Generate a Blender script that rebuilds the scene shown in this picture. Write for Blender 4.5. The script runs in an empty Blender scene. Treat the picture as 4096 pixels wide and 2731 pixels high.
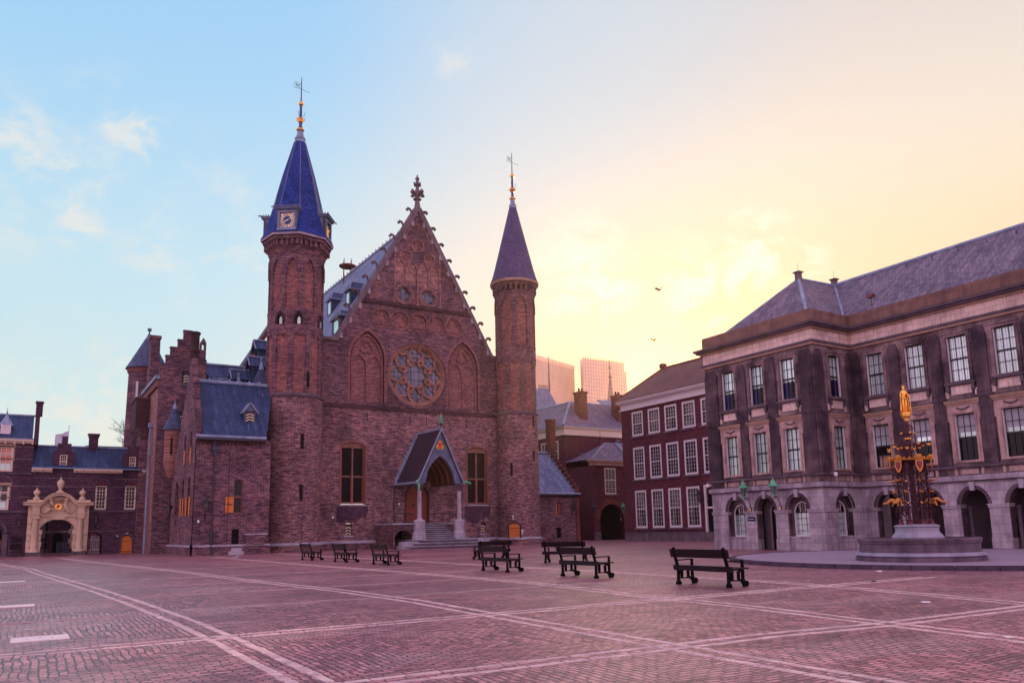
import bpy, bmesh, math, random
from mathutils import Vector, Matrix
from mathutils.geometry import tessellate_polygon
random.seed(7)
S = bpy.context.scene
C = S.collection
R = math.radians
PI = math.pi

# ------------------------------------------------------------------ camera
CH = 1.5
AX = Vector((0.84972,-0.06692,-0.52296)); AY = Vector((-0.52692,-0.14363,-0.83769))
AX = AX.normalized(); AZ = AX.cross(AY).normalized(); AY = AZ.cross(AX).normalized()
cd = bpy.data.cameras.new('camera'); cam = bpy.data.objects.new('camera', cd); C.objects.link(cam)
cd.sensor_width = 36.0; cd.lens = 36.0*3115/4096; cd.shift_y = (1619-1365.5)/4096
cd.clip_start = .1; cd.clip_end = 5000
cam.matrix_world = Matrix(((AX.x,AX.y,AX.z,0),(AY.x,AY.y,AY.z,0),(AZ.x,AZ.y,AZ.z,CH),(0,0,0,1)))
S.camera = cam
S.render.engine = 'CYCLES'
def ray(x, y):                                  # direction of a point of the photograph, in metres of the place
    c = Vector((x-2048., 1619.-y, -3115.)); return Vector((c.dot(AX), c.dot(AY), c.dot(AZ)))
def onY(x, y, Y0):
    d = ray(x, y); t = Y0/d.y; return Vector((d.x*t, Y0, CH+d.z*t))
def onX(x, y, X0):
    d = ray(x, y); t = X0/d.x; return Vector((X0, d.y*t, CH+d.z*t))
S.view_settings.view_transform = 'Standard'; S.view_settings.look = 'None'
S.view_settings.exposure = 0.0; S.view_settings.gamma = 1.0; S.view_settings.use_curve_mapping = False
try: S.cycles.use_denoising = True
except Exception: pass
S.cycles.max_bounces = 6

# ------------------------------------------------------------------ node helper
def lin(c):
    f = lambda v: v/12.92 if v <= .04045 else ((v+.055)/1.055)**2.4
    return (f(c[0]/255.), f(c[1]/255.), f(c[2]/255.), 1.0)
class NT:
    def __init__(s, nt): s.nt = nt; nt.nodes.clear()
    def n(s, t, ins=None, **kw):
        nd = s.nt.nodes.new(t)
        for k, v in kw.items(): setattr(nd, k, v)
        for k, v in (ins or {}).items():
            if isinstance(v, bpy.types.NodeSocket): s.nt.links.new(v, nd.inputs[k])
            else: nd.inputs[k].default_value = v
        return nd
    def m(s, op, a, b=None, c=None, clamp=False):
        ins = {0: a}
        if b is not None: ins[1] = b
        if c is not None: ins[2] = c
        return s.n('ShaderNodeMath', ins, operation=op, use_clamp=clamp).outputs[0]
    def v(s, op, a, b=None, sc=None):
        ins = {0: a}
        if b is not None: ins[1] = b
        if sc is not None: ins['Scale'] = sc
        nd = s.n('ShaderNodeVectorMath', ins, operation=op)
        return nd.outputs['Value'] if op in ('DOT_PRODUCT','LENGTH') else nd.outputs[0]
    def mix(s, f, a, b, blend='MIX'):
        nd = s.nt.nodes.new('ShaderNodeMix'); nd.data_type = 'RGBA'; nd.blend_type = blend
        for k, v in ((0, f), (6, a), (7, b)):
            if isinstance(v, bpy.types.NodeSocket): s.nt.links.new(v, nd.inputs[k])
            else: nd.inputs[k].default_value = v
        return nd.outputs[2]
    def ramp(s, f, a, b, lo=0., hi=1.):
        return s.n('ShaderNodeMapRange', {0: f, 1: a, 2: b, 3: lo, 4: hi}, interpolation_type='SMOOTHSTEP').outputs[0]
    def noise(s, vec, sc, det=4., ro=.55, dist=0.):
        return s.n('ShaderNodeTexNoise', {'Vector': vec, 'Scale': sc, 'Detail': det, 'Roughness': ro, 'Distortion': dist}).outputs[0]
    def xyz(s, v):
        o = s.n('ShaderNodeSeparateXYZ', {0: v}).outputs; return o[0], o[1], o[2]
    def vec(s, x, y, z): return s.n('ShaderNodeCombineXYZ', {0: x, 1: y, 2: z}).outputs[0]
def g(c): return c if len(c) == 4 else (*c, 1.)

# ------------------------------------------------------------------ sky and sun
SUN = Vector((0.655, 0.731, 0.19)).normalized()
FW = Vector((-AX.z, -AY.z, 0)).normalized(); RT = Vector((FW.y, -FW.x, 0))
W = bpy.data.worlds.new('World'); S.world = W; W.use_nodes = True
w = NT(W.node_tree)
D = w.n('ShaderNodeTexCoord').outputs['Generated']
D = w.v('NORMALIZE', D)
s_ = w.v('DOT_PRODUCT', D, tuple(RT)); f_ = w.v('DOT_PRODUCT', D, tuple(FW)); e_ = w.xyz(D)[2]
# blue side, from horizon to zenith
bl = w.mix(w.ramp(e_, .02, .30), lin((220,244,242)), lin((196,234,250)))
bl = w.mix(w.ramp(e_, .24, .60), bl, lin((158,212,253)))
# warm side
wm = w.mix(w.ramp(e_, .05, .30), lin((255,196,120)), lin((255,227,184)))
wm = w.mix(w.ramp(e_, .22, .46), wm, lin((248,237,222)))
wm = w.mix(w.ramp(e_, .36, .60), wm, lin((228,219,218)))
k1 = w.m('ADD', s_, w.m('MULTIPLY', e_, -.42))
col = w.mix(w.ramp(k1, -.50, .16), bl, wm)
mid = w.mix(w.ramp(e_, .1, .5), lin((240,237,224)), lin((210,226,238)))
bump_ = w.m('MULTIPLY', w.ramp(k1, -.46, -.16), w.ramp(k1, .20, -.12))
col = w.mix(w.m('MULTIPLY', bump_, .6), col, mid)
# glow round the sun
ds = w.m('MAXIMUM', w.v('DOT_PRODUCT', D, tuple(SUN)), 0.)
col = w.mix(w.m('MULTIPLY', w.m('POWER', ds, 60.), .85), col, (1.06, .76, .50, 1))
col = w.mix(w.m('POWER', ds, 330.), col, (2.6, 1.5, .62, 1))
# clouds
wa = w.n('ShaderNodeTexNoise', {'Vector': D, 'Scale': 9., 'Detail': 4.}).outputs[1]
Dw = w.v('ADD', D, w.v('SCALE', w.v('SUBTRACT', wa, (.5,.5,.5)), sc=.05))
Dw = w.v('NORMALIZE', Dw)
fb = w.noise(w.v('MULTIPLY', Dw, (1., 1., 1.5)), 15., 9., .64, .35)
def blobs(lst):
    tot = None
    for px, py, r, st in lst:
        d = ray(px, py).normalized()
        q = w.m('MULTIPLY', w.m('POWER', w.m('MAXIMUM', w.v('DOT_PRODUCT', Dw, tuple(d)), 0.), 2.4/(r*r)), st)
        tot = q if tot is None else w.m('MAXIMUM', tot, q)
    return tot
cw = blobs([(2330,1040,.05,1.),(2400,1180,.045,.9),(2290,1190,.045,.6),(3000,1040,.065,1.),(2860,1130,.065,.9),(2940,1180,.06,.6),(3230,1040,.03,.6)])
cm = w.m('MINIMUM', w.m('MULTIPLY', w.m('MULTIPLY', cw, 1.5), w.ramp(fb, .40, .62)), 1.)
col = w.mix(w.m('MULTIPLY', cm, .9), col, (1.06, .99, .84, 1))
cb = blobs([(410,410,.03,.7),(455,480,.03,.9),(520,560,.035,1.),(90,600,.05,.9),(190,660,.055,.8),(330,690,.05,.5),(300,860,.035,1.),(60,780,.06,.6),(950,930,.09,.5),(330,1640,.08,.9),(450,1580,.06,.7),(680,1010,.06,.5),(1820,260,.025,.5)])
cm2 = w.m('MINIMUM', w.m('MULTIPLY', w.m('MULTIPLY', cb, 1.7), w.ramp(fb, .42, .68)), 1.)
col = w.mix(w.m('MULTIPLY', cm2, .6), col, lin((248,243,232)))
# the sky behind the camera, which lights the shaded fronts
bk = w.mix(w.ramp(e_, 0., .7), (1.38,.92,1.16,1), (1.02,.74,1.20,1))
col = w.mix(w.ramp(f_, .50, .02), col, bk)
col = w.mix(w.ramp(e_, .66, .9), col, (.90,.63,1.04,1))
ny = w.n('ShaderNodeTexSky', sky_type='NISHITA', sun_disc=False, sun_elevation=R(10.9), sun_rotation=R(42.3)).outputs[0]
b1 = w.n('ShaderNodeBackground', {0: col, 1: .97}); b2 = w.n('ShaderNodeBackground', {0: ny, 1: .004})
w.nt.links.new(w.n('ShaderNodeAddShader', {0: b1.outputs[0], 1: b2.outputs[0]}).outputs[0], w.n('ShaderNodeOutputWorld').inputs[0])

sl = bpy.data.lights.new('sun', 'SUN'); sl.energy = 3.2; sl.angle = R(.5); sl.color = (1., .62, .34)
so = bpy.data.objects.new('sun', sl); C.objects.link(so); so.location = SUN*300
so.rotation_euler = SUN.to_track_quat('Z', 'Y').to_euler()

# ------------------------------------------------------------------ materials
M = {}
def newmat(name):
    m = bpy.data.materials.new(name); m.use_nodes = True; M[name] = m; n = NT(m.node_tree)
    n.out = n.n('ShaderNodeOutputMaterial'); return n
def fin(n, col, rough=.8, metal=0., bump=None, bs=.3, bd=.02, spec=.4, **kw):
    ins = {'Base Color': col, 'Roughness': rough, 'Metallic': metal, 'Specular IOR Level': spec}
    ins.update(kw)
    if bump is not None:
        ins['Normal'] = n.n('ShaderNodeBump', {'Height': bump, 'Strength': bs, 'Distance': bd}).outputs[0]
    b = n.n('ShaderNodeBsdfPrincipled', ins); n.nt.links.new(b.outputs[0], n.out.inputs[0])
def wallvec(n, mode):
    if mode == 'cyl':
        p = n.n('ShaderNodeTexCoord').outputs['Object']; x, y, z = n.xyz(p)
        return n.vec(n.m('MULTIPLY', n.m('ARCTAN2', x, n.m('MULTIPLY', y, -1.)), 2.3), z, 0.), p
    ge = n.n('ShaderNodeNewGeometry'); p = ge.outputs['Position']; x, y, z = n.xyz(p)
    nx, ny, nz = n.xyz(ge.outputs['True Normal'])
    f = n.m('GREATER_THAN', n.m('ABSOLUTE', nx), n.m('ABSOLUTE', ny))
    u = n.m('ADD', n.m('MULTIPLY', f, y), n.m('MULTIPLY', n.m('SUBTRACT', 1., f), x))
    return n.vec(u, z, 0.), p
def brick(name, c1, c2, c3, mortar, mode='wall', bw=.40, rh=.135, stain=.5, ms=.016):
    n = newmat(name); v, p = wallvec(n, mode)
    v2 = n.v('ADD', v, n.v('SCALE', n.v('SUBTRACT', n.n('ShaderNodeTexNoise', {'Vector': v, 'Scale': 1.5}).outputs[1], (.5,.5,.5)), sc=.03))
    bt = n.n('ShaderNodeTexBrick', {'Vector': v2, 'Color1': g(c1), 'Color2': g(c2), 'Mortar': g(mortar), 'Scale': 1., 'Mortar Size': ms, 'Brick Width': bw, 'Row Height': rh, 'Bias': -.1})
    st = n.noise(n.v('MULTIPLY', v, (1.6, 5., 1.)), 1.0, 5., .65)
    c = n.mix(n.ramp(st, .40, .72), bt.outputs[0], g(c3))
    big = n.noise(n.v('MULTIPLY', v, (1., .8, 1.)), .30, 4., .6)
    c = n.mix(n.m('MULTIPLY', n.ramp(big, .42, .66), stain), c, (c1[0]*.28, c1[1]*.34, c1[2]*.5, 1))
    pa = n.noise(v, .7, 8., .80, .5)
    c = n.mix(n.m('MULTIPLY', n.ramp(pa, .52, .66), .42), c, (min(1,c2[0]*1.5), c2[1]*1.35, c2[2]*1.15, 1))
    fi = n.noise(n.v('MULTIPLY', v, (4., 10., 1.)), 1.6, 3., .6)
    c = n.mix(.7, c, n.mix(1., c, n.mix(n.ramp(fi, .3, .7), (.36,.36,.42,1), (1.65,1.6,1.55,1)), 'MULTIPLY'))
    fin(n, c, .88, bump=n.m('ADD', bt.outputs[1], n.m('MULTIPLY', st, -1.5)), bs=.5, bd=-.012, spec=.25)
HB = ((.068,.031,.046),(.30,.142,.145),(.055,.026,.050),(.31,.20,.24))
brick('hall_brick', *HB); brick('hall_brick_round', *HB, mode='cyl')
HL = ((.10,.044,.055),(.44,.22,.20),(.075,.034,.055),(.40,.27,.29)); brick('hall_brick_low', *HL); brick('hall_brick_low_round', *HL, mode='cyl')
brick('hall_brick_red', (.17,.055,.055),(.38,.15,.125),(.12,.045,.055),(.36,.22,.21), mode='cyl', stain=.35)
brick('hall_brick_dark', (.06,.025,.034),(.09,.035,.04),(.04,.018,.028),(.09,.05,.06), stain=.6)
brick('pale_brick', (.20,.09,.085),(.50,.27,.21),(.15,.065,.07),(.42,.28,.26), stain=.3); brick('tracery_brick', (.13,.05,.06),(.36,.16,.155),(.15,.06,.07),(.36,.2,.2), stain=.2)
brick('pale_brick_round', (.30,.14,.11),(.44,.22,.15),(.20,.08,.075),(.42,.28,.24), mode='cyl', stain=.25)
brick('purple_brick', (.060,.026,.050),(.115,.050,.080),(.040,.018,.040),(.14,.08,.12), stain=.5)
brick('red_brick', (.095,.018,.034),(.16,.034,.052),(.07,.015,.030),(.16,.06,.08), stain=.35, rh=.10)
brick('chimney_brick', (.16,.045,.035),(.24,.07,.05),(.10,.03,.03),(.2,.1,.09), stain=.5)
def slate(name, c1, c2, mode='wall', rough=.62, bw=.22, rh=.17, streak=.5, spec=.25):
    n = newmat(name); v, p = wallvec(n, mode)
    bt = n.n('ShaderNodeTexBrick', {'Vector': v, 'Color1': g(c1), 'Color2': g(c2), 'Mortar': (c1[0]*.4,c1[1]*.4,c1[2]*.45,1), 'Scale': 1., 'Mortar Size': .012, 'Brick Width': bw, 'Row Height': rh})
    st = n.noise(n.v('MULTIPLY', v, (3., .5, 1.)), 1.1, 5., .6)
    c = n.mix(n.m('MULTIPLY', n.ramp(st, .45, .75), streak), bt.outputs[0], (c2[0]*2.3, c2[1]*2.2, c2[2]*1.6, 1))
    bg = n.noise(v, .5, 4.)
    c = n.mix(n.m('MULTIPLY', n.ramp(bg, .45, .7), .4), c, (c1[0]*.5, c1[1]*.5, c1[2]*.55, 1))
    fin(n, c, rough, bump=bt.outputs[1], bs=.6, bd=-.02, spec=spec)
slate('slate_blue', (.016,.038,.10),(.036,.068,.165)); slate('slate_round', (.008,.026,.17),(.030,.075,.38), mode='cyl', streak=.10, rh=.14, spec=.08); slate('slate_turret', (.05,.07,.14),(.07,.09,.18), mode='cyl', streak=.3)
slate('slate_violet_round', (.045,.036,.12),(.10,.078,.22), mode='cyl', streak=.2, rh=.17, bw=.3)
slate('slate_light', (.10,.135,.25),(.20,.25,.40), streak=.5); slate('slate_grey', (.095,.075,.12),(.23,.185,.25), streak=.35)
slate('slate_dark', (.035,.022,.05),(.05,.03,.07), streak=.2)
slate('red_tiles', (.14,.05,.05),(.19,.065,.06), rh=.22, bw=.25, streak=.15)
def stone(name, c1, c2, dirt=.4, rough=.8, dcol=None, sc=1., vs=.35, joints=False):
    n = newmat(name); p = n.n('ShaderNodeNewGeometry').outputs['Position']
    a = n.noise(p, 1.6*sc, 5., .6); b = n.noise(n.v('MULTIPLY', p, (1., 1., vs)), 1.3*sc, 5., .65, .4)
    c = n.mix(n.ramp(a, .3, .7), g(c1), g(c2))
    dc = dcol or (c1[0]*.28, c1[1]*.25, c1[2]*.32)
    c = n.mix(n.m('MULTIPLY', n.ramp(b, .42, .68), dirt), c, g(dc))
    f = n.noise(p, 14., 3., .6)
    c = n.mix(1., c, n.mix(f, (.78,.78,.78,1), (1.2,1.2,1.2,1)), 'MULTIPLY')
    if joints:
        v, _ = wallvec(n, 'wall'); bt = n.n('ShaderNodeTexBrick', {'Vector': v, 'Color1': (.86,.86,.86,1), 'Color2': (1.12,1.12,1.12,1), 'Mortar': (.55,.55,.55,1), 'Scale': 1., 'Mortar Size': .010, 'Brick Width': .95, 'Row Height': .42})
        c = n.mix(1., c, bt.outputs[0], 'MULTIPLY')
        st = n.noise(n.v('MULTIPLY', v, (7., .45, 1.)), 1., 4., .6)
        c = n.mix(n.m('MULTIPLY', n.ramp(st, .50, .72), .35), c, (dc[0]*.8, dc[1]*.8, dc[2]*.8, 1))
    fin(n, c, rough, bump=f, bs=.15, bd=.01, spec=.3)
stone('coping_stone', (.13,.095,.12),(.21,.155,.175), .5); stone('white_stone', (.50,.45,.45),(.62,.57,.56), .3); stone('kneeler_stone', (.28,.23,.25),(.40,.34,.35), .4); stone('slab_stone', (.80,.72,.62),(.9,.82,.72), .2)
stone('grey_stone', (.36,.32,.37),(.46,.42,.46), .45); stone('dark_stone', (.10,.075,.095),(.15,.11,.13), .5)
stone('portal_stone', (.62,.47,.31),(.70,.55,.38), .22); stone('trim_sand', (.42,.27,.20),(.52,.34,.25), .3); stone('rose_stone', (.26,.125,.095),(.38,.19,.14), .4)
stone('arcade_stone', (.32,.27,.31),(.50,.43,.46), .50, vs=.25, joints=True)
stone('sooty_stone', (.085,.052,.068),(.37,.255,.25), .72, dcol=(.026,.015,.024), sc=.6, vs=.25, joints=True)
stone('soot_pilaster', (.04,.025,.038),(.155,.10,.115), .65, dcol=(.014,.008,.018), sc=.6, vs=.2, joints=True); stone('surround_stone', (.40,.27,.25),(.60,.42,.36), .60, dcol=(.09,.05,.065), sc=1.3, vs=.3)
stone('frieze_stone', (.74,.56,.47),(.88,.70,.60), .34, dcol=(.14,.08,.10), joints=True)
stone('parapet_stone', (.20,.11,.085),(.27,.155,.12), .5, dcol=(.085,.045,.05), vs=.3, joints=True)
stone('basin_stone', (.12,.08,.11),(.20,.135,.165), .6, joints=True); stone('basin_base_stone', (.30,.29,.35),(.38,.36,.42), .4)
stone('copper_green', (.10,.42,.24),(.18,.58,.34), .35); stone('lead', (.20,.27,.38),(.32,.40,.52), .35, .55)
stone('lead_dark', (.10,.13,.22),(.16,.2,.3), .4, .5)
def plain(name, c, rough=.5, metal=0., var=.15, spec=.5, nsc=6.):
    n = newmat(name); p = n.n('ShaderNodeTexCoord').outputs['Object']
    f = n.noise(p, nsc, 4., .6); lo = tuple(x*(1-var) for x in c); hi = tuple(min(1.5, x*(1+var)) for x in c)
    fin(n, n.mix(f, g(lo), g(hi)), rough, metal, bump=f, bs=.08, bd=.01, spec=spec)
plain('black_iron', (.012,.010,.014), .45); plain('bench_paint', (.010,.003,.009), .42, spec=.2); plain('bench_iron', (.003,.002,.004), .6, spec=.08)
plain('white_paint', (.78,.72,.72), .5); plain('cream_paint', (.74,.62,.46), .5); plain('orange_wood', (.62,.17,.02), .5, var=.25)
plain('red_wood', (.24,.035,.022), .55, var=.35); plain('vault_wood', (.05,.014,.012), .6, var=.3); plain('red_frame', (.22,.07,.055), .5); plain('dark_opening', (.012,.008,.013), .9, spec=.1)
plain('gold', (1.0,.52,.10), .28, .85, var=.2); plain('dull_gilt', (.62,.25,.06), .35, .8, var=.4, nsc=30.); plain('bronze', (.075,.018,.030), .45, .3); plain('bronze_light', (.16,.04,.05), .4, .3)
plain('spire_blue', (.03,.06,.22), .4); plain('dial_blue', (.012,.03,.16), .5); plain('dial_red', (.32,.02,.14), .5); plain('dial_cream', (.85,.80,.50), .5)
plain('pigeon_feathers', (.35,.36,.42), .8); plain('bird_dark', (.03,.02,.02), .9); plain('bark', (.08,.05,.04), .9)
plain('curtain', (.62,.68,.68), .8); plain('blue_drape', (.02,.03,.22), .7); plain('blind', (.38,.38,.40), .8); plain('litter_white', (.75,.72,.66), .6)
plain('sign_navy', (.015,.015,.09), .4); plain('plaque_white', (.8,.8,.8), .4); plain('sign_red', (.65,.03,.06), .4); plain('flag_cloth', (.75,.76,.82), .8)
plain('hazed_tower_concrete', (.88,.62,.42), .7, nsc=.05); plain('hazed_tower_glass', (1.0,.95,.78), .35, nsc=.05); plain('shutter_black', (.02,.015,.02), .6); plain('shutter_cream', (.80,.66,.42), .6)  # far tower tones carry the golden haze and sunset glow in their colour
plain('downpipe', (.20,.25,.38), .5); plain('downpipe_dark', (.03,.03,.06), .5); plain('moss', (.06,.08,.02), .9)
def glass(name, c, rough=.08, wav=.4, spec=.6, metal=0., lo=.55):
    n = newmat(name); p = n.n('ShaderNodeNewGeometry').outputs['Position']
    f = n.noise(p, 1.1, 3.); c2 = n.mix(n.ramp(f, .35, .65), g(tuple(x*lo for x in c)), g(c)); c2 = n.mix(1., c2, n.mix(n.n('ShaderNodeObjectInfo').outputs['Random'], (.62,.64,.66,1), (1.1,1.1,1.1,1)), 'MULTIPLY')
    fin(n, c2, rough, metal, bump=n.noise(p, .9, 2.), bs=wav*.12, bd=.05, spec=spec)
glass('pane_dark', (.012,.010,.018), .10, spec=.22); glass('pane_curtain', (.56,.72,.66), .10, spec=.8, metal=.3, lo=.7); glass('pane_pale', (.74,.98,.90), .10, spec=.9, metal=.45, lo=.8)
glass('pane_stained', (.20,.20,.30), .25, spec=.5, lo=.5); glass('pane_mid', (.07,.065,.08), .1, spec=.35); glass('pane_town', (.20,.20,.18), .12, spec=.5, lo=.35); glass('lantern_glass', (.14,.11,.13), .1)
glass('pane_leaded', (.012,.009,.016), .45, spec=.08); glass('water', (.03,.03,.04), .03); glass('pane_painted_sunset', (.75,.22,.10), .1, spec=.8)  # the orange pane has the sunset reflection put into its colour

# paving
def paving():
    n = newmat('clinker_paving'); p = n.n('ShaderNodeNewGeometry').outputs['Position']; x, y, z = n.xyz(p)
    wn = n.n('ShaderNodeTexNoise', {'Vector': p, 'Scale': .9, 'Detail': 2.}).outputs[1]
    wv = n.v('SCALE', n.v('SUBTRACT', wn, (.5,.5,.5)), sc=.20)
    w2 = n.v('SCALE', n.v('SUBTRACT', n.n('ShaderNodeTexNoise', {'Vector': p, 'Scale': 7., 'Detail': 2.}).outputs[1], (.5,.5,.5)), sc=.05)
    q = n.v('ADD', n.v('ADD', p, wv), w2); qx, qy, qz = n.xyz(q)
    # panels of 4.6 x 4.8 m, courses turned from wedge to wedge
    px = n.m('SUBTRACT', n.m('FRACT', n.m('DIVIDE', n.m('SUBTRACT', x, 2.5), 4.55)), .5)
    py = n.m('SUBTRACT', n.m('FRACT', n.m('DIVIDE', n.m('SUBTRACT', y, 7.6), 4.8)), .5)
    wob = n.m('MULTIPLY', n.m('SUBTRACT', n.noise(p, .6, 2.), .5), .25)
    tw = n.m('GREATER_THAN', n.m('ADD', n.m('ABSOLUTE', px), wob), n.m('ABSOLUTE', py))
    par = n.m('GREATER_THAN', n.m('FRACT', n.m('MULTIPLY', n.m('ADD', n.m('FLOOR', n.m('DIVIDE', n.m('SUBTRACT', x, 2.5), 4.55)), n.m('FLOOR', n.m('DIVIDE', n.m('SUBTRACT', y, 7.6), 4.8))), .5)), .25)
    sel = n.m('ABSOLUTE', n.m('SUBTRACT', tw, par))
    va = n.vec(qx, qy, 0.); vb = n.vec(qy, qx, 0.)
    bt = []
    for v in (va, vb):
        b = n.n('ShaderNodeTexBrick', {'Vector': v, 'Color1': (.0,.0,.0,1), 'Color2': (1,1,1,1), 'Mortar': (.5,.5,.5,1), 'Scale': 1., 'Mortar Size': .012, 'Mortar Smooth': .25, 'Brick Width': .21, 'Row Height': .092})
        bt.append(b)
    tone = n.mix(sel, bt[0].outputs[0], bt[1].outputs[0]); mo = n.mix(sel, bt[0].outputs[1], bt[1].outputs[1])
    tone = n.xyz(tone)[0]; mo = n.xyz(mo)[0]
    pid = n.n('ShaderNodeTexWhiteNoise', {'Vector': n.vec(n.m('FLOOR', n.m('DIVIDE', n.m('SUBTRACT', x, 2.5), 4.55)), n.m('FLOOR', n.m('DIVIDE', n.m('SUBTRACT', y, 7.6), 4.8)), sel)}).outputs[0]
    c = n.mix(tone, (.20,.052,.078,1), (.80,.33,.33,1)); c = n.mix(1., c, n.mix(pid, (.78,.76,.80,1), (1.15,1.12,1.10,1)), 'MULTIPLY')
    c = n.mix(n.ramp(n.noise(q, 11., 2.), .55, .75), c, (.19,.07,.11,1))
    c = n.mix(n.m('MULTIPLY', n.ramp(n.noise(p, .35, 5., .6), .4, .7), .5), c, (.28,.085,.13,1))
    c = n.mix(n.m('MULTIPLY', n.ramp(n.noise(n.v('MULTIPLY', p, (.6,1.5,1.)), 1.1, 4., .6), .5, .75), .35), c, (.72,.48,.45,1))
    c = n.mix(n.m('MULTIPLY', n.ramp(n.noise(n.v('MULTIPLY', p, (1.,2.2,1.)), .22, 3., .6, .6), .50, .60), .30), c, (.80,.50,.47,1))
    sk = n.noise(n.v('MULTIPLY', q, (2.2, 9., 1.)), 1.0, 6., .75); sk2 = n.noise(n.v('MULTIPLY', q, (9., 2.2, 1.)), 1.0, 6., .75)
    sk = n.xyz(n.mix(sel, n.vec(sk, sk, sk), n.vec(sk2, sk2, sk2)))[0]
    c = n.mix(n.m('MULTIPLY', n.ramp(sk, .52, .64), .72), c, (.085,.028,.05,1)); c = n.mix(n.m('MULTIPLY', n.ramp(sk, .46, .34), .35), c, (.85,.55,.52,1))
    st_ = n.noise(p, .17, 5., .7, 1.2); c = n.mix(n.m('MULTIPLY', n.ramp(st_, .50, .62), .42), c, (.15,.045,.075,1))
    c = n.mix(n.m('MULTIPLY', mo, .97), c, (.04,.014,.026,1))
    h = n.m('ADD', n.m('MULTIPLY', mo, -1.), n.m('ADD', n.m('MULTIPLY', tone, .35), n.m('MULTIPLY', n.noise(q, 20., 3.), .5)))
    fin(n, c, .33, bump=h, bs=1., bd=.04, spec=.8)
paving()
def bandstone(name='band_stone', k=.88):
    n = newmat(name); p = n.n('ShaderNodeNewGeometry').outputs['Position']
    a = n.noise(p, 3., 4., .6); c = n.mix(n.ramp(a, .3, .7), (.58*k,.38*k,.36*k,1), (.95*k,.70*k,.62*k,1))
    c = n.mix(n.m('MULTIPLY', n.ramp(n.noise(p, .6, 4.), .45, .7), .35), c, (.42,.28,.30,1))
    c = n.mix(n.ramp(n.noise(p, 26., 2.), .58, .72), c, (.36,.24,.25,1))
    fin(n, c, .55, bump=n.noise(p, 9., 5., .65), bs=.5, bd=.03, spec=.45)
bandstone(); bandstone('band_stone_far', .55)  # darker copy that keeps the farther bands faint
stone('kerb_stone', (.06,.04,.065),(.10,.07,.10), .4); 
def platform_mat():
    n = newmat('platform_paving'); ob = n.n('ShaderNodeTexCoord').outputs['Object']; x, y, z = n.xyz(ob)
    r = n.v('LENGTH', n.vec(x, y, 0.)); a = n.m('ARCTAN2', x, y)
    st = n.ramp(n.m('ABSOLUTE', n.m('SINE', n.m('MULTIPLY', a, 4.))), .10, .04)
    b = n.n('ShaderNodeTexBrick', {'Vector': n.vec(n.m('MULTIPLY', a, 6.), r, 0.), 'Color1': (.34,.18,.20,1), 'Color2': (.46,.27,.29,1), 'Mortar': (.12,.06,.08,1), 'Scale': 1., 'Mortar Size': .01, 'Brick Width': .2, 'Row Height': .1})
    c = n.mix(st, b.outputs[0], (.40,.36,.42,1)); c = n.mix(n.ramp(r, 7.9, 7.95), c, (.32,.25,.30,1))
    fin(n, c, .5, bump=n.noise(ob, 12.), bs=.3, bd=.01)
platform_mat()

# ------------------------------------------------------------------ geometry helpers
ORG = {}
def FY(Y0): return lambda u, d, z: (u, Y0-d, z)             # a front that looks towards -Y
def FX(X0): return lambda u, d, z: (X0-d, u, z)             # a front that looks towards -X
def CYL(cx, cy, r): return lambda a, d, z: (cx+(r+d)*math.sin(a), cy-(r+d)*math.cos(a), z)
def ROT(cx, cy, a, z0=0.):                                 # local frame: u to the side, d outward at angle a
    s, c = math.sin(a), math.cos(a)
    return lambda u, d, z: (cx+u*c+d*s, cy+u*s-d*c, z0+z)
def offset(poly, w):                                       # offset a closed polygon inwards (w > 0)
    n = len(poly); area = sum(poly[i][0]*poly[(i+1) % n][1]-poly[(i+1) % n][0]*poly[i][1] for i in range(n))
    s = 1 if area > 0 else -1; out = []
    for i in range(n):
        p0, p1, p2 = Vector(poly[i-1]), Vector(poly[i]), Vector(poly[(i+1) % n])
        a = (p1-p0); b = (p2-p1)
        if a.length < 1e-7: a = b
        if b.length < 1e-7: b = a
        a.normalize(); b.normalize(); na = Vector((-a.y, a.x))*s; nb = Vector((-b.y, b.x))*s
        m = na+nb; m = m/max(m.length, .2); k = w/max(.35, m.dot(na)); out.append((p1.x+m.x*k, p1.y+m.y*k))
    return out
def rect(u0, u1, z0, z1): return [(u0,z0),(u1,z0),(u1,z1),(u0,z1)]
def circ(cu, cz, r, n=32, a0=0.): return [(cu+r*math.cos(a0+2*PI*i/n), cz+r*math.sin(a0+2*PI*i/n)) for i in range(n)]
def seg_arch(u0, u1, z0, zs, rise, n=10):                  # opening with a segmental head
    w = (u1-u0)/2; c = (u0+u1)/2; r = (w*w+rise*rise)/(2*rise); zc = zs+rise-r; t = math.asin(min(1, w/r))
    if rise >= w*.999: t = PI/2
    return [(u0,z0),(u1,z0)]+[(c+r*math.sin(t-2*t*i/n), zc+r*math.cos(t-2*t*i/n)) for i in range(n+1)]
def pt_curve(u0, u1, zs, zt, n=8):                         # pointed arch curve, right to left
    w = (u1-u0)/2; c = (u0+u1)/2; h = zt-zs; r = (w*w+h*h)/(2*w); t = math.atan2(h, r-w)
    if r < w: r = w
    left = [(u0+r-r*math.cos(t*i/n), zs+r*math.sin(t*i/n)) for i in range(n+1)]
    return [(2*c-a, b) for a, b in left]+left[-2::-1]
def pointed(u0, u1, z0, zs, zt, n=8): return [(u0,z0),(u1,z0)]+pt_curve(u0, u1, zs, zt, n)
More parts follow.
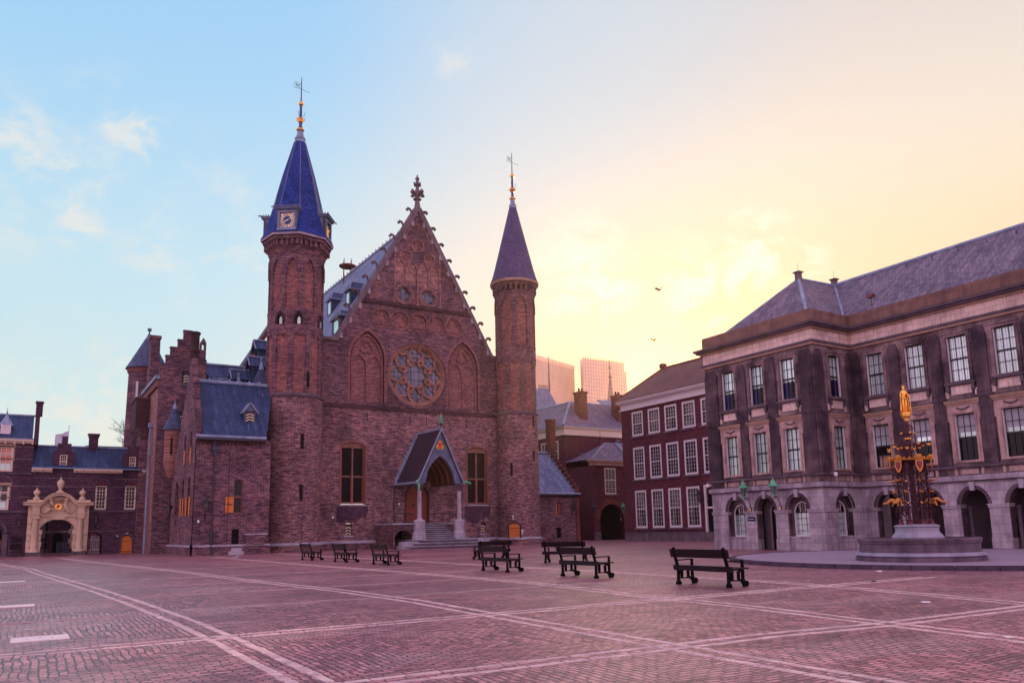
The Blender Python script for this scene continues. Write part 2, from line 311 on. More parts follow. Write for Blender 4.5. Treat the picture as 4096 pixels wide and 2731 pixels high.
def foil(cu, cz, ro, k, n=6, a0=PI/2, dep=.62):            # outline with k lobes inside radius ro
    s = math.sin(PI/k); rl = ro*s/(1+s)*1.12; rc = ro-rl; out = []
    half = PI/2+PI/k*.72
    for j in range(k):
        a = a0+2*PI*j/k; cx, cz2 = cu+rc*math.cos(a), cz+rc*math.sin(a)
        for i in range(n+1):
            t = a-half*.86+2*half*.86*i/n; out.append((cx+rl*math.cos(t), cz2+rl*math.sin(t)))
    return out
SPLIT = {'recess_panel','impost','archivolt','keystone','kneeler','plinth','landing_wall','quoin','wall_anchor','bracket','coping','column_base','blind_tracery','hood_mould','window_reveal','roof_hook','steps','landing','relief_panel','pier','gargoyle','soffit','cornice','casement','arcade_door','inner_pier','base_stone','ridge_block','vault_rib','railing','cage_column','iron_leaf','gilded_ball','base','voussoir','slit_window','wall','mark','stone_band','lead_mark','fan_bar','branch_tip','stone_course','mast','low_wall','plaque','pilaster','kerb_block','panel_band','garland','shutter_hinge','supporter_relief','string_course','lower_wall','gutter','apron','groove','shutter_edge','arch_reveal','damp_stain','riser_shade'}
class MB:
    def __init__(s): s.v = []; s.f = []
    def add(s, vs, fs):
        b = len(s.v); s.v += [tuple(p) for p in vs]; s.f += [tuple(b+i for i in f) for f in fs]; return s
    def box(s, x0, x1, y0, y1, z0, z1):
        vs = [(x,y,z) for z in (z0,z1) for y in (y0,y1) for x in (x0,x1)]
        return s.add(vs, [(0,2,3,1),(4,5,7,6),(0,1,5,4),(2,6,7,3),(0,4,6,2),(1,3,7,5)])
    def tb(s, T, u0, u1, d0, d1, z0, z1):
        vs = [T(u,d,z) for z in (z0,z1) for d in (d0,d1) for u in (u0,u1)]
        return s.add(vs, [(0,2,3,1),(4,5,7,6),(0,1,5,4),(2,6,7,3),(0,4,6,2),(1,3,7,5)])
    def plate(s, T, outer, holes, d0, d1, back=False, rim=True):   # a wall with openings, front at d1, reveals to d0
        loops = [outer]+list(holes); pts = [p for l in loops for p in l]
        tri = tessellate_polygon([[Vector((p[0], p[1], 0)) for p in l] for l in loops])
        s.add([T(p[0], d1, p[1]) for p in pts], tri)
        if back: s.add([T(p[0], d0, p[1]) for p in pts], tri)
        for i, l in enumerate(loops):
            if i == 0 and not rim: continue
            n = len(l); s.add([T(p[0], d, p[1]) for d in (d0, d1) for p in l], [(k, (k+1) % n, n+(k+1) % n, n+k) for k in range(n)])
        return s
    def solid(s, T, poly, d0, d1): return s.plate(T, poly, [], d0, d1, back=True)
    def ring(s, T, outer, w, d0, d1): return s.plate(T, outer, [offset(outer, w)], d0, d1)
    def stroke(s, T, pts, w, d0, d1, closed=False):        # a moulding that follows a line
        n = len(pts); L = []; Rr = []
        for i in range(n):
            p = Vector(pts[i]); a = Vector(pts[i-1]) if (i > 0 or closed) else p; b = Vector(pts[(i+1) % n]) if (i < n-1 or closed) else p
            t = (b-a); t = t.normalized() if t.length > 1e-9 else Vector((1,0)); m = Vector((-t.y, t.x))*w/2
            L.append(p+m); Rr.append(p-m)
        vs = []
        for a, b in zip(L, Rr): vs += [T(a.x,d0,a.y), T(a.x,d1,a.y), T(b.x,d1,b.y), T(b.x,d0,b.y)]
        fs = []
        for i in range(n if closed else n-1):
            j = (i+1) % n
            for k in range(4): fs.append((4*i+k, 4*i+(k+1) % 4, 4*j+(k+1) % 4, 4*j+k))
        if not closed: fs += [(0,1,2,3), tuple(4*(n-1)+k for k in (3,2,1,0))]
        return s.add(vs, fs)
    def tube(s, pts, r, n=6, caps=True):
        pts = [Vector(p) for p in pts]; rs = r if isinstance(r, (list, tuple)) else [r]*len(pts); vs = []
        up = Vector((0,0,1))
        for i, p in enumerate(pts):
            t = (pts[min(i+1, len(pts)-1)]-pts[max(i-1, 0)]).normalized()
            a = t.cross(up) if abs(t.z) < .95 else t.cross(Vector((1,0,0))); a.normalize(); b = t.cross(a)
            for k in range(n):
                q = 2*PI*k/n; vs.append(p+(a*math.cos(q)+b*math.sin(q))*rs[i])
        fs = [(i*n+k, i*n+(k+1) % n, (i+1)*n+(k+1) % n, (i+1)*n+k) for i in range(len(pts)-1) for k in range(n)]
        if caps: fs += [tuple(range(n-1, -1, -1)), tuple((len(pts)-1)*n+k for k in range(n))]
        return s.add(vs, fs)
    def lathe(s, cx, cy, prof, n=32, a0=0., z0=0.):
        vs = [(cx+r*math.sin(a0+2*PI*k/n), cy-r*math.cos(a0+2*PI*k/n), z0+z) for r, z in prof for k in range(n)]
        m = len(prof); fs = [(i*n+k, i*n+(k+1) % n, (i+1)*n+(k+1) % n, (i+1)*n+k) for i in range(m-1) for k in range(n)]
        if prof[0][0] > 1e-4: fs.append(tuple(range(n-1, -1, -1)))
        if prof[-1][0] > 1e-4: fs.append(tuple((m-1)*n+k for k in range(n)))
        return s.add(vs, fs)
    def quad(s, *p): return s.add(p, [tuple(range(len(p)))])
    def slab(s, pts, t):                                   # a sheet of thickness t under the polygon pts
        P = [Vector(p) for p in pts]; nrm = (P[1]-P[0]).cross(P[2]-P[0]).normalized()
        if nrm.z < 0: nrm = -nrm
        n = len(P); vs = P+[p-nrm*t for p in P]
        return s.add(vs, [tuple(range(n)), tuple(range(2*n-1, n-1, -1))]+[(k, (k+1) % n, n+(k+1) % n, n+k) for k in range(n)])
    def arcade(s, T, bays, z0, zlow, ztop, dep, a0=-PI, a1=PI, n=240):
        # a curved skin from ztop down to z0, or down to the curve zlow(t) inside a bay (centre, half width)
        pts = set(a0+(a1-a0)*i/n for i in range(n+1))
        for c, h in bays: pts.update((c-h, c-h+1e-4, c+h-1e-4, c+h))
        A = sorted(p for p in pts if a0-1e-9 <= p <= a1+1e-9); lo = []
        for a in A:
            z = z0
            for c, h in bays:
                if abs(a-c) < h-5e-5: z = zlow((a-c)/h)
            lo.append(z)
        vs = []; fs = []
        for a, z in zip(A, lo): vs += [T(a, 0, z), T(a, 0, ztop), T(a, -dep, z)]
        for i in range(len(A)-1):
            b, c = 3*i, 3*i+3; fs += [(b, c, c+1, b+1), (b, b+2, c+2, c)]
        return s.add(vs, fs)
    def clusters(s):                                       # the separate pieces of the mesh (touching pieces count as one)
        par = list(range(len(s.v)))
        def find(i):
            while par[i] != i: par[i] = par[par[i]]; i = par[i]
            return i
        for f in s.f:
            a = find(f[0])
            for i in f[1:]: par[find(i)] = a
        comp = {}
        for i in range(len(s.v)): comp.setdefault(find(i), []).append(i)
        L = []
        for ids in comp.values():
            lo = [min(s.v[i][k] for i in ids)-.012 for k in range(3)]; hi = [max(s.v[i][k] for i in ids)+.012 for k in range(3)]; L.append([lo, hi, ids])
        done = False
        while not done:
            done = True; i = 0
            while i < len(L):
                j = i+1
                while j < len(L):
                    if all(L[i][0][k] <= L[j][1][k] and L[j][0][k] <= L[i][1][k] for k in range(3)):
                        L[i] = [[min(L[i][0][k], L[j][0][k]) for k in range(3)], [max(L[i][1][k], L[j][1][k]) for k in range(3)], L[i][2]+L[j][2]]; L.pop(j); done = False
                    else: j += 1
                i += 1
        out = []
        for lo, hi, ids in L:
            mp = {v: n for n, v in enumerate(ids)}; m = MB(); m.v = [s.v[i] for i in ids]; m.f = [tuple(mp[i] for i in f) for f in s.f if f[0] in mp]; out.append(m)
        return out
    def build(s, name, mat, parent=None, smooth=False, label=None, kind=None, one=False):
        if name in SPLIT and not one:
            cl = s.clusters()
            if len(cl) > 1:
                for m in cl: o = m.build(name, mat, parent, smooth, label, kind, True)
                return o
        me = bpy.data.meshes.new(name); o = bpy.data.objects.new(name, me); C.objects.link(o)
        org = Vector((0,0,0))
        if parent is not None:
            org = ORG.get(parent.name, org); o.parent = parent
        ORG[o.name] = org
        bm = bmesh.new(); vs = [bm.verts.new(Vector(p)-org) for p in s.v]
        for f in s.f:
            ff = []
            for i in f:
                if i not in ff: ff.append(i)
            if len(ff) < 3: continue
            try: bm.faces.new([vs[i] for i in ff])
            except ValueError: pass
        bmesh.ops.remove_doubles(bm, verts=bm.verts, dist=1e-5)
        bmesh.ops.recalc_face_normals(bm, faces=bm.faces)
        if smooth:
            for f in bm.faces: f.smooth = True
            for e in bm.edges:
                if len(e.link_faces) == 2 and e.calc_face_angle(0) > R(38): e.smooth = False
        bm.to_mesh(me); bm.free(); me.materials.append(M[mat])
        if label: o['label'] = label
        if kind: o['kind'] = kind
        return o
def thing(name, label, cat, loc=(0,0,0), group=None, rz=0.):
    o = bpy.data.objects.new(name, None); C.objects.link(o); o.empty_display_size = .2
    o.location = loc; o.rotation_euler = (0,0,rz); ORG[o.name] = Vector(loc) if not rz else Vector((0,0,0))
    o['label'] = label; o['category'] = cat
    if group: o['group'] = group
    return o
def tag(o, label, cat, group=None):
    o['label'] = label; o['category'] = cat
    if group: o['group'] = group
    return o
def copy_tree(o, parent=None):
    c = o.copy(); C.objects.link(c)
    if parent is not None: c.parent = parent
    for ch in [x for x in bpy.data.objects if x.parent == o]: copy_tree(ch, c)
    return c
def glazing(parent, T, poly, d, cols, rows, bar, fw, mat_f, mat_g, name='window', sill=None, rail=None, gmat2=None, zsplit=None):
    """window: frame and bars (one mesh) > pane, sill"""
    u0 = min(p[0] for p in poly); u1 = max(p[0] for p in poly); z0 = min(p[1] for p in poly); z1 = max(p[1] for p in poly)
    mb = MB(); mb.ring(T, poly, fw, d, d+.06)
    iu0, iu1, iz0, iz1 = u0+fw, u1-fw, z0+fw, z1-fw
    for i in range(1, cols):
        u = iu0+(iu1-iu0)*i/cols; mb.tb(T, u-bar/2, u+bar/2, d+.005, d+.04, iz0, iz1)
    for j in range(1, rows):
        z = iz0+(iz1-iz0)*j/rows; mb.tb(T, iu0, iu1, d+.003, d+.038, z-bar/2, z+bar/2)
    if rail is not None: mb.tb(T, iu0, iu1, d+.002, d+.055, rail-.045, rail+.045)
    o = mb.build(name, mat_f, parent)
    gp = offset(poly, fw*.5)
    MB().plate(T, gp, [], d-.02, d-.01).build('pane', mat_g, o)
    if sill: 
        sm, ex, pr, th = sill; MB().tb(T, u0-ex, u1+ex, d, pr, z0-th, z0-.002).build('sill', sm, o)
    return o

# ================================================================== GROUND
MB().quad((-290,-290,0),(890,-290,0),(890,890,0),(-290,890,0)).build('ground', 'clinker_paving', kind='structure')
def band_rows(path, axis, sep=.17, w=.118, single=False, seed=0):
    rnd = random.Random(seed); mb = MB()
    for side in ((-1, 1) if not single else (0,)):
        for i in range(len(path)-1):
            a, b = Vector(path[i]), Vector(path[i+1]); L = (b-a).length; t = (b-a)/L; m = Vector((-t.y, t.x)); s = 0.
            while s < L:
                l = min(rnd.uniform(.26, .46), L-s)
                if l < .05: break
                c = a+t*(s+l/2)+m*(side*sep+rnd.uniform(-.008,.008)); hl = l/2-.012; hw = w/2*rnd.uniform(.86,1.05); z = .004+rnd.uniform(0,.004)
                q = [c+t*hl*x+m*hw*y for x, y in ((-1,-.82),(-.86,-1),(.86,-1),(1,-.82),(1,.82),(.86,1),(-.86,1),(-1,.82))]
                q = [(p.x+rnd.uniform(-.008,.008), p.y+rnd.uniform(-.008,.008)) for p in q]
                mb.add([(p[0],p[1],z) for p in q]+[(p[0],p[1],-.01) for p in q], [tuple(range(8))]+[(k,(k+1)%8,8+(k+1)%8,8+k) for k in range(8)])
                s += l
    return mb
def interp(tab, y):
    for (y0, x0), (y1, x1) in zip(tab, tab[1:]):
        if y0 <= y <= y1: return x0+(x1-x0)*(y-y0)/(y1-y0)
    return tab[0][1] if y < tab[0][0] else tab[-1][1]
LN = [[(2,2.62),(8,2.6),(12,2.58),(15,2.52),(20,2.28),(25,1.95),(32,1.4),(40,.75),(46,.4),(55,-.8),(74,-3)],
      [(2,6.9),(6,7.0),(12,7.18),(16,7.32),(20,7.15),(28,6.3),(35,5.85),(43,5.0),(58,3.4),(70,2.4)],
      [(2,10.4),(5.5,10.8),(8,11.15),(10,11.45),(14,11.7),(18,12.2),(24,12.2),(40,11.6),(56,11.2)],
      [(2,14.6),(7.5,15.4),(9.6,16.0),(13,16.7),(18,16.95),(30,16.9),(60,16.6)], [(2,-2.0),(12,-2.1),(20,-2.4),(40,-4.),(70,-7)]]
for i, t in enumerate(LN):
    ys = sorted(set([t[0][0]+k*2.0 for k in range(int((t[-1][0]-t[0][0])/2))]+[a for a, b in t]))
    band_rows([(interp(t, y), y) for y in ys], 0, seed=i).build('path_band', 'band_stone', kind='structure')
CR = [(7.72,-.35/10),(12.42,.0),(17.3,.01),(21.7,.01),(26.0,0.),(30.6,0.),(38.4,0),(47,0),(3.3,-.03)]
for i, (y, s) in enumerate(CR):
    x0 = 2.85 if i in (0,2,8) else -3
    x1 = 22.5 if y < 14 else (21.5 if y < 30 else 34)
    xs = [x0+k*2. for k in range(int((x1-x0)/2)+1)]
    band_rows([(x, y+s*(x-3)-(.22 if (i == 0 and x > 9) else 0)) for x in xs], 1, seed=40+i, sep=.15, w=.085 if y > 15 else .12).build('path_band', 'band_stone' if y < 15 else 'band_stone_far', kind='structure')
for y in (16.95, 20.7, 24.25, 28.5, 33, 38.5):
    band_rows([(-6,y),(-2,y),(interp(LN[0], y)-.3, y)], 1, seed=int(y), sep=.09, w=.075).build('path_band', 'band_stone_far', kind='structure')
for x, y, sx, sy, lb in ((-.05,13.82,.76,.62,'nearest pale rectangular slab let into the clinker paving, with faint dark marks'),(-.4,20.92,.74,.6,'second pale rectangular slab in the paving, one panel behind the nearest slab'),(-.6,32.9,.8,.6,'farthest pale rectangular slab in the paving, towards the gate')):
    mb = MB(); mb.box(x, x+sx, y, y+sy, -.01, .012)
    o = mb.build('paving_slab', 'slab_stone'); tag(o, lb, 'paving slab', 'pale slabs let into the paving')
    if y < 15: 
        m2 = MB(); [m2.box(x+a, x+a+.035, y+b, y+b+.05, .0, .0135) for a, b in ((.2,.3),(.36,.32),(.52,.3))]; m2.build('mark', 'grey_stone', o)
mb = MB(); mb.lathe(2.6, 12.36, [(.085,-.01),(.085,.012),(.0,.014)], 20); tag(mb.build('drain_cover', 'white_stone'), 'small round pale drain cover where the paving bands cross', 'drain cover')
# platform round the fountain
FX0, FY0 = 27.2, 16.36
pc = (31.35, 17.6)
mb = MB(); mb.lathe(pc[0], pc[1], [(8.35,0),(8.37,.11),(8.30,.14),(.0,.141)], 96)
o = mb.build('pavement', 'platform_paving', kind='structure')
mb = MB()
for k in range(90):
    a0 = 2*PI*k/90; a1 = 2*PI*(k+.965)/90
    mb.add([(pc[0]+r*math.sin(a), pc[1]-r*math.cos(a), z) for a in (a0, a1) for r in (8.2, 8.45) for z in (-.01, .15)], [(0,1,3,2),(4,6,7,5),(1,5,7,3),(2,3,7,6),(0,4,5,1),(0,2,6,4)])
mb.build('kerb', 'kerb_stone', kind='structure')

# ================================================================== GREAT HALL
HY = 67.0; T = FY(HY); UC = 31.22
hall = thing('great_hall', 'brick medieval hall with steep gable, rose window and slate roof between two round towers', 'building', (31.2, 67, 0))
def gz(z): return (32.75-z)*.5865                            # half width of the gable at height z
# lower wall
lowT = FY(HY-.12)
wins = [(23.62,25.98),(36.4,38.72)]
holes = [seg_arch(a, b, 3.95, 9.18, .42) for a, b in wins]
holes += [rect(24.2,24.78,1.22,2.28), rect(28.25,28.83,1.22,2.28), rect(37.9,38.46,1.18,2.22)]
holes += [pointed(29.85,32.35,2.2,4.6,5.9)]
MB().plate(lowT, rect(20.8,40.6,0,12.6), holes, -.42, 0, rim=False).build('wall', 'hall_brick_low', hall)
mb = MB(); mb.add([T(20.8,.14,12.58),T(40.6,.14,12.58),T(40.6,.2,12.58),T(20.8,.2,12.58),T(20.8,.2,12.66),T(40.6,.2,12.66),T(20.8,-.02,13.0),T(40.6,-.02,13.0)], [(0,1,2,3),(3,2,5,4),(4,5,7,6)])
mb.build('string_course', 'hall_brick_dark', hall)
# middle wall
blind = [(24.44,27.8),(34.5,37.82)]
circs = [27.41,29.34,31.27,33.2,35.12]
RC = (31.15, 16.25)
holes = [pointed(a, b, 13.3, 17.3, 20.0) for a, b in blind]+[circ(*RC, 3.05, 64)]+[circ(x, 21.42, .86, 32) for x in circs]
outer = [(20.8,12.98),(40.6,12.98),(40.6,19.0),(UC+gz(19.05),19.0),(UC+gz(22.75),22.75),(UC-gz(22.75),22.75),(UC-gz(19.05),19.0),(20.8,19.0)]
MB().plate(T, outer, holes, -.34, 0).build('wall', 'hall_brick', hall)
# gable
gcirc = [(29.8,24.1),(32.35,24.12)]
holes = [circ(a, b, .86, 32) for a, b in gcirc]+[circ(29.95,28.0,.5,24), circ(32.5,28.0,.5,24), circ(31.2,29.25,.56,24)]
holes += [pointed(u-.5, u+.5, 25.15, 26.6, 27.45, 6) for u in (29.4,30.6,31.85,33.05)]
outer = [(UC-gz(23.05),23.05),(UC+gz(23.05),23.05),(UC,32.7)]
MB().plate(T, outer, holes, -.2, 0).build('gable', 'hall_brick', hall)
mb = MB(); mb.add([T(UC-gz(22.75)-.1,.0,22.75),T(UC+gz(22.75)+.1,.0,22.75),T(UC+gz(22.75)+.1,.14,22.75),T(UC-gz(22.75)-.1,.14,22.75),T(UC+gz(22.75),.14,22.83),T(UC-gz(22.75),.14,22.83),T(UC+gz(23.05),-.01,23.2),T(UC-gz(23.05),-.01,23.2)], [(0,1,2,3),(3,2,4,5),(5,4,6,7)])
mb.build('string_course', 'hall_brick_dark', hall)
# backing walls behind the blind openings
mb = MB()
for a, b in blind: mb.tb(T, a-.1, b+.1, -.5, -.3, 13.2, 20.2)
for x in circs: mb.tb(T, x-.93, x+.93, -.4, -.16, 20.5, 22.35)
for x, z in ((29.95,28.0),(32.5,28.0),(31.2,29.25)): mb.tb(T, x-.6, x+.6, -.4, -.13, z-.6, z+.6)
mb.build('recess_panel', 'tracery_brick', hall)
mb = MB()
for u in (29.4,30.6,31.85,33.05): mb.tb(T, u-.55, u+.55, -.3, -.1, 25.1, 27.5)
mb.build('recess_panel', 'pale_brick', hall)
# brick mouldings and blind tracery
mb = MB()
for a, b in blind:
    c = (a+b)/2; pc_ = [(b+.12,13.3)]+pt_curve(a-.12, b+.12, 17.3, 20.18, 10)+[(a-.12,13.3)]
    mb.stroke(T, pc_, .26, -.02, .05)
    q = [(b-.2,13.3)]+pt_curve(a+.2, b-.2, 17.3, 19.65, 10)+[(a+.2,13.3)]; mb.stroke(T, q, .13, -.31, -.12)
    mb.tb(T, c-.09, c+.09, -.31, -.12, 13.3, 17.2)
    for s in (-1, 1):
        x0, x1 = (a+.26, c-.05) if s < 0 else (c+.05, b-.26); mb.stroke(T, pt_curve(x0, x1, 16.6, 17.75, 8), .13, -.31, -.13)
    f = foil(c, 18.45, .62, 3, 8, PI/2); mb.stroke(T, f, .12, -.31, -.14, closed=True)
    mb.add([T(a-.05,.02,13.02),T(b+.05,.02,13.02),T(b+.05,-.34,13.42),T(a-.05,-.34,13.42)], [(0,1,2,3)])
for x in circs:
    mb.stroke(T, circ(x, 21.42, .93, 32), .13, -.02, .055, closed=True); f = foil(x, 21.47, .80, 3, 8, PI/2); mb.stroke(T, f, .10, -.17, -.05, closed=True)
mb.build('blind_tracery', 'tracery_brick', hall)
mb = MB()
for x, z in gcirc:
    mb.stroke(T, circ(x, z, .93, 32), .14, -.02, .06, closed=True); mb.stroke(T, circ(x, z, .76, 32), .08, -.1, .02, closed=True)
mb.stroke(T, circ(29.95,28.0,.58,24), .12, -.02, .05, closed=True); mb.stroke(T, circ(32.5,28.0,.58,24), .12, -.02, .05, closed=True); mb.stroke(T, circ(31.2,29.25,.64,24), .12, -.02, .05, closed=True)
for x, z, r in ((29.95,28.0,.46),(32.5,28.0,.46),(31.2,29.25,.52)): mb.stroke(T, foil(x, z, r, 3, 6), .08, -.14, -.03, closed=True)
for u in (29.4,30.6,31.85,33.05): mb.stroke(T, [(u+.55,25.2)]+pt_curve(u-.55, u+.55, 26.6, 27.52, 6)+[(u-.55,25.2)], .10, -.02, .05)
mb.stroke(T, pt_curve(29.95, 32.5, 29.6, 31.45, 10), .12, -.02, .06)
mb.stroke(T, [(33.65,23.1),(33.65,27.4)]+pt_curve(28.78, 33.65, 27.4, 31.0, 10)[1:4], .12, -.02, .06)
mb.stroke(T, [(28.78,23.1),(28.78,27.4)]+pt_curve(28.78, 33.65, 27.4, 31.0, 10)[-2:-5:-1], .12, -.02, .06)
mb.tb(T, 31.12, 31.28, -.02, .08, 23.1, 26.7)
mb.build('blind_tracery', 'pale_brick', hall)
# rose window
mb = MB(); mb.stroke(T, circ(*RC, 3.17, 64), .24, -.02, .07, closed=True); ro = mb.build('rose_window', 'hall_brick', hall)
mb = MB(); mb.stroke(T, circ(*RC, 2.95, 64), .14, -.2, -.03, closed=True); mb.stroke(T, circ(*RC, 2.83, 64), .13, -.34, -.12, closed=True); mb.build('moulding', 'rose_stone', ro)
mb = MB(); mb.stroke(T, circ(*RC, 2.72, 64), .12, -.45, -.24, closed=True)
mb.stroke(T, circ(*RC, 1.24, 40), .10, -.45, -.26, closed=True)
mb.plate(T, circ(*RC, 1.2, 48), [foil(RC[0], RC[1], 1.15, 8, 5)], -.42, -.30)
for k in range(8):
    a = PI/2+k*PI/4; cx, cz = RC[0]+1.98*math.cos(a), RC[1]+1.98*math.sin(a)
    mb.stroke(T, circ(cx, cz, .74, 28), .09, -.45, -.26, closed=True)
    mb.plate(T, circ(cx, cz, .71, 28), [foil(cx, cz, .66, 4, 6, a)], -.42, -.31)
mb.build('tracery', 'rose_stone', ro)
mb = MB(); mb.plate(T, circ(*RC, 2.8, 48), [], -.52, -.5); mb.build('glass', 'pane_stained', ro)
mb = MB()
for q in (-.42,.42): mb.tb(T, RC[0]+q-.02, RC[0]+q+.02, -.49, -.47, RC[1]-1.2, RC[1]+1.2); mb.tb(T, RC[0]-1.2, RC[0]+1.2, -.49, -.47, RC[1]+q-.02, RC[1]+q+.02)
for k in range(8):
    a = PI/2+k*PI/4; cx, cz = RC[0]+1.98*math.cos(a), RC[1]+1.98*math.sin(a); ca, sa = math.cos(a), math.sin(a)
    for q in (-.22,.22):
        mb.stroke(T, [(cx-.6*ca-q*sa, cz-.6*sa+q*ca),(cx+.6*ca-q*sa, cz+.6*sa+q*ca)], .035, -.49, -.47); mb.stroke(T, [(cx+q*ca+.6*sa, cz+q*sa-.6*ca),(cx+q*ca-.6*sa, cz+q*sa+.6*ca)], .035, -.49, -.47)
mb.build('glazing_bar', 'black_iron', ro)
for x, z in gcirc:
    mb = MB(); mb.plate(T, circ(x, z, .8, 32), [foil(x, z, .74, 4, 6, PI/2)], -.18, -.08); ww = mb.build('round_window', 'hall_brick', hall)
    MB().plate(T, circ(x, z, .8, 24), [], -.3, -.28).build('pane', 'pane_stained', ww)
    mb = MB(); [mb.tb(T, x+q-.02, x+q+.02, -.27, -.25, z-.7, z+.7) or mb.tb(T, x-.7, x+.7, -.27, -.25, z+q-.02, z+q+.02) for q in (-.24,.24)]; mb.build('glazing_bar', 'black_iron', ww)
# big lower windows
for a, b in wins:
    mb = MB(); po = seg_arch(a, b, 3.95, 9.18, .42); mb.stroke(lowT, po[1:]+[po[0]], .16, -.02, .05)
    fr = offset(po, .06); mb.ring(lowT, fr, .13, -.34, -.16); wn = mb.build('window', 'red_frame', hall)
    c = (a+b)/2; mb = MB(); mb.tb(lowT, c-.06, c+.06, -.34, -.14, 3.98, 9.1); mb.tb(lowT, a+.08, b-.08, -.34, -.17, 6.39, 6.49); mb.plate(lowT, seg_arch(a+.08, b-.08, 9.0, 9.2, .34), [], -.3, -.15, back=True); mb.build('mullion', 'rose_stone', wn)
    mb = MB(); mb.plate(lowT, offset(po, .1), [], -.36, -.33); mb.build('pane', 'pane_leaded', wn)
    mb = MB(); rnd = random.Random(int(a)); mb.solid(lowT, [(a-.25,3.78),(a-.3,3.3)]+[(a-.3+.3*k, 3.0-rnd.uniform(0,.7)-(.3 if 2 < k < 8 else 0)) for k in range(10)]+[(b+.3,3.3),(b+.25,3.78)], .001, .006); mb.build('damp_stain', 'purple_brick', hall)
    mb = MB(); mb.tb(lowT, a-.06, b+.06, -.3, .08, 3.80, 3.945); mb.build('sill', 'grey_stone', wn)
    mb = MB(); 
    for x0, x1 in ((a+.2, c-.1), (c+.1, b-.2)):
        mb.stroke(lowT, rect(x0, x1, 4.05, 6.34), .06, -.33, -.24, closed=True)
    mb.build('casement', 'red_wood', wn)
def shutter(parent, T, u0, u1, z0, z1, d, n=4):
    mb = MB(); mb.tb(T, u0, u1, d-.03, d, z0, z1); o = mb.build('shutter', 'shutter_black', parent)
    mb = MB(); c = (u0+u1)/2; hw = (u1-u0)/2; st = (z1-z0)/n
    for k in range(n):
        z = z0+st*(k+.15)
        for s in (-1, 1):
            xs = (c+s*.02, c+s*hw*.95); zz = (z+st*.55, z)
            if zz[0]+st*.38 > z1: continue
            mb.quad(T(xs[0], d+.005, zz[0]), T(xs[1], d+.005, zz[1]), T(xs[1], d+.005, zz[1]+st*.38), T(xs[0], d+.005, zz[0]+st*.38))
    mb.build('chevron', 'shutter_cream', o); return o
for a, b, z0, z1 in ((24.2,24.78,1.22,2.28),(28.25,28.83,1.22,2.28),(37.9,38.46,1.18,2.22)):
    shutter(hall, lowT, a+.03, b-.03, z0+.02, z1-.04, -.12); MB().tb(lowT, a-.12, b+.12, -.1, .06, z0-.14, z0-.01).build('sill', 'grey_stone', hall)
mb = MB()
for u, z0, z1 in ((26.1,11.55,12.3),(30.4,11.5,12.3),(32.06,11.5,12.3),(36.43,11.5,12.3)): mb.tb(lowT, u-.03, u+.03, .005, .06, z0, z1); mb.tb(lowT, u-.06, u+.06, .005, .07, z0-.05, z0+.04)
mb.build('wall_anchor', 'black_iron', hall)
# plinth
mb = MB(); mb.tb(lowT, 20.8, 27.0, -.1, .2, 0, .52); mb.tb(lowT, 35.0, 40.6, -.1, .2, 0, .52); mb.build('plinth', 'hall_brick', hall)
mb = MB()
for a, b in ((20.8,27.0),(35.0,40.6)):
    u = a
    while u < b-.1:
        l = min(random.uniform(.9,1.5), b-u); mb.add([lowT(u+.01,.0,.52),lowT(u+l-.01,.0,.52),lowT(u+l-.01,.28,.52),lowT(u+.01,.28,.52),lowT(u+.01,.28,.62),lowT(u+l-.01,.28,.62),lowT(u+.01,.0,.76),lowT(u+l-.01,.0,.76)], [(0,1,2,3),(3,2,5,4),(4,5,7,6),(0,3,4,6),(1,2,5,7)]); u += l
mb.build('plinth_cap', 'grey_stone', hall)
# coping with kneelers, crockets and finial
mb = MB(); sl_ = (32.75-19.0)/gz(19.0)
for s in (-1, 1):
    f = lambda z: UC+s*gz(z)
    pts = [(f(18.85)-s*.12,18.85),(f(18.85)+s*.28,18.85),(f(32.75)+s*.30,33.2),(f(32.75),33.2),(f(32.45),32.3)]
    if s < 0: pts = pts[::-1]
    mb.solid(T, pts, -.62, .16)
    mb.solid(T, [(f(19.0)-s*.1,18.72),(f(19.0)+s*1.5,18.72),(f(19.0)+s*1.5,18.98),(f(19.0)-s*.1,18.98)], -.62, .2)
mb.build('coping', 'coping_stone', hall)
mb = MB()
for i in range(9):
    z = 19.3+i*1.52
    for s in (-1, 1):
        u = UC+s*(gz(z)+.02); mb.solid(T, [(u,z-.30),(u-s*.32,z-.30),(u-s*.32,z+.1),(u-s*.15,z+.30)], .16, .19)
mb.build('kneeler', 'kneeler_stone', hall)
for i in range(9):
    z = 20.35+i*1.52
    for s in (-1, 1):
        u = UC+s*(gz(z)+.22); mb = MB()
        pth = [T(u,-.2,z-.45), T(u+s*.16,-.2,z-.1), T(u+s*.26,-.2,z+.25), T(u+s*.40,-.2,z+.48), T(u+s*.62,-.2,z+.50), T(u+s*.74,-.2,z+.36), T(u+s*.70,-.2,z+.22)]
        mb.tube(pth, [.17,.13,.10,.12,.15,.15,.07], 7); mb.tube([T(u+s*.52,-.42,z+.42),T(u+s*.6,-.2,z+.46),T(u+s*.52,.02,z+.42)], [.07,.13,.07], 6)
        mb.build('crocket', 'coping_stone', hall, smooth=True)
fx, fy = UC+.05, HY+.2
mb = MB(); mb.lathe(fx, fy, [(.40,32.7),(.33,33.2),(.20,34.05),(.42,34.1),(.42,34.2),(.2,34.28),(.2,34.35),(.3,34.7),(.30,34.95),(.17,35.25),(.17,35.6),(.34,35.66),(.34,35.78),(.16,35.86),(.15,36.2),(.22,36.26),(.2,36.42),(.08,36.55),(.05,36.75),(0,36.8)], 8, PI/8)
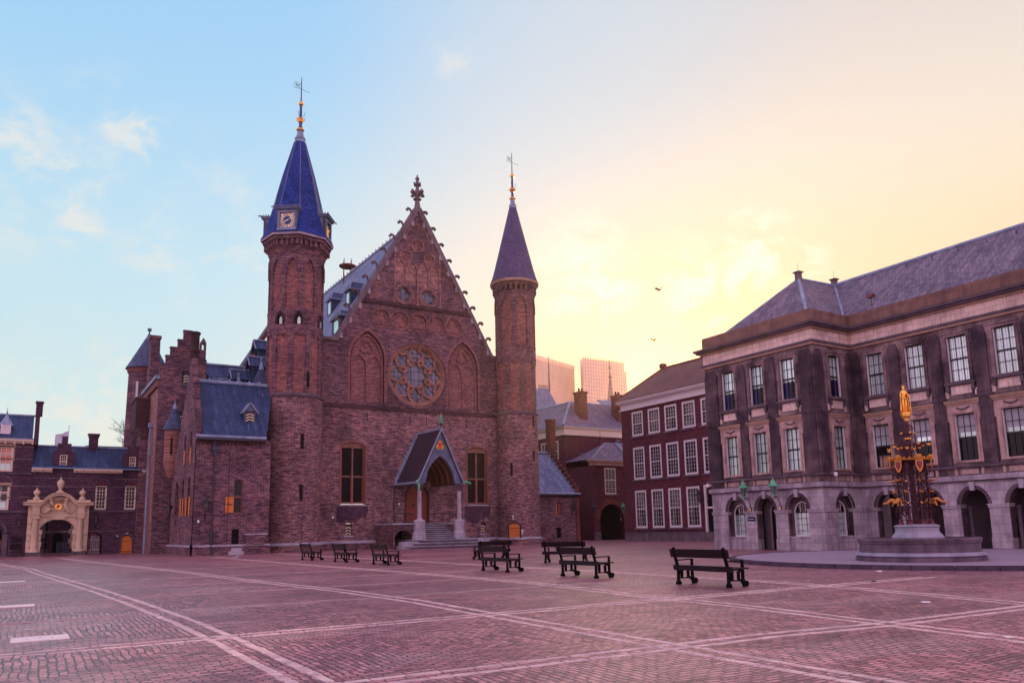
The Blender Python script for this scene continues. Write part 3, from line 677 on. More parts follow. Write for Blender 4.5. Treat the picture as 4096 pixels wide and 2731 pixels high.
for k in range(4):
    a = k*PI/2+.3; dx, dy = math.sin(a), -math.cos(a)
    mb.tube([(fx+dx*.1,fy+dy*.1,34.45),(fx+dx*.4,fy+dy*.4,34.72),(fx+dx*.68,fy+dy*.68,34.88),(fx+dx*.76,fy+dy*.76,34.72),(fx+dx*.62,fy+dy*.62,34.6)], [.12,.15,.20,.19,.1], 7)
    mb.tube([(fx+dx*.1,fy+dy*.1,35.62),(fx+dx*.36,fy+dy*.36,35.7),(fx+dx*.46,fy+dy*.46,35.84)], [.1,.11,.07], 6)
mb.build('finial', 'coping_stone', hall, smooth=True)
# roof
ZR = 32.0; KR = 1.70
def roofz(x): return ZR-KR*abs(x-31.2)
mb = MB(); mb.slab([(31.2,67.4,ZR),(31.2,101,ZR),(22.9,101,roofz(22.9)),(22.9,67.4,roofz(22.9))], .25); mb.slab([(31.2,67.4,ZR),(31.2,101,ZR),(39.5,101,roofz(39.5)),(39.5,67.4,roofz(39.5))], .25)
rf = mb.build('roof', 'slate_light', hall)
mb = MB(); mb.tube([(31.2,67.4,ZR+.05),(31.2,101,ZR+.05)], .14, 8)
for k in range(33): mb.box(31.15,31.25,67.9+k*1.0,67.98+k*1.0,ZR+.1,ZR+.42)
mb.build('ridge', 'lead', rf)
mb = MB(); mb.slab([(27.6,105,31.6),(27.6,101.2,31.6),(20.9,101.2,20.0),(20.9,105,20.0)], .35); mb.slab([(27.6,105,31.6),(27.6,101.2,31.6),(33.5,101.2,20.0),(33.5,105,20.0)], .35); mb.build('rear_roof', 'slate_blue', hall)
mb = MB(); mb.slab([(27.8,101.3,32.1),(27.8,100.7,32.1),(20.9,100.7,20.1),(20.9,101.3,20.1)], .5); mb.build('verge', 'chimney_brick', hall)
MB().box(22.6,23.4,67.5,101,12,18.4).build('side_wall', 'hall_brick', hall)
MB().box(39.0,39.8,67.5,101,0,18.4).build('side_wall', 'hall_brick', hall)
mb = MB(); mb.slab([(22.9,67.7,18.0),(22.9,101,18.0),(18.5,101,14.8),(18.5,67.7,14.8)], .2); mb.build('aisle_roof', 'slate_blue', hall)
def dormer(x, y, w, h, hh):                                  # on the west slope, looks towards -X
    zb = roofz(x); dep = (h+.1)/KR+.5; Td = FX(x); dz = zb
    mb = MB(); mb.box(x, x+dep, y-w/2, y+w/2, dz-.1, dz+h); d = mb.build('dormer', 'slate_blue', hall)
    mb = MB(); ov = .22
    P = [(x-ov,y-w/2-ov,dz+h),(x-ov,y+w/2+ov,dz+h),(x+dep+.9,y+w/2+ov,dz+h),(x+dep+.9,y-w/2-ov,dz+h)]
    r0, r1 = (x+.35,y,dz+h+hh), (x+dep+1.0,y,dz+h+hh)
    mb.add(P+[r0,r1], [(0,1,4),(1,2,5,4),(3,0,4,5),(0,3,2,1)]); rr = mb.build('roof', 'slate_blue', d)
    mb = MB(); mb.tube([r0,r1], .08, 6); mb.tube([P[0],r0], .07, 6); mb.tube([P[1],r0], .07, 6); mb.tube([P[0],P[3]], .08, 6); mb.tube([P[0],P[1]], .07, 6); mb.build('lead_trim', 'lead', d)
    mb = MB(); mb.tb(Td, y-w*.24, y+w*.24, .0, .03, dz+.15, dz+h-.15); mb.build('window', 'pane_pale', d)
def on_roof(px, py):
    d = ray(px, py); t = (ZR-KR*31.2-CH)/(d.z-KR*d.x); return Vector((d.x*t, d.y*t, CH+d.z*t))
for px, py, w_, h_, hh_ in ((1392,1228,1.5,1.7,1.0),(1318,1262,1.5,1.7,1.0),(1345,1335,2.6,1.5,.9)):
    q = on_roof(px, py); dormer(q.x, q.y, w_, h_, hh_)
mb = MB()
p0 = onX(1390,1068,30.9); mb.lathe(p0.x, p0.y, [(.9,1.55),(1.0,1.65),(1.0,1.75),(0,1.85)], 20, z0=p0.z-1.6)
for k in range(4): mb.tube([(p0.x+.6*math.cos(k*PI/2+.5),p0.y+.6*math.sin(k*PI/2+.5),p0.z-2.2),(p0.x+.6*math.cos(k*PI/2+.5),p0.y+.6*math.sin(k*PI/2+.5),p0.z+.9)], .05, 5)
o = mb.build('siren', 'chimney_brick'); tag(o, 'flat round siren on thin legs standing on the ridge of the hall roof', 'siren')

# ================================================================== TOWERS
def pole(cx, cy, z0, zt, parent, vz, s=1., vane_dir=-1):
    mb = MB(); mb.lathe(cx, cy, [(.30*s,z0),(.32*s,z0+.12),(.14*s,z0+.25),(.15*s,z0+.9),(.13*s,z0+1.2),(.11*s,z0+2.4),(.06*s,z0+3.0),(.035,zt-.2),(.015,zt)], 10); po = mb.build('spire_pole', 'spire_blue', parent, smooth=True)
    mb = MB(); mb.lathe(cx, cy, [(.1,z0-.05),(.36*s,z0),(.36*s,z0+.09),(.1,z0+.12)], 14)
    mb.lathe(cx, cy, [(.13,z0+.28),(.2,z0+.33),(.13,z0+.4)], 12)
    mb.lathe(cx, cy, [(.08,z0+.72),(.24*s,z0+.82),(.32*s,z0+1.05),(.18*s,z0+1.22),(.08,z0+1.28)], 8)
    mb.lathe(cx, cy, [(.08,z0+2.42),(.22*s,z0+2.52),(.24*s,z0+2.66),(.14,z0+2.8),(.06,z0+2.85)], 8)
    for k in range(6):
        a = k*PI/3; mb.tube([(cx+.26*s*math.sin(a),cy+.26*s*math.cos(a),z0+.95),(cx+.40*s*math.sin(a),cy+.40*s*math.cos(a),z0+1.02),(cx+.36*s*math.sin(a),cy+.36*s*math.cos(a),z0+1.18)], .05, 5)
    mb.build('gilded_ball', 'gold', po, smooth=True)
    mb = MB()
    for a in (.5,2.2,4.0): mb.tube([(cx+.1*math.sin(a),cy+.1*math.cos(a),z0+1.25),(cx+.30*math.sin(a),cy+.30*math.cos(a),z0+1.35),(cx+.36*math.sin(a),cy+.36*math.cos(a),z0+1.62),(cx+.48*math.sin(a),cy+.48*math.cos(a),z0+1.7)], .02, 4)
    mb.build('iron_leaf', 'black_iron', po)
    Tv = FY(cy); mb = MB(); u = vane_dir; L = .62*s
    mb.stroke(Tv, [(cx,vz),(cx+u*L,vz+.03),(cx+u*L,vz+.55),(cx,vz+.50)], .035, -.012, .012, closed=True)
    pts = [(.12,.1),(.3,.22),(.2,.36),(.42,.3),(.5,.44),(.44,.14),(.3,.3),(.14,.42)]
    mb.stroke(Tv, [(cx+u*a*s,vz+b) for a, b in pts], .05, -.01, .01); mb.tube([(cx,cy,vz),(cx-u*.7,cy,vz-.12)], .018, 4); mb.lathe(cx-u*.72, cy, [(0,vz-.18),(.05,vz-.12),(0,vz-.06)], 6)
    mb.build('weather_vane', 'black_iron', po)
# --- clock tower
TX, TY = 19.05, 66.0
ct = thing('clock_tower', 'left round brick tower with blue octagonal spire and clock', 'tower', (TX,TY,0))
Tc = CYL(TX, TY, 2.42)
mb = MB(); mb.lathe(TX, TY, [(2.66,0),(2.64,.5),(2.44,.5),(2.42,12.8)], 64); mb.build('shaft', 'hall_brick_low_round', ct, smooth=True)
def curved_stone(cx, cy, r0, r1, z0, z1, n, parent, mat='grey_stone', z2=None):
    mb = MB()
    for k in range(n):
        a0 = 2*PI*k/n; vs = []
        for j in range(5):
            a = a0+(2*PI/n-.008)*j/4
            for r, z in ((r0,z0),(r1,z0),(r1,z1),(r0,z2 or z1)): vs.append((cx+r*math.sin(a), cy-r*math.cos(a), z))
        fs = [(4*j+i, 4*j+(i+1) % 4, 4*j+4+(i+1) % 4, 4*j+4+i) for j in range(4) for i in range(4)]+[(0,1,2,3),(16,17,18,19)]
        mb.add(vs, fs)
    return mb.build('plinth_cap', mat, parent)
curved_stone(TX, TY, 2.4, 2.72, .5, .6, 14, ct, z2=.76)
mb = MB(); mb.lathe(TX, TY, [(2.40,12.72),(2.52,12.78),(2.54,12.92),(2.46,13.0),(2.34,13.1)], 64); mb.build('string_course', 'dark_stone', ct, smooth=True)
# zone A, with paired little arches
T2 = CYL(TX, TY, 2.36); NB = 10; off = R(-7)
cent = [((off+2*PI*k/NB+PI) % (2*PI))-PI for k in range(NB)]
def lomb(t): # two small round arches side by side
    s = abs(t)*2-1; return 17.75+.42*math.sqrt(max(0,1-s*s*.95))
def tallarch(t): a = abs(t); return 23.3+1.5*math.sqrt(max(0., 1-a**1.25))
mb = MB(); mb.arcade(T2, [(c, .23) for c in cent], 13.05, lomb, 18.5, .13)
mb.lathe(TX, TY, [(2.36,18.5),(2.40,18.56),(2.40,18.66),(2.36,18.72),(2.36,19.0),(2.36,20.1),(2.40,20.15),(2.36,20.25)], 64)
mb.arcade(T2, [(c+.31, .235) for c in cent if c+.31 < PI-.24], 20.25, tallarch, 25.2, .16)
mb.build('shaft', 'hall_brick_round', ct)
mb = MB(); mb.lathe(TX, TY, [(2.235,13.05),(2.235,18.5)], 48); mb.build('recess_panel', 'hall_brick_red', ct, smooth=True)
mb = MB(); mb.lathe(TX, TY, [(2.205,20.25),(2.205,25.2)], 48); mb.build('recess_panel', 'hall_brick_red', ct, smooth=True)
mb = MB()
for c in cent:
    q = [(c+.31+t*.25, tallarch(t)+.06) for t in [-1+.1*i for i in range(21)]]; mb.stroke(T2, q, .09 if 0 else .06, .0, .06)
mb.build('hood_mould', 'hall_brick_round', ct)
for c in [R(-16-32), R(-16+5), R(-16+60)]:
    Tn = ROT(TX+2.36*math.sin(c), TY-2.36*math.cos(c), c)
    mb = MB(); mb.stroke(Tn, [(.34,18.95)]+pt_curve(-.34, .34, 19.4, 20.05, 5)+[(-.34,18.95)], .14, -.1, .10); wn = mb.build('window', 'hall_brick_dark', ct)
    mb = MB(); mb.solid(Tn, pointed(-.26,.26,18.95,19.4,19.9,5), -.1, .012); mb.build('opening', 'dark_opening', wn)
    mb = MB(); mb.solid(Tn, pointed(-.06,.2,18.98,19.3,19.62,4), .012, .03); mb.build('pane', 'pane_curtain', wn)
def slit(cx, cy, r, a, z0, z1, parent, w=.13):
    Tn = ROT(cx+r*math.sin(a), cy-r*math.cos(a), a); mb = MB(); mb.tb(Tn, -w, w, -.25, .012, z0, z1); o = mb.build('slit_window', 'dark_opening', parent)
    mb = MB(); mb.tb(Tn, w, w+.05, -.2, .02, z0, z1); mb.build('jamb', 'hall_brick_dark', o)
for z0, z1 in ((8.35,9.65),(4.1,5.45),(1.0,2.35)): slit(TX, TY, 2.42, R(2), z0, z1, ct)
slit(TX, TY, 2.36, R(12), 13.6, 14.9, ct, .11)
# corbelling and octagonal cornice
OA = R(-13)
mb = MB(); mb.lathe(TX, TY, [(2.30,25.15),(2.42,25.3),(2.5,25.6),(2.62,25.75),(2.78,25.9)], 8, OA); mb.lathe(TX, TY, [(2.58,25.9),(2.62,26.45)], 8, OA); mb.lathe(TX, TY, [(2.80,26.35),(2.95,26.42),(2.95,26.62),(3.08,26.68)], 8, OA)
for k in range(8):
    a = OA+PI/8+k*PI/4; Tn = ROT(TX, TY, a); d = 2.62*math.cos(PI/8)
    for j in range(-2, 3): mb.tb(Tn, j*.46-.1, j*.46+.1, d-.1, d+.22, 25.85, 26.38)
mb.build('corbel_table', 'hall_brick', ct)
mb = MB(); mb.lathe(TX, TY, [(2.8,26.68),(3.12,26.70),(3.14,26.86),(3.0,26.96)], 8, OA); mb.build('cornice', 'grey_stone', ct)
mb = MB(); mb.lathe(TX, TY, [(3.16,26.93),(2.98,27.25),(2.72,27.9),(2.42,28.9),(2.06,30.2),(1.40,33.2),(.50,36.5)], 8, OA); sp = mb.build('spire', 'slate_round', ct)
mb = MB(); mb.lathe(TX, TY, [(.52,36.45),(.44,36.75),(.50,36.8),(.50,36.88),(.38,36.95),(.20,37.75)], 8, OA); mb.build('lead_cap', 'lead', sp)
mb = MB()
for k in range(8):
    a = OA+k*PI/4
    for r0, z0, r1, z1 in ((2.42,28.9,1.4,33.2),(1.4,33.2,.5,36.5)):
        mb.tube([(TX+r0*math.sin(a),TY-r0*math.cos(a),z0),(TX+r1*math.sin(a),TY-r1*math.cos(a),z1)], .035, 5)
mb.build('hip_roll', 'lead_dark', sp)
pole(TX, TY, 37.68, 43.0, ct, 41.75)
# clock dormers
def strokes_numeral(mb, T, s, cu, cz, rad, ang, h, d):
    # s: roman numeral, feet towards the centre
    wd = {'I': .055, 'V': .11, 'X': .11}; tot = sum(wd[c] for c in s)+.022*(len(s)-1); x = -tot/2
    def P(a, b): # local x sideways, b radial
        rx, rz = math.sin(ang), math.cos(ang); return (cu+rx*(rad+b)+rz*a, cz+rz*(rad+b)-rx*a)
    for c in s:
        w_ = wd[c]
        if c == 'I': L = [((x+w_/2,-h/2),(x+w_/2,h/2))]
        elif c == 'V': L = [((x,h/2),(x+w_/2,-h/2)),((x+w_,h/2),(x+w_/2,-h/2))]
        else: L = [((x,h/2),(x+w_,-h/2)),((x+w_,h/2),(x,-h/2))]
        for p, q in L: mb.stroke(T, [P(*p), P(*q)], .03, d-.004, d)
        x += w_+.022
for k in range(4):
    a = R(-35.5)+k*PI/2; Tn_ = ROT(TX, TY, a, 27.1); Tn = lambda u, d, z, Tn_=Tn_: Tn_(u*.9, d, z*.96); dd = 2.80
    clock = k in (0, 3); w2 = .84
    mb = MB(); mb.plate(Tn, rect(-.98,.98,-.05,1.95), [rect(-.72,.72,.18,1.66)], dd-.3, dd)
    mb.tb(Tn, -.98, -.9, 1.0, dd-.02, -.0, 1.9); mb.tb(Tn, .9, .98, 1.0, dd-.02, -.0, 1.9)
    dm = mb.build('clock_dormer' if clock else 'bell_dormer', 'lead_dark', ct)
    mb = MB(); mb.ring(Tn, rect(-.80,.80,.10,1.74), .10, dd-.02, dd+.05); mb.tb(Tn, -.95, .95, dd-.05, dd+.10, -.04, .10); mb.build('frame', 'lead', dm)
    mb = MB(); mb.tb(Tn, -1.08, 1.08, .9, dd+.18, 1.93, 2.08); mb.tb(Tn, -1.14, 1.14, .9, dd+.24, 2.08, 2.14)
    for j in range(-5, 6): mb.tb(Tn, j*.22-.05, j*.22+.05, dd+.14, dd+.24, 2.14, 2.26)
    for s in (-1, 1):
        for j in range(7): mb.tb(Tn, s*1.15-.04, s*1.15+.04, dd-.1-j*.22, dd-j*.22, 2.14, 2.26)
        p = [Tn(s*1.05, dd+.1, 2.12), Tn(s*1.2, dd+.22, 2.16), Tn(s*1.36, dd+.30, 2.1), Tn(s*1.4, dd+.32, 2.02)]; mb.tube(p, [.06,.05,.06,.04], 6)
    mb.build('cornice', 'lead_dark', dm)
    if clock:
        zc = .92
        mb = MB(); mb.tb(Tn, -.71, .71, dd-.2, dd-.1, .19, 1.65); cl = mb.build('clock_face', 'dial_red', dm)
        mb = MB(); mb.solid(Tn, circ(0, zc, .68, 40), dd-.1, dd-.09); mb.solid(Tn, circ(-.53, 1.47, .115, 16), dd-.1, dd-.085)
        mb.plate(Tn, circ(.53, 1.5, .115, 16), [], dd-.1, dd-.085)
        for u, z in ((-.35,1.56),(.38,1.56),(.62,1.28),(-.63,1.25),(-.5,.32),(.5,.36)): mb.solid(Tn, circ(u, z, .035, 8), dd-.1, dd-.085)
        mb.tb(Tn, -.69, -.36, dd-.1, dd-.085, .21, .29); mb.tb(Tn, .34, .69, dd-.1, dd-.085, .21, .30); mb.tb(Tn, .58, .69, dd-.1, dd-.085, .42, .52); mb.tb(Tn, -.68, -.62, dd-.1, dd-.085, .3, .46)
        mb.build('chapter_ring', 'dial_cream', cl)
        mb = MB(); mb.solid(Tn, circ(0, zc, .40, 32), dd-.09, dd-.083)
        for q, s in enumerate(['XII','I','II','III','IIII','V','VI','VII','VIII','IX','X','XI']): strokes_numeral(mb, Tn, s, 0, zc, .53, q*PI/6, .20, dd-.083)
        mb.build('numerals', 'dial_blue', cl)
        mb = MB()
        for ang, L, wd_ in ((R(245), .42, .05), (R(64), .62, .035)):
            s_2, c_2 = math.sin(ang), math.cos(ang); P = lambda a, b: (s_2*b+c_2*a, zc+c_2*b-s_2*a)
            mb.solid(Tn, [P(-wd_*.5,-.1),P(wd_*.5,-.1),P(wd_*.8,0),P(wd_*.5,L*.4),P(wd_*1.6,L*.62),P(wd_*.6,L*.8),P(0,L),P(-wd_*.6,L*.8),P(-wd_*1.6,L*.62),P(-wd_*.5,L*.4),P(-wd_*.8,0)], dd-.075, dd-.06)
        mb.solid(Tn, circ(0, zc, .07, 12), dd-.08, dd-.05); mb.build('clock_hands', 'dial_cream', cl)
    else:
        mb = MB(); mb.tb(Tn, -.71, .71, dd-.6, dd-.5, .19, 1.65); mb.build('niche', 'dark_opening', dm)
        q = Tn(0, dd-.25, 0); mb = MB(); mb.lathe(q[0], q[1], [(.0,1.62),(.08,1.6),(.13,1.45),(.17,1.22),(.24,1.10),(.22,1.08)], 12, z0=27.1); mb.build('bell', 'bronze', dm, smooth=True)
        q = Tn(-.1, dd-.12, 0); mb = MB(); mb.lathe(q[0], q[1], [(.17,.18),(.13,.5),(.12,.62),(.17,.78),(.16,.92),(.06,.98),(.06,1.02),(.10,1.08),(.10,1.16),(.05,1.24),(0,1.25)], 10, z0=27.1)
        q2 = Tn(.1, dd-.08, .95+0); mb.tube([Tn(-.22,dd-.1,.86),Tn(-.05,dd-.0,.66),Tn(.16,dd-.02,.84),Tn(.28,dd-.05,1.05)], .045, 6); mb.build('statue', 'gold', dm, smooth=True)
# --- right tower
RX, RY = 41.76, 66.0
rt = thing('round_tower', 'right round brick tower with violet conical spire and small orange door', 'tower', (RX,RY,0))
mb = MB(); mb.lathe(RX, RY, [(2.30,0),(2.28,.5),(2.10,.5),(2.08,12.75)], 64); mb.build('shaft', 'hall_brick_low_round', rt, smooth=True)
curved_stone(RX, RY, 2.06, 2.36, .5, .6, 13, rt, z2=.76)
mb = MB(); mb.lathe(RX, RY, [(2.05,12.68),(2.17,12.74),(2.19,12.88),(2.1,12.95),(2.0,13.05)], 64); mb.build('string_course', 'dark_stone', rt, smooth=True)
T3 = CYL(RX, RY, 2.06); NB = 8; off = R(-33)+R(-26)+.02; cent = [((off+2*PI*k/NB+PI) % (2*PI))-PI for k in range(NB)]
mb = MB(); mb.arcade(T3, [(c+.39, .27) for c in cent if abs(c+.39) < PI-.28], 13.0, lomb, 18.4, .12)
mb.lathe(RX, RY, [(2.06,18.4),(2.10,18.46),(2.10,18.56),(2.06,18.62),(2.06,19.6),(2.10,19.65),(2.06,19.75)], 64)
mb.arcade(T3, [(c, .29) for c in cent if abs(c) < PI-.3], 19.75, tallarch, 25.1, .15); mb.build('shaft', 'hall_brick_round', rt)
mb = MB(); mb.lathe(RX, RY, [(1.945,13.0),(1.945,18.4)], 48); mb.build('recess_panel', 'hall_brick_red', rt, smooth=True)
mb = MB(); mb.lathe(RX, RY, [(1.915,19.75),(1.915,25.1)], 48); mb.build('recess_panel', 'hall_brick_red', rt, smooth=True)
mb = MB()
for c in cent: mb.stroke(T3, [(c+t*.31, tallarch(t)+.06) for t in [-1+.1*i for i in range(21)]], .06, .0, .06)
mb.build('hood_mould', 'hall_brick_round', rt)
mb = MB(); mb.lathe(RX, RY, [(2.04,25.05),(2.12,25.15),(2.12,25.5)], 64); mb.lathe(RX, RY, [(2.2,25.95),(2.30,26.0),(2.32,26.2),(2.42,26.3)], 64)
for k in range(26):
    Tn = ROT(RX, RY, 2*PI*k/26); mb.tb(Tn, -.11, .11, 2.0, 2.27, 25.45, 26.0)
mb.build('corbel_table', 'hall_brick_round', rt)
mb = MB(); mb.lathe(RX, RY, [(2.3,26.28),(2.50,26.34),(2.54,26.5),(2.44,26.62)], 64); mb.build('cornice', 'trim_sand', rt, smooth=True)
mb = MB(); mb.lathe(RX, RY, [(2.52,26.6),(2.32,27.1),(2.02,28.2),(1.40,30.75),(.38,35.0)], 48); sp = mb.build('spire', 'slate_violet_round', rt, smooth=True)
mb = MB(); mb.lathe(RX, RY, [(.40,34.95),(.38,35.15),(.42,35.2),(.40,35.28),(.3,35.35),(.19,36.05)], 16); mb.build('lead_cap', 'lead', sp, smooth=True)
pole(RX, RY, 36.0, 41.3, rt, 40.15, .95)
for p, q in (((1965,515),(1985,655)),((2160,400),(2180,500)),((2165,40),(2165,150))):
    a = onY(1300+p[0]/2.613, 1650+p[1]/2.613, 64.2); b = onY(1300+q[0]/2.613, 1650+q[1]/2.613, 64.2)
    slit(RX, RY, 2.08, math.asin(max(-.95,min(.95,((a.x+b.x)/2-RX)/2.08))), b.z, a.z, rt, .10)
Tn = ROT(RX+2.08*math.sin(R(-67)), RY-2.08*math.cos(R(-67)), R(-67))
Tn = ROT(RX+2.12*math.sin(R(-45)), RY-2.12*math.cos(R(-45)), R(-45))
mb = MB(); mb.ring(Tn, seg_arch(-.64,.64,.0,1.95,.22), .12, -.3, .05); dr = mb.build('door', 'hall_brick_dark', rt)
mb = MB(); mb.solid(Tn, seg_arch(-.53,.53,.02,1.85,.16), -.2, .0); mb.build('door_leaf', 'orange_wood', dr)
mb = MB(); [mb.tb(Tn, u-.006, u+.006, .0, .006, .05, 1.85) for u in (-.3,-.1,.1,.3)]; mb.tb(Tn, -.5, .45, .0, .012, 1.55, 1.6); mb.tb(Tn, .36, .42, 0, .03, .85, 1.0); mb.build('ironwork', 'black_iron', dr)
mb = MB(); mb.tb(Tn, .72, .86, .0, .06, 1.15, 1.45); mb.tb(Tn, .74, .84, 0, .05, .95, 1.08); mb.build('intercom', 'plaque_white', rt)
mb = MB(); mb.tb(Tn, -.14, -.02, .0, .2, 2.62, 2.78); mb.tb(Tn, -.10, .0, .1, .25, 2.4, 2.5); mb.build('security_camera', 'plaque_white', rt)

# ================================================================== ENTRANCE PORCH
PT = FY(62.0); PC = 31.1
porch = thing('entrance_porch', 'stone entrance porch with slate gable roof, two columns and broad steps', 'porch', (PC,63,0))
mb = MB()
ZL = 2.2
for k, (u0, u1, y0) in enumerate(((27.2,35.2,60.2),(27.8,34.7,60.6),(28.3,34.2,61.0))): mb.box(u0+.06, u1-.06, y0+.08, 67, k*.25 if k else 0, (k+1)*.25-.07); mb.box(u0, u1, y0, 67, (k+1)*.25-.07, (k+1)*.25)
n_ = 8
for k in range(n_):
    z1_ = .75+(k+1)*(ZL-.75)/n_-(.012 if k == n_-1 else 0); mb.box(29.75, 32.45, 61.75+k*.33+.07, 66.9, .75+k*(ZL-.75)/n_, z1_-.06); mb.box(29.75, 32.45, 61.75+k*.33, 66.9, z1_-.06, z1_)
mb.build('steps', 'basin_base_stone', porch)
mb = MB()
for k in range(n_): z1_ = .75+(k+1)*(ZL-.75)/n_; mb.box(29.78, 32.42, 61.75+k*.33+.055, 61.75+k*.33+.068, .75+k*(ZL-.75)/n_+.002, z1_-.062)
for k, (u0, u1, y0) in enumerate(((27.2,35.2,60.2),(27.8,34.7,60.6),(28.3,34.2,61.0))): mb.box(u0+.1, u1-.1, y0+.06, y0+.078, k*.25+.002, (k+1)*.25-.072)
mb.build('riser_shade', 'dark_stone', porch)  # thin dark sheets paint in the shade on the step fronts
mb = MB()
mb.plate(FY(62.75), rect(26.95,29.75,0,ZL-.15), [seg_arch(27.1,28.75,0,1.05,.55)], -.5, 0, rim=True); mb.box(32.45,33.5,62.75,66.85,0,ZL-.15); mb.box(28.8,29.75,63.3,66.85,0,ZL-.15); mb.box(26.95,27.09,63.26,66.85,0,ZL-.15)
mb.build('landing_wall', 'hall_brick', porch)
mb = MB(); mb.box(28.45,29.6,65.0,66.8,0,ZL-.2); mb.build('arch_recess', 'dark_opening', porch)
mb = MB(); mb.box(26.85,29.75,62.65,66.85,ZL-.15,ZL); mb.box(32.45,33.6,62.65,66.85,ZL-.15,ZL); mb.build('landing', 'grey_stone', porch)
mb = MB(); mb.box(26.9,28.5,60.9,61.5,0,.62); mb.build('side_block', 'grey_stone', porch)
mb = MB(); mb.box(34.3,35.4,61.0,62.2,0,.7); mb.build('side_block', 'grey_stone', porch)
for u in (29.12, 33.02):
    mb = MB(); mb.lathe(u, 62.15, [(.62,.74),(.62,.98),(.56,1.08),(.56,1.28),(.48,1.42),(.48,2.2),(.52,2.24),(.52,2.36),(.36,2.46)], 8, PI/8); mb.lathe(u, 62.15, [(.25,2.44),(.25,2.5),(.19,2.58),(.175,5.0)], 20)
    co = mb.build('column', 'grey_stone', porch)
    mb = MB(); mb.lathe(u, 62.15, [(.18,4.95),(.22,5.0),(.19,5.06),(.22,5.2),(.36,5.42),(.30,5.46),(.40,5.5),(.40,5.64)], 8, PI/8)
    for k in range(8):
        a = k*PI/4; mb.tube([(u+.2*math.sin(a),62.15+.2*math.cos(a),5.15),(u+.33*math.sin(a),62.15+.33*math.cos(a),5.34),(u+.38*math.sin(a),62.15+.38*math.cos(a),5.26)], .04, 5)
    mb.build('capital', 'dark_stone', co)
GZ0, GZT = 5.64, 10.35; hw = 2.1
fr = [(PC-hw,GZ0+.05),(PC-1.42,GZ0)]+[(a, b) for a, b in pt_curve(PC-1.42, PC+1.42, GZ0, 8.05, 10)][::-1][1:-1]+[(PC+1.42,GZ0),(PC+hw,GZ0+.05),(PC+.05,GZT)]
mb = MB(); mb.plate(PT, fr, [foil(PC+.02, 8.98, .48, 3, 6, PI/2)], -.35, 0, back=True); ga = mb.build('gable', 'lead_dark', porch)
mb = MB(); mb.solid(PT, circ(PC+.02, 8.98, .45, 20), -.12, -.08); em = mb.build('emblem', 'gold', ga)
mb = MB(); mb.solid(PT, [(PC-.12,9.25),(PC+.16,9.25),(PC+.17,8.95),(PC+.02,8.66),(PC-.13,8.95)], -.08, -.03); mb.build('shield', 'sign_red', em)
mb = MB(); [mb.tube([PT(PC+.02+s*.28,.0,8.76),PT(PC+.02+s*.2,.02,8.86),PT(PC+.02+s*.08,.0,8.72)], .02, 4) for s in (-1,1)]; mb.solid(PT, [(PC-.1,9.27),(PC-.12,9.4),(PC-.03,9.33),(PC+.02,9.42),(PC+.07,9.33),(PC+.16,9.4),(PC+.14,9.27)], -.06, -.03); mb.build('crown', 'gold', em)
mb = MB(); mb.slab([(PC+.05,61.85,GZT+.08),(PC+.05,67,GZT+.12),(PC-hw-.15,67,GZ0+.05),(PC-hw-.15,61.85,GZ0+.0)], .12); mb.slab([(PC+.05,61.85,GZT+.08),(PC+.05,67,GZT+.12),(PC+hw+.15,67,GZ0+.05),(PC+hw+.15,61.85,GZ0+.0)], .12)
pr = mb.build('roof', 'slate_dark', porch)
mb = MB(); mb.tube([(PC+.05,61.8,GZT+.12),(PC+.05,67,GZT+.18)], .13, 8)
for s in (-1, 1):
    mb.tube([(PC+.05,61.84,GZT+.1),(PC+s*(hw+.15),61.84,GZ0+.05)], .075, 6); mb.tube([(PC+s*(hw+.16),61.8,GZ0),(PC+s*(hw+.16),67,GZ0+.1)], .12, 8)
    z = GZT
    for k in range(11):
        t0 = k/11; mb.box(min(PC+s*t0*2.25,PC+s*(t0+.11)*2.25), max(PC+s*t0*2.25,PC+s*(t0+.11)*2.25), 66.7, 66.98, GZT-(t0+.08)*4.6, GZT-(t0+.08)*4.6+.62)
mb.build('lead_trim', 'lead', pr)
mb = MB()
for s in (-1, 1):
    q = [(PC+s*(hw+.2),61.85,GZ0+.15),(PC+s*(hw+.36),61.6,GZ0+.1),(PC+s*(hw+.5),61.4,GZ0+.02),(PC+s*(hw+.55),61.3,GZ0-.1)]; mb.tube(q, [.12,.09,.1,.05], 6)
mb.tube([(PC-hw-.1,61.8,GZ0-.05),(PC-hw-.12,61.75,GZ0-.4),(PC-hw-.15,61.75,GZ0-.75)], [.08,.10,.04], 6)
mb.build('gargoyle', 'copper_green', porch, smooth=True)
mb = MB()
pts = pt_curve(PC-1.42, PC+1.42, GZ0, 8.05, 10)
for (a, b), (c, d) in zip(pts, pts[1:]): mb.quad((a,62.3,b),(c,62.3,d),(c,66.9,d),(a,66.9,b))
mb.build('vault', 'vault_wood', porch)
mb = MB()
for y in (63.2,64.3,65.4): mb.stroke(FY(y), pts, .12, -.07, .07)
mb.build('vault_rib', 'red_frame', porch)
mb = MB(); mb.lathe(PC+.05, 61.95, [(.14,10.4),(.07,10.55),(.06,10.8),(.17,10.86),(.1,10.95)], 8); fn = mb.build('finial', 'black_iron', porch)
mb = MB(); mb.lathe(PC+.05, 61.95, [(.08,10.93),(.24,11.05),(.12,11.16),(.22,11.3),(.10,11.4),(.16,11.52),(.05,11.62),(.03,11.9)], 6); mb.build('finial_leaf', 'copper_green', fn)
mb = MB()
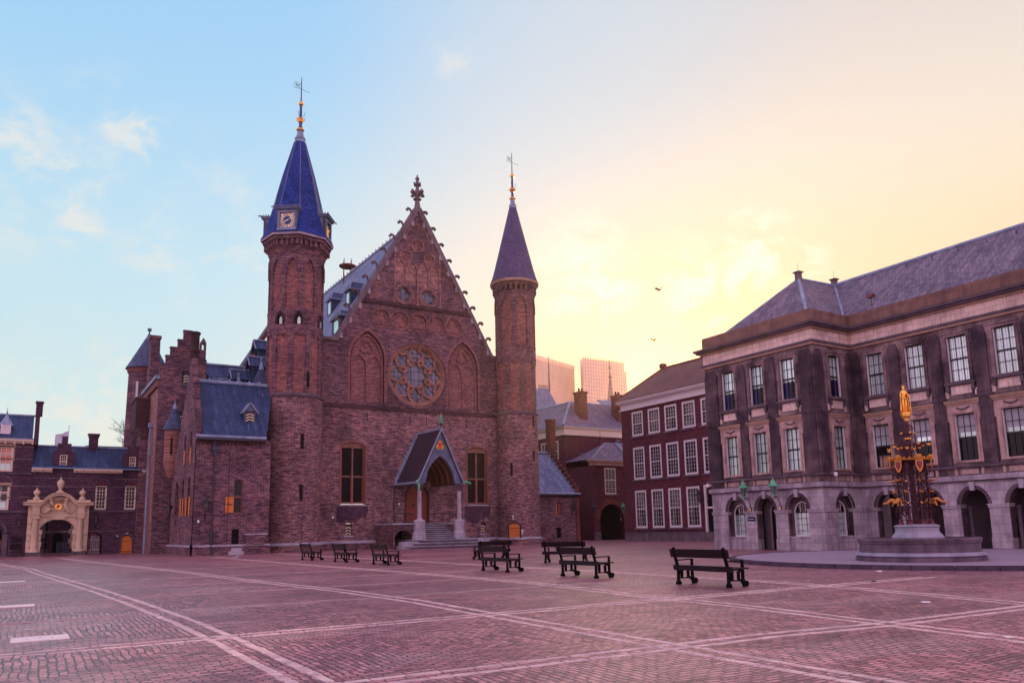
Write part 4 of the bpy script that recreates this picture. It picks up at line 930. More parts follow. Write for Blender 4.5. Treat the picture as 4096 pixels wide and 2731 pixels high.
for a, b in (((27.3,63.1),(28.9,63.1)),((32.0,63.4),(33.4,63.4)),((32.0,63.4),(32.0,66.6))):
    mb.tube([(a[0],a[1],ZL+.85),(b[0],b[1],ZL+.85)], .035, 6)
    for t in (0,.5,1): x = a[0]+(b[0]-a[0])*t; y = a[1]+(b[1]-a[1])*t; mb.tube([(x,y,ZL),(x,y,ZL+.85)], .03, 6)
mb.build('railing', 'black_iron', porch)
# hall door in the porch
mb = MB(); po = pointed(29.85,32.35,2.2,4.6,5.9); mb.ring(lowT, po, .12, -.35, .03); dr = mb.build('door', 'hall_brick_dark', hall)
mb = MB(); mb.tb(lowT, 29.95, 31.06, -.33, -.26, 2.22, 5.5); mb.tb(lowT, 31.1, 32.28, -.33, -.26, 2.22, 5.5); mb.build('door_leaf', 'red_wood', dr)
mb = MB(); mb.tb(lowT, 30.72, 30.98, -.26, -.24, 3.7, 4.0); mb.tb(lowT, 29.97, 31.05, -.26, -.245, 3.0, 3.06); mb.tb(lowT, 29.97, 31.05, -.26, -.245, 5.0, 5.06); mb.build('ironwork', 'black_iron', dr)
mb = MB(); mb.tb(lowT, 29.2, 29.36, .0, .03, 3.9, 4.08); mb.build('plaque', 'plaque_white', hall)
mb = MB(); mb.tb(lowT, 22.95, 23.09, .0, .03, 2.72, 2.92); mb.build('plaque', 'plaque_white', hall)
mb = MB(); mb.tube([(28.75,66.8,ZL-2),(28.75,66.8,5.6)], .05, 6); mb.build('downpipe', 'downpipe_dark', hall)

# ================================================================== CORNER HOUSE (left of the clock tower)
AY0 = 62.0; AT = FY(AY0); AXX = 10.65; AXT = FX(AXX)
ah = thing('corner_house', 'brick corner house with steep blue slate roof and chevron dormer, joined to the clock tower', 'building', (13.5,62,0))
MB().plate(AT, rect(AXX,15.75,0,8.7), [seg_arch(13.5,14.15,3.1,5.55,.14), seg_arch(13.45,14.0,.78,1.82,.1)], -.3, .006).build('wall', 'hall_brick', ah)
# side wall with crow-stepped gable, ridge at Y = 66
def sy(py): return py
gab = [(62,0),(72.4,0),(72.4,8.6),(71.2,8.6)]
z = 8.6; st = []
yl, yr, zt_ = 62.0, 71.2, 14.2
left = []
for k in range(7):
    y = 62.0+k*.60; zz = 8.9+k*.88; left += [(y+.0, zz),(y+.60, zz)]
right = []
gab = [(62,0),(72.6,0),(72.6,8.4),(70.6,8.4)]
for k in range(7): y = 70.6-k*.60; zz = 8.4+(k+1)*.84; gab += [(y, zz),(y-.6, zz)]
gab += [(66.4,15.6),(65.5,15.6),(65.5,14.6)]
for k in range(6, -1, -1): gab += [(62.0+(k+1)*.50-.0, 8.9+k*.95+.3),(62.0+k*.50, 8.9+k*.95+.3)]
gab = [p for i, p in enumerate(gab) if i == 0 or p != gab[i-1]]
gab[-1] = (62.0, 9.2)
sw = [seg_arch(66.45,67.35,5.9,9.2,.3), seg_arch(63.75,64.75,5.9,9.2,.3)]
sw = [seg_arch(66.5,67.3,7.2,9.2,.3), seg_arch(63.8,64.6,7.2,9.2,.3), seg_arch(66.4,67.4,3.0,5.6,.35), seg_arch(63.7,64.8,3.0,5.6,.35), seg_arch(69.0,70.6,3.2,5.2,.7), rect(67.5,67.75,.9,2.1)]
MB().plate(AXT, gab, sw, -.45, 0, back=True).build('side_gable', 'hall_brick', ah)
mb = MB()
for k in range(7): mb.box(AXX-.06, AXX+.5, 61.95+k*.5, 62.5+k*.5, 9.2+k*.95, 9.27+k*.95)
mb.build('coping', 'dark_stone', ah); mb = MB(); mb.lathe(AXX+.25, 66.0, [(.36,15.5),(.36,16.1),(.42,16.15),(.42,16.3),(.34,16.35),(.34,17.6),(.42,17.66),(.42,17.8),(.36,17.85)], 10); mb.build('chimney', 'hall_brick_dark', ah)
mb = MB()
for (a, b, z0, z1) in ((66.5,67.3,7.2,9.2),(63.8,64.6,7.2,9.2),(66.4,67.4,3.0,5.6),(63.7,64.8,3.0,5.6),(69.0,70.6,3.2,5.8)): mb.tb(AXT, a-.1, b+.1, -.44, -.35, z0-.1, z1+.4)
mb.build('window_reveal', 'pane_dark', ah)
for y0, y1, z0, z1 in ((66.45,66.85,7.05,8.2),(63.75,64.15,7.05,8.2),(67.2,67.75,3.0,4.4),(66.2,66.6,3.0,4.4),(64.7,65.1,3.0,4.4),(63.3,63.8,3.0,4.4)):
    mb = MB(); mb.tb(AXT, y0, y1, .03, .08, z0, z1); o = mb.build('shutter', 'orange_wood', ah)
    mb = MB(); [mb.tb(AXT, y0-.02, y0+.04, .08, .1, z0+.1+j*.3, z0+.22+j*.3) for j in range(int((z1-z0)/.3))]; mb.build('shutter_edge', 'shutter_cream', o)
# front window with one open shutter, hatch door
wn = glazing(ah, AT, seg_arch(13.5,14.15,3.1,5.55,.14), -.2, 1, 2, .06, .07, 'red_frame', 'pane_dark', rail=4.32)
mb = MB(); mb.tb(AT, 12.9, 13.5, .02, .07, 3.15, 4.36); o = mb.build('shutter', 'orange_wood', ah)
mb = MB(); mb.tb(AT, 12.86, 13.54, .0, .09, 4.36, 4.40); mb.tb(AT, 13.0, 13.42, .07, .09, 3.72, 3.80); mb.build('shutter_hinge', 'black_iron', o)
mb = MB(); mb.tb(AT, 13.42, 14.03, -.28, -.2, .76, 1.95); mb.build('hatch_door', 'dark_opening', ah)
mb = MB(); mb.box(13.2,14.3,61.5,62.0,0,.25); mb.box(13.4,14.2,61.72,62.0,.25,.5); mb.build('steps', 'grey_stone', ah)
mb = MB(); mb.box(14.4,15.9,61.55,62.0,.77,1.45); mb.build('low_wall', 'hall_brick', ah); MB().box(15.75,16.2,62.0,66,0,8.7).build('return_wall', 'hall_brick', ah); mb = MB(); mb.box(14.35,16.0,61.5,62.02,1.45,1.55); mb.build('low_wall_cap', 'grey_stone', ah)
mb = MB(); mb.box(10.5,16.3,61.8,62.0,0,.62); mb.box(10.45,10.65,61.8,72.6,0,.62); mb.build('plinth', 'hall_brick', ah)
mb = MB(); mb.box(10.45,16.3,61.74,62.0,.62,.76); mb.box(10.40,10.66,61.74,72.6,.62,.76); mb.build('plinth_cap', 'grey_stone', ah)
# cornice of little brick arches, eaves, roof
mb = MB(); mb.tb(AT, AXX, 15.74, .0, .12, 8.42, 8.62)
for k in range(16): mb.tb(AT, AXX+.12+k*.3, AXX+.24+k*.3, .0, .1, 8.26, 8.42)
mb.build('cornice', 'hall_brick_dark', ah)
mb = MB(); mb.tb(AT, AXX-.05, 15.72, .0, .42, 8.62, 8.76); mb.build('soffit', 'downpipe_dark', ah)
mb = MB(); mb.slab([(AXX+.45,61.6,8.78),(15.72,61.6,8.78),(17.2,65.95,13.75),(AXX+.45,65.95,13.75)], .12); mb.slab([(AXX+.45,70.6,8.6),(18.5,70.6,8.6),(17.2,65.95,13.75),(AXX+.45,65.95,13.75)], .12)
ar = mb.build('roof', 'slate_blue', ah)
mb = MB(); mb.tube([(AXX-.1,61.58,8.86),(15.72,61.58,8.86)], .11, 8); mb.tube([(AXX+.3,65.95,13.85),(17.3,65.95,13.85)], .16, 8)
for k in range(8): mb.box(AXX+.6+k*.8, AXX+.68+k*.8, 65.75, 66.15, 13.7, 14.12)
mb.build('lead_trim', 'lead', ar)
mb = MB()
for x, f in ((11.5,.9),(13.9,.86),(16.2,.84),(12.0,.26),(14.5,.22)): yy = 61.6+4.35*f; zz = 8.78+4.97*f; mb.tube([(x,yy-.05,zz),(x,yy-.18,zz+.1),(x,yy-.2,zz-.2)], .025, 4)
mb.build('roof_hook', 'lead', ar)
yd, zd = 62.9, 8.78+4.97*(1.3/4.35); xd = 14.72
mb = MB(); mb.box(xd-.42, xd+.42, yd, yd+1.4, zd-.05, zd+.85); mb.add([(xd-.42,yd,zd+.85),(xd+.42,yd,zd+.85),(xd,yd,zd+1.45)], [(0,1,2)]); dm = mb.build('dormer', 'lead_dark', ah)
mb = MB(); mb.slab([(xd-.66,yd-.2,zd+.72),(xd,yd-.2,zd+1.62),(xd,yd+1.8,zd+1.62),(xd-.66,yd+1.8,zd+.72)], .09); mb.slab([(xd+.66,yd-.2,zd+.72),(xd,yd-.2,zd+1.62),(xd,yd+1.8,zd+1.62),(xd+.66,yd+1.8,zd+.72)], .09); mb.build('roof', 'lead', dm)
sh = shutter(dm, FY(yd), xd-.33, xd+.33, zd+.02, zd+.9, .04, 4)
# downpipe, corner pieces, plaque
mb = MB(); mb.tube([(11.95,61.75,8.5),(11.95,61.75,8.1)], .06, 6); mb.box(11.75,12.15,61.55,61.95,7.75,8.1); mb.box(11.84,12.06,61.62,61.9,7.4,7.75); mb.tube([(11.95,61.78,7.5),(11.95,61.78,0)], .065, 8); mb.tube([(12.12,61.82,1.6),(12.12,61.82,0)], .07, 8); mb.build('downpipe', 'downpipe_dark', ah)
mb = MB(); mb.tube([(13.1,61.9,8.2),(13.1,61.9,0)], .02, 4); mb.build('lightning_rod', 'downpipe_dark', ah)
mb = MB(); mb.tb(AT, 10.95, 11.1, .0, .02, 2.42, 2.6); mb.build('plaque', 'plaque_white', ah)
# corner turret
tx, ty = 10.55, 72.4
mb = MB(); mb.lathe(tx, ty, [(.3,6.4),(.62,7.3),(.72,7.6),(.72,10.4),(.80,10.55)], 24); tu = mb.build('turret', 'pale_brick_round', ah, smooth=True)
mb = MB(); mb.lathe(tx, ty, [(.92,10.5),(.75,10.9),(.45,11.7),(.16,12.45)], 24); mb.build('roof', 'slate_turret', tu, smooth=True)
mb = MB(); mb.lathe(tx, ty, [(.20,12.4),(.08,12.85),(.02,13.0),(.07,13.1),(0,13.2)], 10); mb.build('finial', 'lead', tu, smooth=True)
slit(tx, ty, .72, R(-20), 8.3, 9.8, tu, .06)

# ================================================================== WING BEHIND THE CORNER HOUSE
sw_ = thing('rear_wing', 'slate-roofed wing with gabled dormers and small conical turrets behind the corner house', 'building', (17,78,0))
MB().box(13.4, 21.5, 77, 84, 0, 14.6).build('wall', 'hall_brick', sw_)
mb = MB(); mb.slab([(12.6,76.4,14.0),(22.6,76.4,14.0),(22.6,80.4,18.2),(12.6,80.4,18.2)], .15); mb.slab([(12.6,84.4,14.0),(22.6,84.4,14.0),(22.6,80.4,18.2),(12.6,80.4,18.2)], .15); rr = mb.build('roof', 'slate_blue', sw_)
mb = MB(); mb.tube([(12.8,80.4,18.3),(22.4,80.4,18.3)], .13, 6); mb.build('lead_ridge', 'lead', rr)
def gdormer(par, x, y, z, w, h, L):                         # a gabled dormer whose gablet looks towards -X
    mb = MB(); mb.box(x+.1, x+L, y-w/2, y+w/2, z, z+h); d = mb.build('dormer', 'slate_blue', par)
    mb = MB(); mb.slab([(x-.2,y-w/2-.25,z+h-.2),(x-.2,y,z+h+.85),(x+L,y,z+h+.85),(x+L,y-w/2-.25,z+h-.2)], .1); mb.slab([(x-.2,y+w/2+.25,z+h-.2),(x-.2,y,z+h+.85),(x+L,y,z+h+.85),(x+L,y+w/2+.25,z+h-.2)], .1); mb.build('roof', 'slate_blue', d)
    mb = MB(); mb.tube([(x-.2,y,z+h+.92),(x+L,y,z+h+.92)], .09, 6); mb.tube([(x-.22,y-w/2-.25,z+h-.2),(x-.22,y,z+h+.9),(x-.22,y+w/2+.25,z+h-.2)], .07, 6); mb.build('lead_trim', 'lead', d)
    mb = MB(); mb.tb(FX(x+.1), y-w*.3, y+w*.3, .0, .03, z+.15, z+h-.1); mb.build('window', 'dark_opening', d)
gdormer(sw_, 14.7, 77.2, 14.6, 1.1, .75, 2.2); gdormer(sw_, 16.3, 77.6, 15.2, 1.3, 1.3, 3.4); gdormer(sw_, 17.9, 77.4, 16.0, 1.5, 1.9, 3.6); gdormer(sw_, 18.8, 79, 18.2, 1.6, 1.8, 3.2)
for x, y, r, zb, zt, lb in ((18.75,76.2,1.15,15.0,17.7,0),(16.6,76.0,.5,15.3,16.0,0)):
    mb = MB(); mb.lathe(x, y, [(r*.92,9),(r*.92,zb)], 20); tt = mb.build('turret', 'hall_brick', sw_, smooth=True)
    mb = MB(); mb.lathe(x, y, [(r,zb-.05),(r*.72,zb+(zt-zb)*.35),(.2,zt-.25)], 20); mb.build('roof', 'slate_turret', tt, smooth=True)
    mb = MB(); mb.lathe(x, y, [(.26,zt-.35),(.16,zt),(.10,zt+.35),(.06,zt+.5),(.13,zt+.62),(.10,zt+.74),(0,zt+.8)], 12); mb.build('finial', 'lead', tt, smooth=True)

# ================================================================== TALL STEPPED HOUSE
TB = thing('stepped_gable_house', 'tall weathered brick house with stepped gable, bell cote and round corner turret', 'building', (11.5,74,0))
TBT = FY(74.0)
st = [(9.4,0),(13.75,0),(13.75,16.2),(13.2,16.2),(13.2,17.35),(12.75,17.35),(12.75,19.0),(12.55,19.3),(12.35,19.0),(12.35,18.2),(12.3,18.2),(12.3,18.95),(11.9,18.95),(11.9,19.85),(11.25,19.85),(11.25,18.95),(10.75,18.95),(10.75,18.2),(10.2,18.2),(10.2,17.45),(9.9,17.45),(9.9,16.6),(9.4,16.6)]
# stepped top
st = [(9.4,0),(13.75,0),(13.75,15.6),(13.3,15.6),(13.3,17.35),(13.2,17.35),(13.2,18.95),(12.95,19.4),(12.7,18.95),(12.7,18.2),(12.3,18.2),(12.3,18.9),(11.92,18.9),(11.92,19.85),(11.25,19.85),(11.25,18.95),(10.8,18.95),(10.8,18.2),(10.2,18.2),(10.2,17.4),(9.85,17.4),(9.85,16.55),(9.4,16.55)]
MB().plate(TBT, st, [seg_arch(12.82,13.06,18.25,18.7,.12,6)], -.5, 0, back=True).build('front_gable', 'hall_brick', TB)
mb = MB(); mb.box(9.4,9.9,74.5,84,0,15.4); mb.box(9.9,13.7,83.5,84,0,15.4); mb.build('wall', 'pale_brick', TB)
mb = MB(); mb.slab([(9.2,74.5,15.5),(9.2,84,15.5),(11.6,84,18.4),(11.6,74.5,18.4)], .15); mb.slab([(14.0,74.5,15.5),(14.0,84,15.5),(11.6,84,18.4),(11.6,74.5,18.4)], .15); mb.build('roof', 'slate_blue', TB)
mb = MB(); mb.box(9.05,9.4,74.0,84,15.25,15.55); mb.build('gutter', 'lead', TB)
mb = MB(); mb.box(9.2,9.42,74.2,84,14.6,15.22); mb.build('cornice', 'hall_brick_red', TB)
for u, z0, z1 in ((11.35,15.0,16.0),(11.1,11.2,12.3)):
    mb = MB(); mb.tb(TBT, u-.08, u+.58, -.2, .012, z0-.06, z1+.1); o = mb.build('window', 'dark_opening', TB); shutter(o, TBT, u+.02, u+.48, z0, z1, .05, 4)
    mb = MB(); mb.tb(TBT, u-.1, u+.6, .0, .1, z0-.16, z0-.06); mb.build('sill', 'lead_dark', o)
mb = MB()
for p, q in (((10.8,18.95),(11.25,18.95)),((10.2,18.2),(10.8,18.2)),((9.85,17.4),(10.2,17.4)),((9.4,16.55),(9.85,16.55)),((11.92,18.9),(12.3,18.9)),((11.25,19.85),(11.92,19.85)),((12.3,18.2),(12.7,18.2))): mb.tb(TBT, p[0]-.05, q[0]+.05, -.56, .06, p[1], p[1]+.08)
mb.build('coping', 'dark_stone', TB)
c0 = onY(601, 1400, 81.); c1 = onY(638, 1400, 81.); ct_ = onY(620, 1345, 81.).z
mb = MB(); mb.box(c0.x,c1.x,80.6,81.8,9,ct_-.3); mb.box(c0.x-.08,c1.x+.08,80.5,81.9,ct_-.3,ct_); mb.box(c0.x-.05,c1.x+.15,80.5,81.9,9,ct_-3.2); mb.build('chimney', 'hall_brick', TB)
# box oriel on the west side
mb = MB(); mb.add([(8.2,79.2,11.4),(8.2,83.5,11.4),(9.4,83.5,11.4),(9.4,79.2,11.4),(8.2,79.2,14.2),(8.2,83.5,14.2),(9.4,83.5,14.2),(9.4,79.2,14.2)], [(0,1,2,3),(4,5,6,7),(0,1,5,4),(1,2,6,5),(2,3,7,6),(3,0,4,7)]); ol = mb.build('oriel', 'hall_brick_dark', TB)
mb = MB(); mb.box(8.1,9.4,79.1,83.6,14.2,14.35); mb.build('coping', 'dark_stone', ol)
mb = MB(); mb.add([(8.2,79.2,11.4),(8.2,83.5,11.4),(9.4,83.5,11.4),(9.4,79.2,11.4),(9.3,80.0,10.2),(9.3,82.7,10.2)], [(0,1,5,4),(0,4,3),(1,2,5)]); mb.build('corbel', 'hall_brick', ol)
mb = MB(); mb.box(8.75,9.4,79.8,82.6,0,11.3); mb.build('side_pier', 'hall_brick', TB)
mb = MB(); mb.tube([(9.2,76.6,11.3),(9.2,76.6,8)], .09, 8); mb.tube([(9.2,76.6,8.1),(9.2,76.6,0)], .09, 8); mb.box(9.02,9.38,76.4,76.8,11.2,11.6); mb.build('downpipe', 'lead', TB)
mb = MB(); [mb.tb(FX(9.4), y-.2, y+.2, .0, .02, z0, z1) for y, z0, z1 in ((76,12.2,14.0),(76.3,8.6,10.0))]; mb.build('slit_window', 'red_frame', TB)
q = onY(592, 1476, 86.); zq = q.z; za = onY(592, 1318, 86.).z
mb = MB(); mb.lathe(q.x-.05, 86, [(1.95,0),(1.85,8),(1.72,zq-1.),(1.72,zq-.5)], 32); tu = mb.build('turret', 'hall_brick_round', TB, smooth=True)
mb = MB(); mb.lathe(q.x-.05, 86, [(1.74,zq-.6),(1.86,zq-.45),(1.86,zq-.15),(1.95,zq-.05)], 32); mb.build('cornice', 'hall_brick_red', tu, smooth=True)
mb = MB(); mb.lathe(q.x-.05, 86, [(2.05,zq-.1),(1.55,zq+(za-zq)*.2),(.8,zq+(za-zq)*.55),(.42,zq+(za-zq)*.73)], 32); mb.build('roof', 'slate_turret', tu, smooth=True)
mb = MB(); mb.lathe(q.x-.05, 86, [(.45,zq+(za-zq)*.72),(.25,zq+(za-zq)*.80),(.08,za-.4),(.05,za-.25),(.2,za-.1),(.2,za+.1),(0,za+.2)], 12); mb.build('finial', 'lead_dark', tu, smooth=True)
Tn = ROT(q.x-.05+1.75*math.sin(R(-35)), 86-1.75*math.cos(R(-35)), R(-35)); mb = MB(); mb.tb(Tn, -.12, .12, -.1, .04, zq-3.2, zq-1.6); mb.build('window', 'pane_curtain', tu)

# ================================================================== GATEHOUSE RANGE
GY = 80.0; GT = FY(GY)
def sash(par, T, u0, u1, z0, z1, mf='cream_paint', cols=3, rows=6, d=-.12, pane='pane_dark', blind=False, fw=.13, sill=None, nm='window'):
    o = glazing(par, T, rect(u0,u1,z0,z1), d, cols, rows, .035, fw, mf, pane, name=nm, rail=(z0+z1)/2, sill=sill)
    return o
gh = thing('gatehouse_range', 'low dark brick gatehouse range with blue roof and two small stepped dormer gables', 'building', (5,80,0))
holes = [rect(5.35,6.27,3.95,6.1), rect(7.75,8.68,3.95,6.1), seg_arch(5.0,6.12,0,1.35,.55), seg_arch(7.62,8.62,0,1.15,.5), seg_arch(1.0,3.95,0,2.2,.95)]
MB().plate(GT, rect(.35,10.4,0,7.35), holes, -.6, 0).build('wall', 'purple_brick', gh)
mb = MB(); mb.box(.35,.9,80.6,84.6,0,7.3); mb.box(10.0,10.4,80.6,84.6,0,7.3); mb.plate(FY(84.3), rect(.35,10.4,0,7.3), [seg_arch(.9,4.6,0,2.2,1.2), seg_arch(5.1,6.3,0,1.3,.55)], -.4, 0, back=True); mb.build('wall', 'purple_brick', gh)
mb = MB()
for z in (2.0,4.98,5.95,6.7): mb.tb(GT, .36, 10.38, .0, .015, z, z+.07)
mb.build('stone_band', 'sooty_stone', gh)
mb = MB(); mb.tb(GT, .3, 10.42, .0, .14, 3.72, 3.86); mb.tb(GT, 6.2, 10.4, .0, .08, 2.05, 2.12); mb.build('string_course', 'dark_stone', gh)
for a, b in ((5.35,6.27),(7.75,8.68)):
    wn = sash(gh, GT, a, b, 3.95, 6.1); c = (a+b)/2
    mb = MB(); mb.plate(GT, seg_arch(a-.02,b+.02,6.12,6.15,.38,8), [], .0, .012); mb.build('tympanum', 'red_brick', wn)
    mb = MB()
    for t in (-75,-45,-15,15,45,75)[::1]:
        s_1, c_1 = math.sin(R(t)), math.cos(R(t)); mb.stroke(GT, [(c+s_1*.5, 6.14+c_1*.4),(c+s_1*.72, 6.14+c_1*.64)], .11, .0, .03)
    mb.build('voussoir', 'dark_stone', wn)
mb = MB(); mb.solid(GT, seg_arch(7.66,8.58,.02,1.12,.46), -.2, -.1); gd = mb.build('door', 'orange_wood', gh)
mb = MB(); mb.tb(GT, 7.66, 8.58, -.1, -.08, .14, .19); mb.tb(GT, 7.66, 8.58, -.1, -.08, 1.1, 1.14); mb.tb(GT, 7.7, 7.76, -.1, -.05, .6, .75); mb.build('ironwork', 'black_iron', gd)
mb = MB(); mb.stroke(GT, [(8.62,0),(8.62,1.15)]+[(8.12+.56*math.sin(R(80-16*i)),1.15+.56*math.cos(R(80-16*i))) for i in range(11)]+[(7.62,1.15),(7.62,0)], .1, 0, .03); mb.build('door_surround', 'dark_stone', gd)
mb = MB(); mb.tb(GT, 7.28, 7.42, 0, .02, 1.52, 1.62); mb.tb(GT, 8.04, 8.22, 0, .02, 1.78, 1.84); mb.build('plaque', 'plaque_white', gh)
# eaves and roof between the dormer gables
mb = MB()
for a, b in ((.3,1.85),(3.5,7.45),(9.05,10.5)):
    mb.tb(GT, a, b, -.3, .38, 7.42, 7.56); mb.tb(GT, a, b, 0, .16, 7.26, 7.42)
mb.build('cornice', 'cream_paint', gh)
mb = MB()
for a, b in ((.3,1.85),(3.5,7.45),(9.05,10.5)):
    k = a+.2
    while k < b-.05: mb.tb(GT, k-.06, k+.06, .0, .34, 7.2, 7.42); k += .65
mb.build('bracket', 'trim_sand', gh)
mb = MB(); mb.tb(GT, .3, 10.5, .30, .42, 7.56, 7.64); mb.build('gutter', 'lead', gh)
mb = MB(); mb.slab([(.3,79.65,7.6),(10.45,79.65,7.6),(10.45,82.4,9.75),(.3,82.4,9.75)], .12); mb.slab([(.3,85,7.6),(10.45,85,7.6),(10.45,82.4,9.75),(.3,82.4,9.75)], .12); rr = mb.build('roof', 'slate_blue', gh)
mb = MB(); mb.tube([(.3,82.4,9.8),(10.45,82.4,9.8)], .09, 6)
for k in range(26):
    mb.box(10.3,10.5,79.75+k*.1,79.82+k*.1,7.7+k*.078,7.79+k*.078)
mb.build('ridge_tiles', 'lead', rr)
for c, w_, w0, w1, nm in ((2.68,.85,2.36,2.95,0),(8.26,.8,7.95,8.52,0)):
    po = [(c-w_,6.9),(c+w_,6.9),(c+w_,9.1),(c+w_*.62,9.1),(c+w_*.62,9.75),(c+w_*.26,9.75),(c+w_*.26,10.4),(c-w_*.26,10.4),(c-w_*.26,9.75),(c-w_*.62,9.75),(c-w_*.62,9.1),(c-w_,9.1)]
    mb = MB(); mb.plate(GT, po, [rect(w0,w1,7.62,8.82)], -.35, .03, back=True); mb.box(c-w_,c+w_,80.3,81.8,7.0,8.9); dg = mb.build('dormer_gable', 'purple_brick', gh)
    glazing(dg, GT, rect(w0,w1,7.62,8.82), -.1, 3, 4, .03, .09, 'cream_paint', 'pane_dark', rail=8.22)
    mb = MB(); [mb.tb(GT, a, b, -.38, .07, z, z+.07) for a, b, z in ((c-w_-.04,c-w_*.6,9.1),(c+w_*.6,c+w_+.04,9.1),(c-w_*.64,c-w_*.24,9.75),(c+w_*.24,c+w_*.64,9.75),(c-w_*.3,c+w_*.3,10.4))]; mb.build('coping', 'dark_stone', dg)
mb = MB(); mb.box(4.7,5.45,82.0,82.7,9.3,10.9); mb.box(4.58,5.57,81.9,82.8,10.9,11.05); mb.box(4.64,5.51,81.95,82.75,10.7,10.8); mb.build('chimney', 'purple_brick', gh)
mb = MB(); mb.tube([(10.3,79.85,7.3),(10.3,79.9,6.9),(10.2,79.92,6.7),(10.15,79.92,0)], .05, 6); mb.build('downpipe', 'downpipe', gh)

# ---- gable house at the left edge
lh = thing('left_gable_house', 'taller dark brick house with blue roof and big sash windows at the left edge', 'building', (-2,80,0))
holes = [rect(-2.6,-1.12,7.24,9.45), rect(-2.9,-1.2,3.95,6.1), seg_arch(-.9,.08,0,1.25,.5), seg_arch(-3.6,-1.5,0,1.9,1.0)]
MB().plate(GT, rect(-6,.35,0,9.8), holes, -.6, .02).build('wall', 'purple_brick', lh)
mb = MB(); mb.box(-6,-5.6,80.6,86,0,9.8); mb.box(0.0,.35,80.6,86,0,9.8); mb.plate(FY(86), rect(-6,.35,0,9.8), [seg_arch(-1.4,.0,0,1.4,.5)], -.3, 0, back=True); mb.build('wall', 'purple_brick', lh)
mb = MB()
for z in (4.98,5.95,8.3,9.35): mb.tb(GT, -6, .34, .02, .035, z, z+.07)
mb.build('stone_band', 'sooty_stone', lh)
mb = MB(); mb.tb(GT, -6, .33, .02, .16, 3.72, 3.86); mb.tb(GT, -6, .33, .02, .12, 7.02, 7.14); mb.build('string_course', 'dark_stone', lh)
for a, b, z0, z1, pn in ((-2.6,-1.12,7.24,9.45,'pane_painted_sunset'),(-2.9,-1.2,3.95,6.1,'pane_mid')):
    wn = glazing(lh, GT, rect(a,b,z0,z1), -.1, 3, 3, .05, .16, 'cream_paint', pn, rail=z0+(z1-z0)*.7)
    mb = MB(); mb.tb(GT, a-.1, b+.12, -.05, .12, z1, z1+.16); [mb.tb(GT, b+.0, b+.1, 0, .10, z1-.15-.22*j, z1-.02-.22*j) for j in range(6)]; mb.build('carved_head', 'trim_sand', wn)
    mb = MB(); mb.tb(GT, a+.2, b-.2, -.11, -.1, z0+.1, z0+.7); mb.build('blind', 'pane_pale', wn)
    # round arch of stone over the lower window
mb = MB(); mb.stroke(GT, [( -2.05+1.05*math.sin(R(80-16*i)), 6.15+.75*math.cos(R(80-16*i))) for i in range(11)], .16, .02, .05); mb.build('relieving_arch', 'dark_stone', lh)
mb = MB(); mb.tb(GT, -6, .3, -.3, .42, 9.86, 10.02); mb.tb(GT, -6, .3, .02, .2, 9.7, 9.86); [mb.tb(GT, -5.8+k*.66, -5.68+k*.66, .02, .36, 9.6, 9.86) for k in range(10)]; mb.build('cornice', 'cream_paint', lh)
mb = MB(); mb.tb(GT, -6, .3, .34, .46, 10.02, 10.1); mb.build('gutter', 'lead', lh)
mb = MB(); mb.slab([(-6,79.6,10.05),(.2,79.6,10.05),(.2,82.6,12.45),(-6,82.6,12.45)], .12); mb.slab([(-6,86,10.05),(.2,86,10.05),(.2,82.6,12.45),(-6,82.6,12.45)], .12); rr = mb.build('roof', 'slate_blue', lh)
mb = MB(); mb.tube([(-6,82.6,12.5),(.3,82.6,12.5)], .1, 6); mb.build('lead_ridge', 'lead', rr)
LG = FX(.25); po = [(79.8,9.6)]
for k in range(5): po += [(79.8+k*.56, 10.35+k*.53),(80.36+k*.56, 10.35+k*.53)]
po += [(82.6-.0,13.4),(83.1,13.4),(83.1,12.9)]+[(83.1+k*.58, 12.4-k*.5) for k in range(0, 6)]+[(86,9.6)]
mb = MB(); mb.solid(FX(.65), po, 0, .35); mb.build('stepped_gable', 'purple_brick', lh)
mb = MB(); mb.box(.28,.82,82.2,83.0,12.5,13.7); mb.box(.22,.88,82.1,83.1,13.7,13.82); mb.build('chimney', 'purple_brick', lh)
mb = MB(); x = -1.85; mb.box(x-.38,x+.38,80.2,81.6,10.4,11.35); dm = mb.build('dormer', 'white_paint', lh)
mb = MB(); mb.lathe(x, 80.7, [(.62,11.3),(.56,11.36),(.16,12.05),(.04,12.3),(.09,12.42),(.03,12.5),(.015,12.9)], 8, PI/8); mb.build('roof', 'lead', dm)
glazing(dm, FY(80.2), rect(x-.28,x+.28,10.5,11.28), .0, 2, 3, .04, .07, 'white_paint', 'pane_dark')
mb = MB(); mb.solid(GT, seg_arch(-3.2,-1.55,0,1.4,.02), -.5, -.4); mb.build('door', 'orange_wood', lh)
mb = MB(); mb.box(-1.45,-1.05,79.6,80.0,0,1.9); mb.box(-.98,-.88,79.75,80.0,0,1.9); mb.build('pier', 'dark_stone', lh)
mb = MB(); mb.stroke(GT, [(-2.55+1.35*math.sin(R(85-17*i)), 1.9+1.3*math.cos(R(85-17*i))) for i in range(11)], .22, .02, .22); mb.build('door_arch', 'dark_stone', lh)

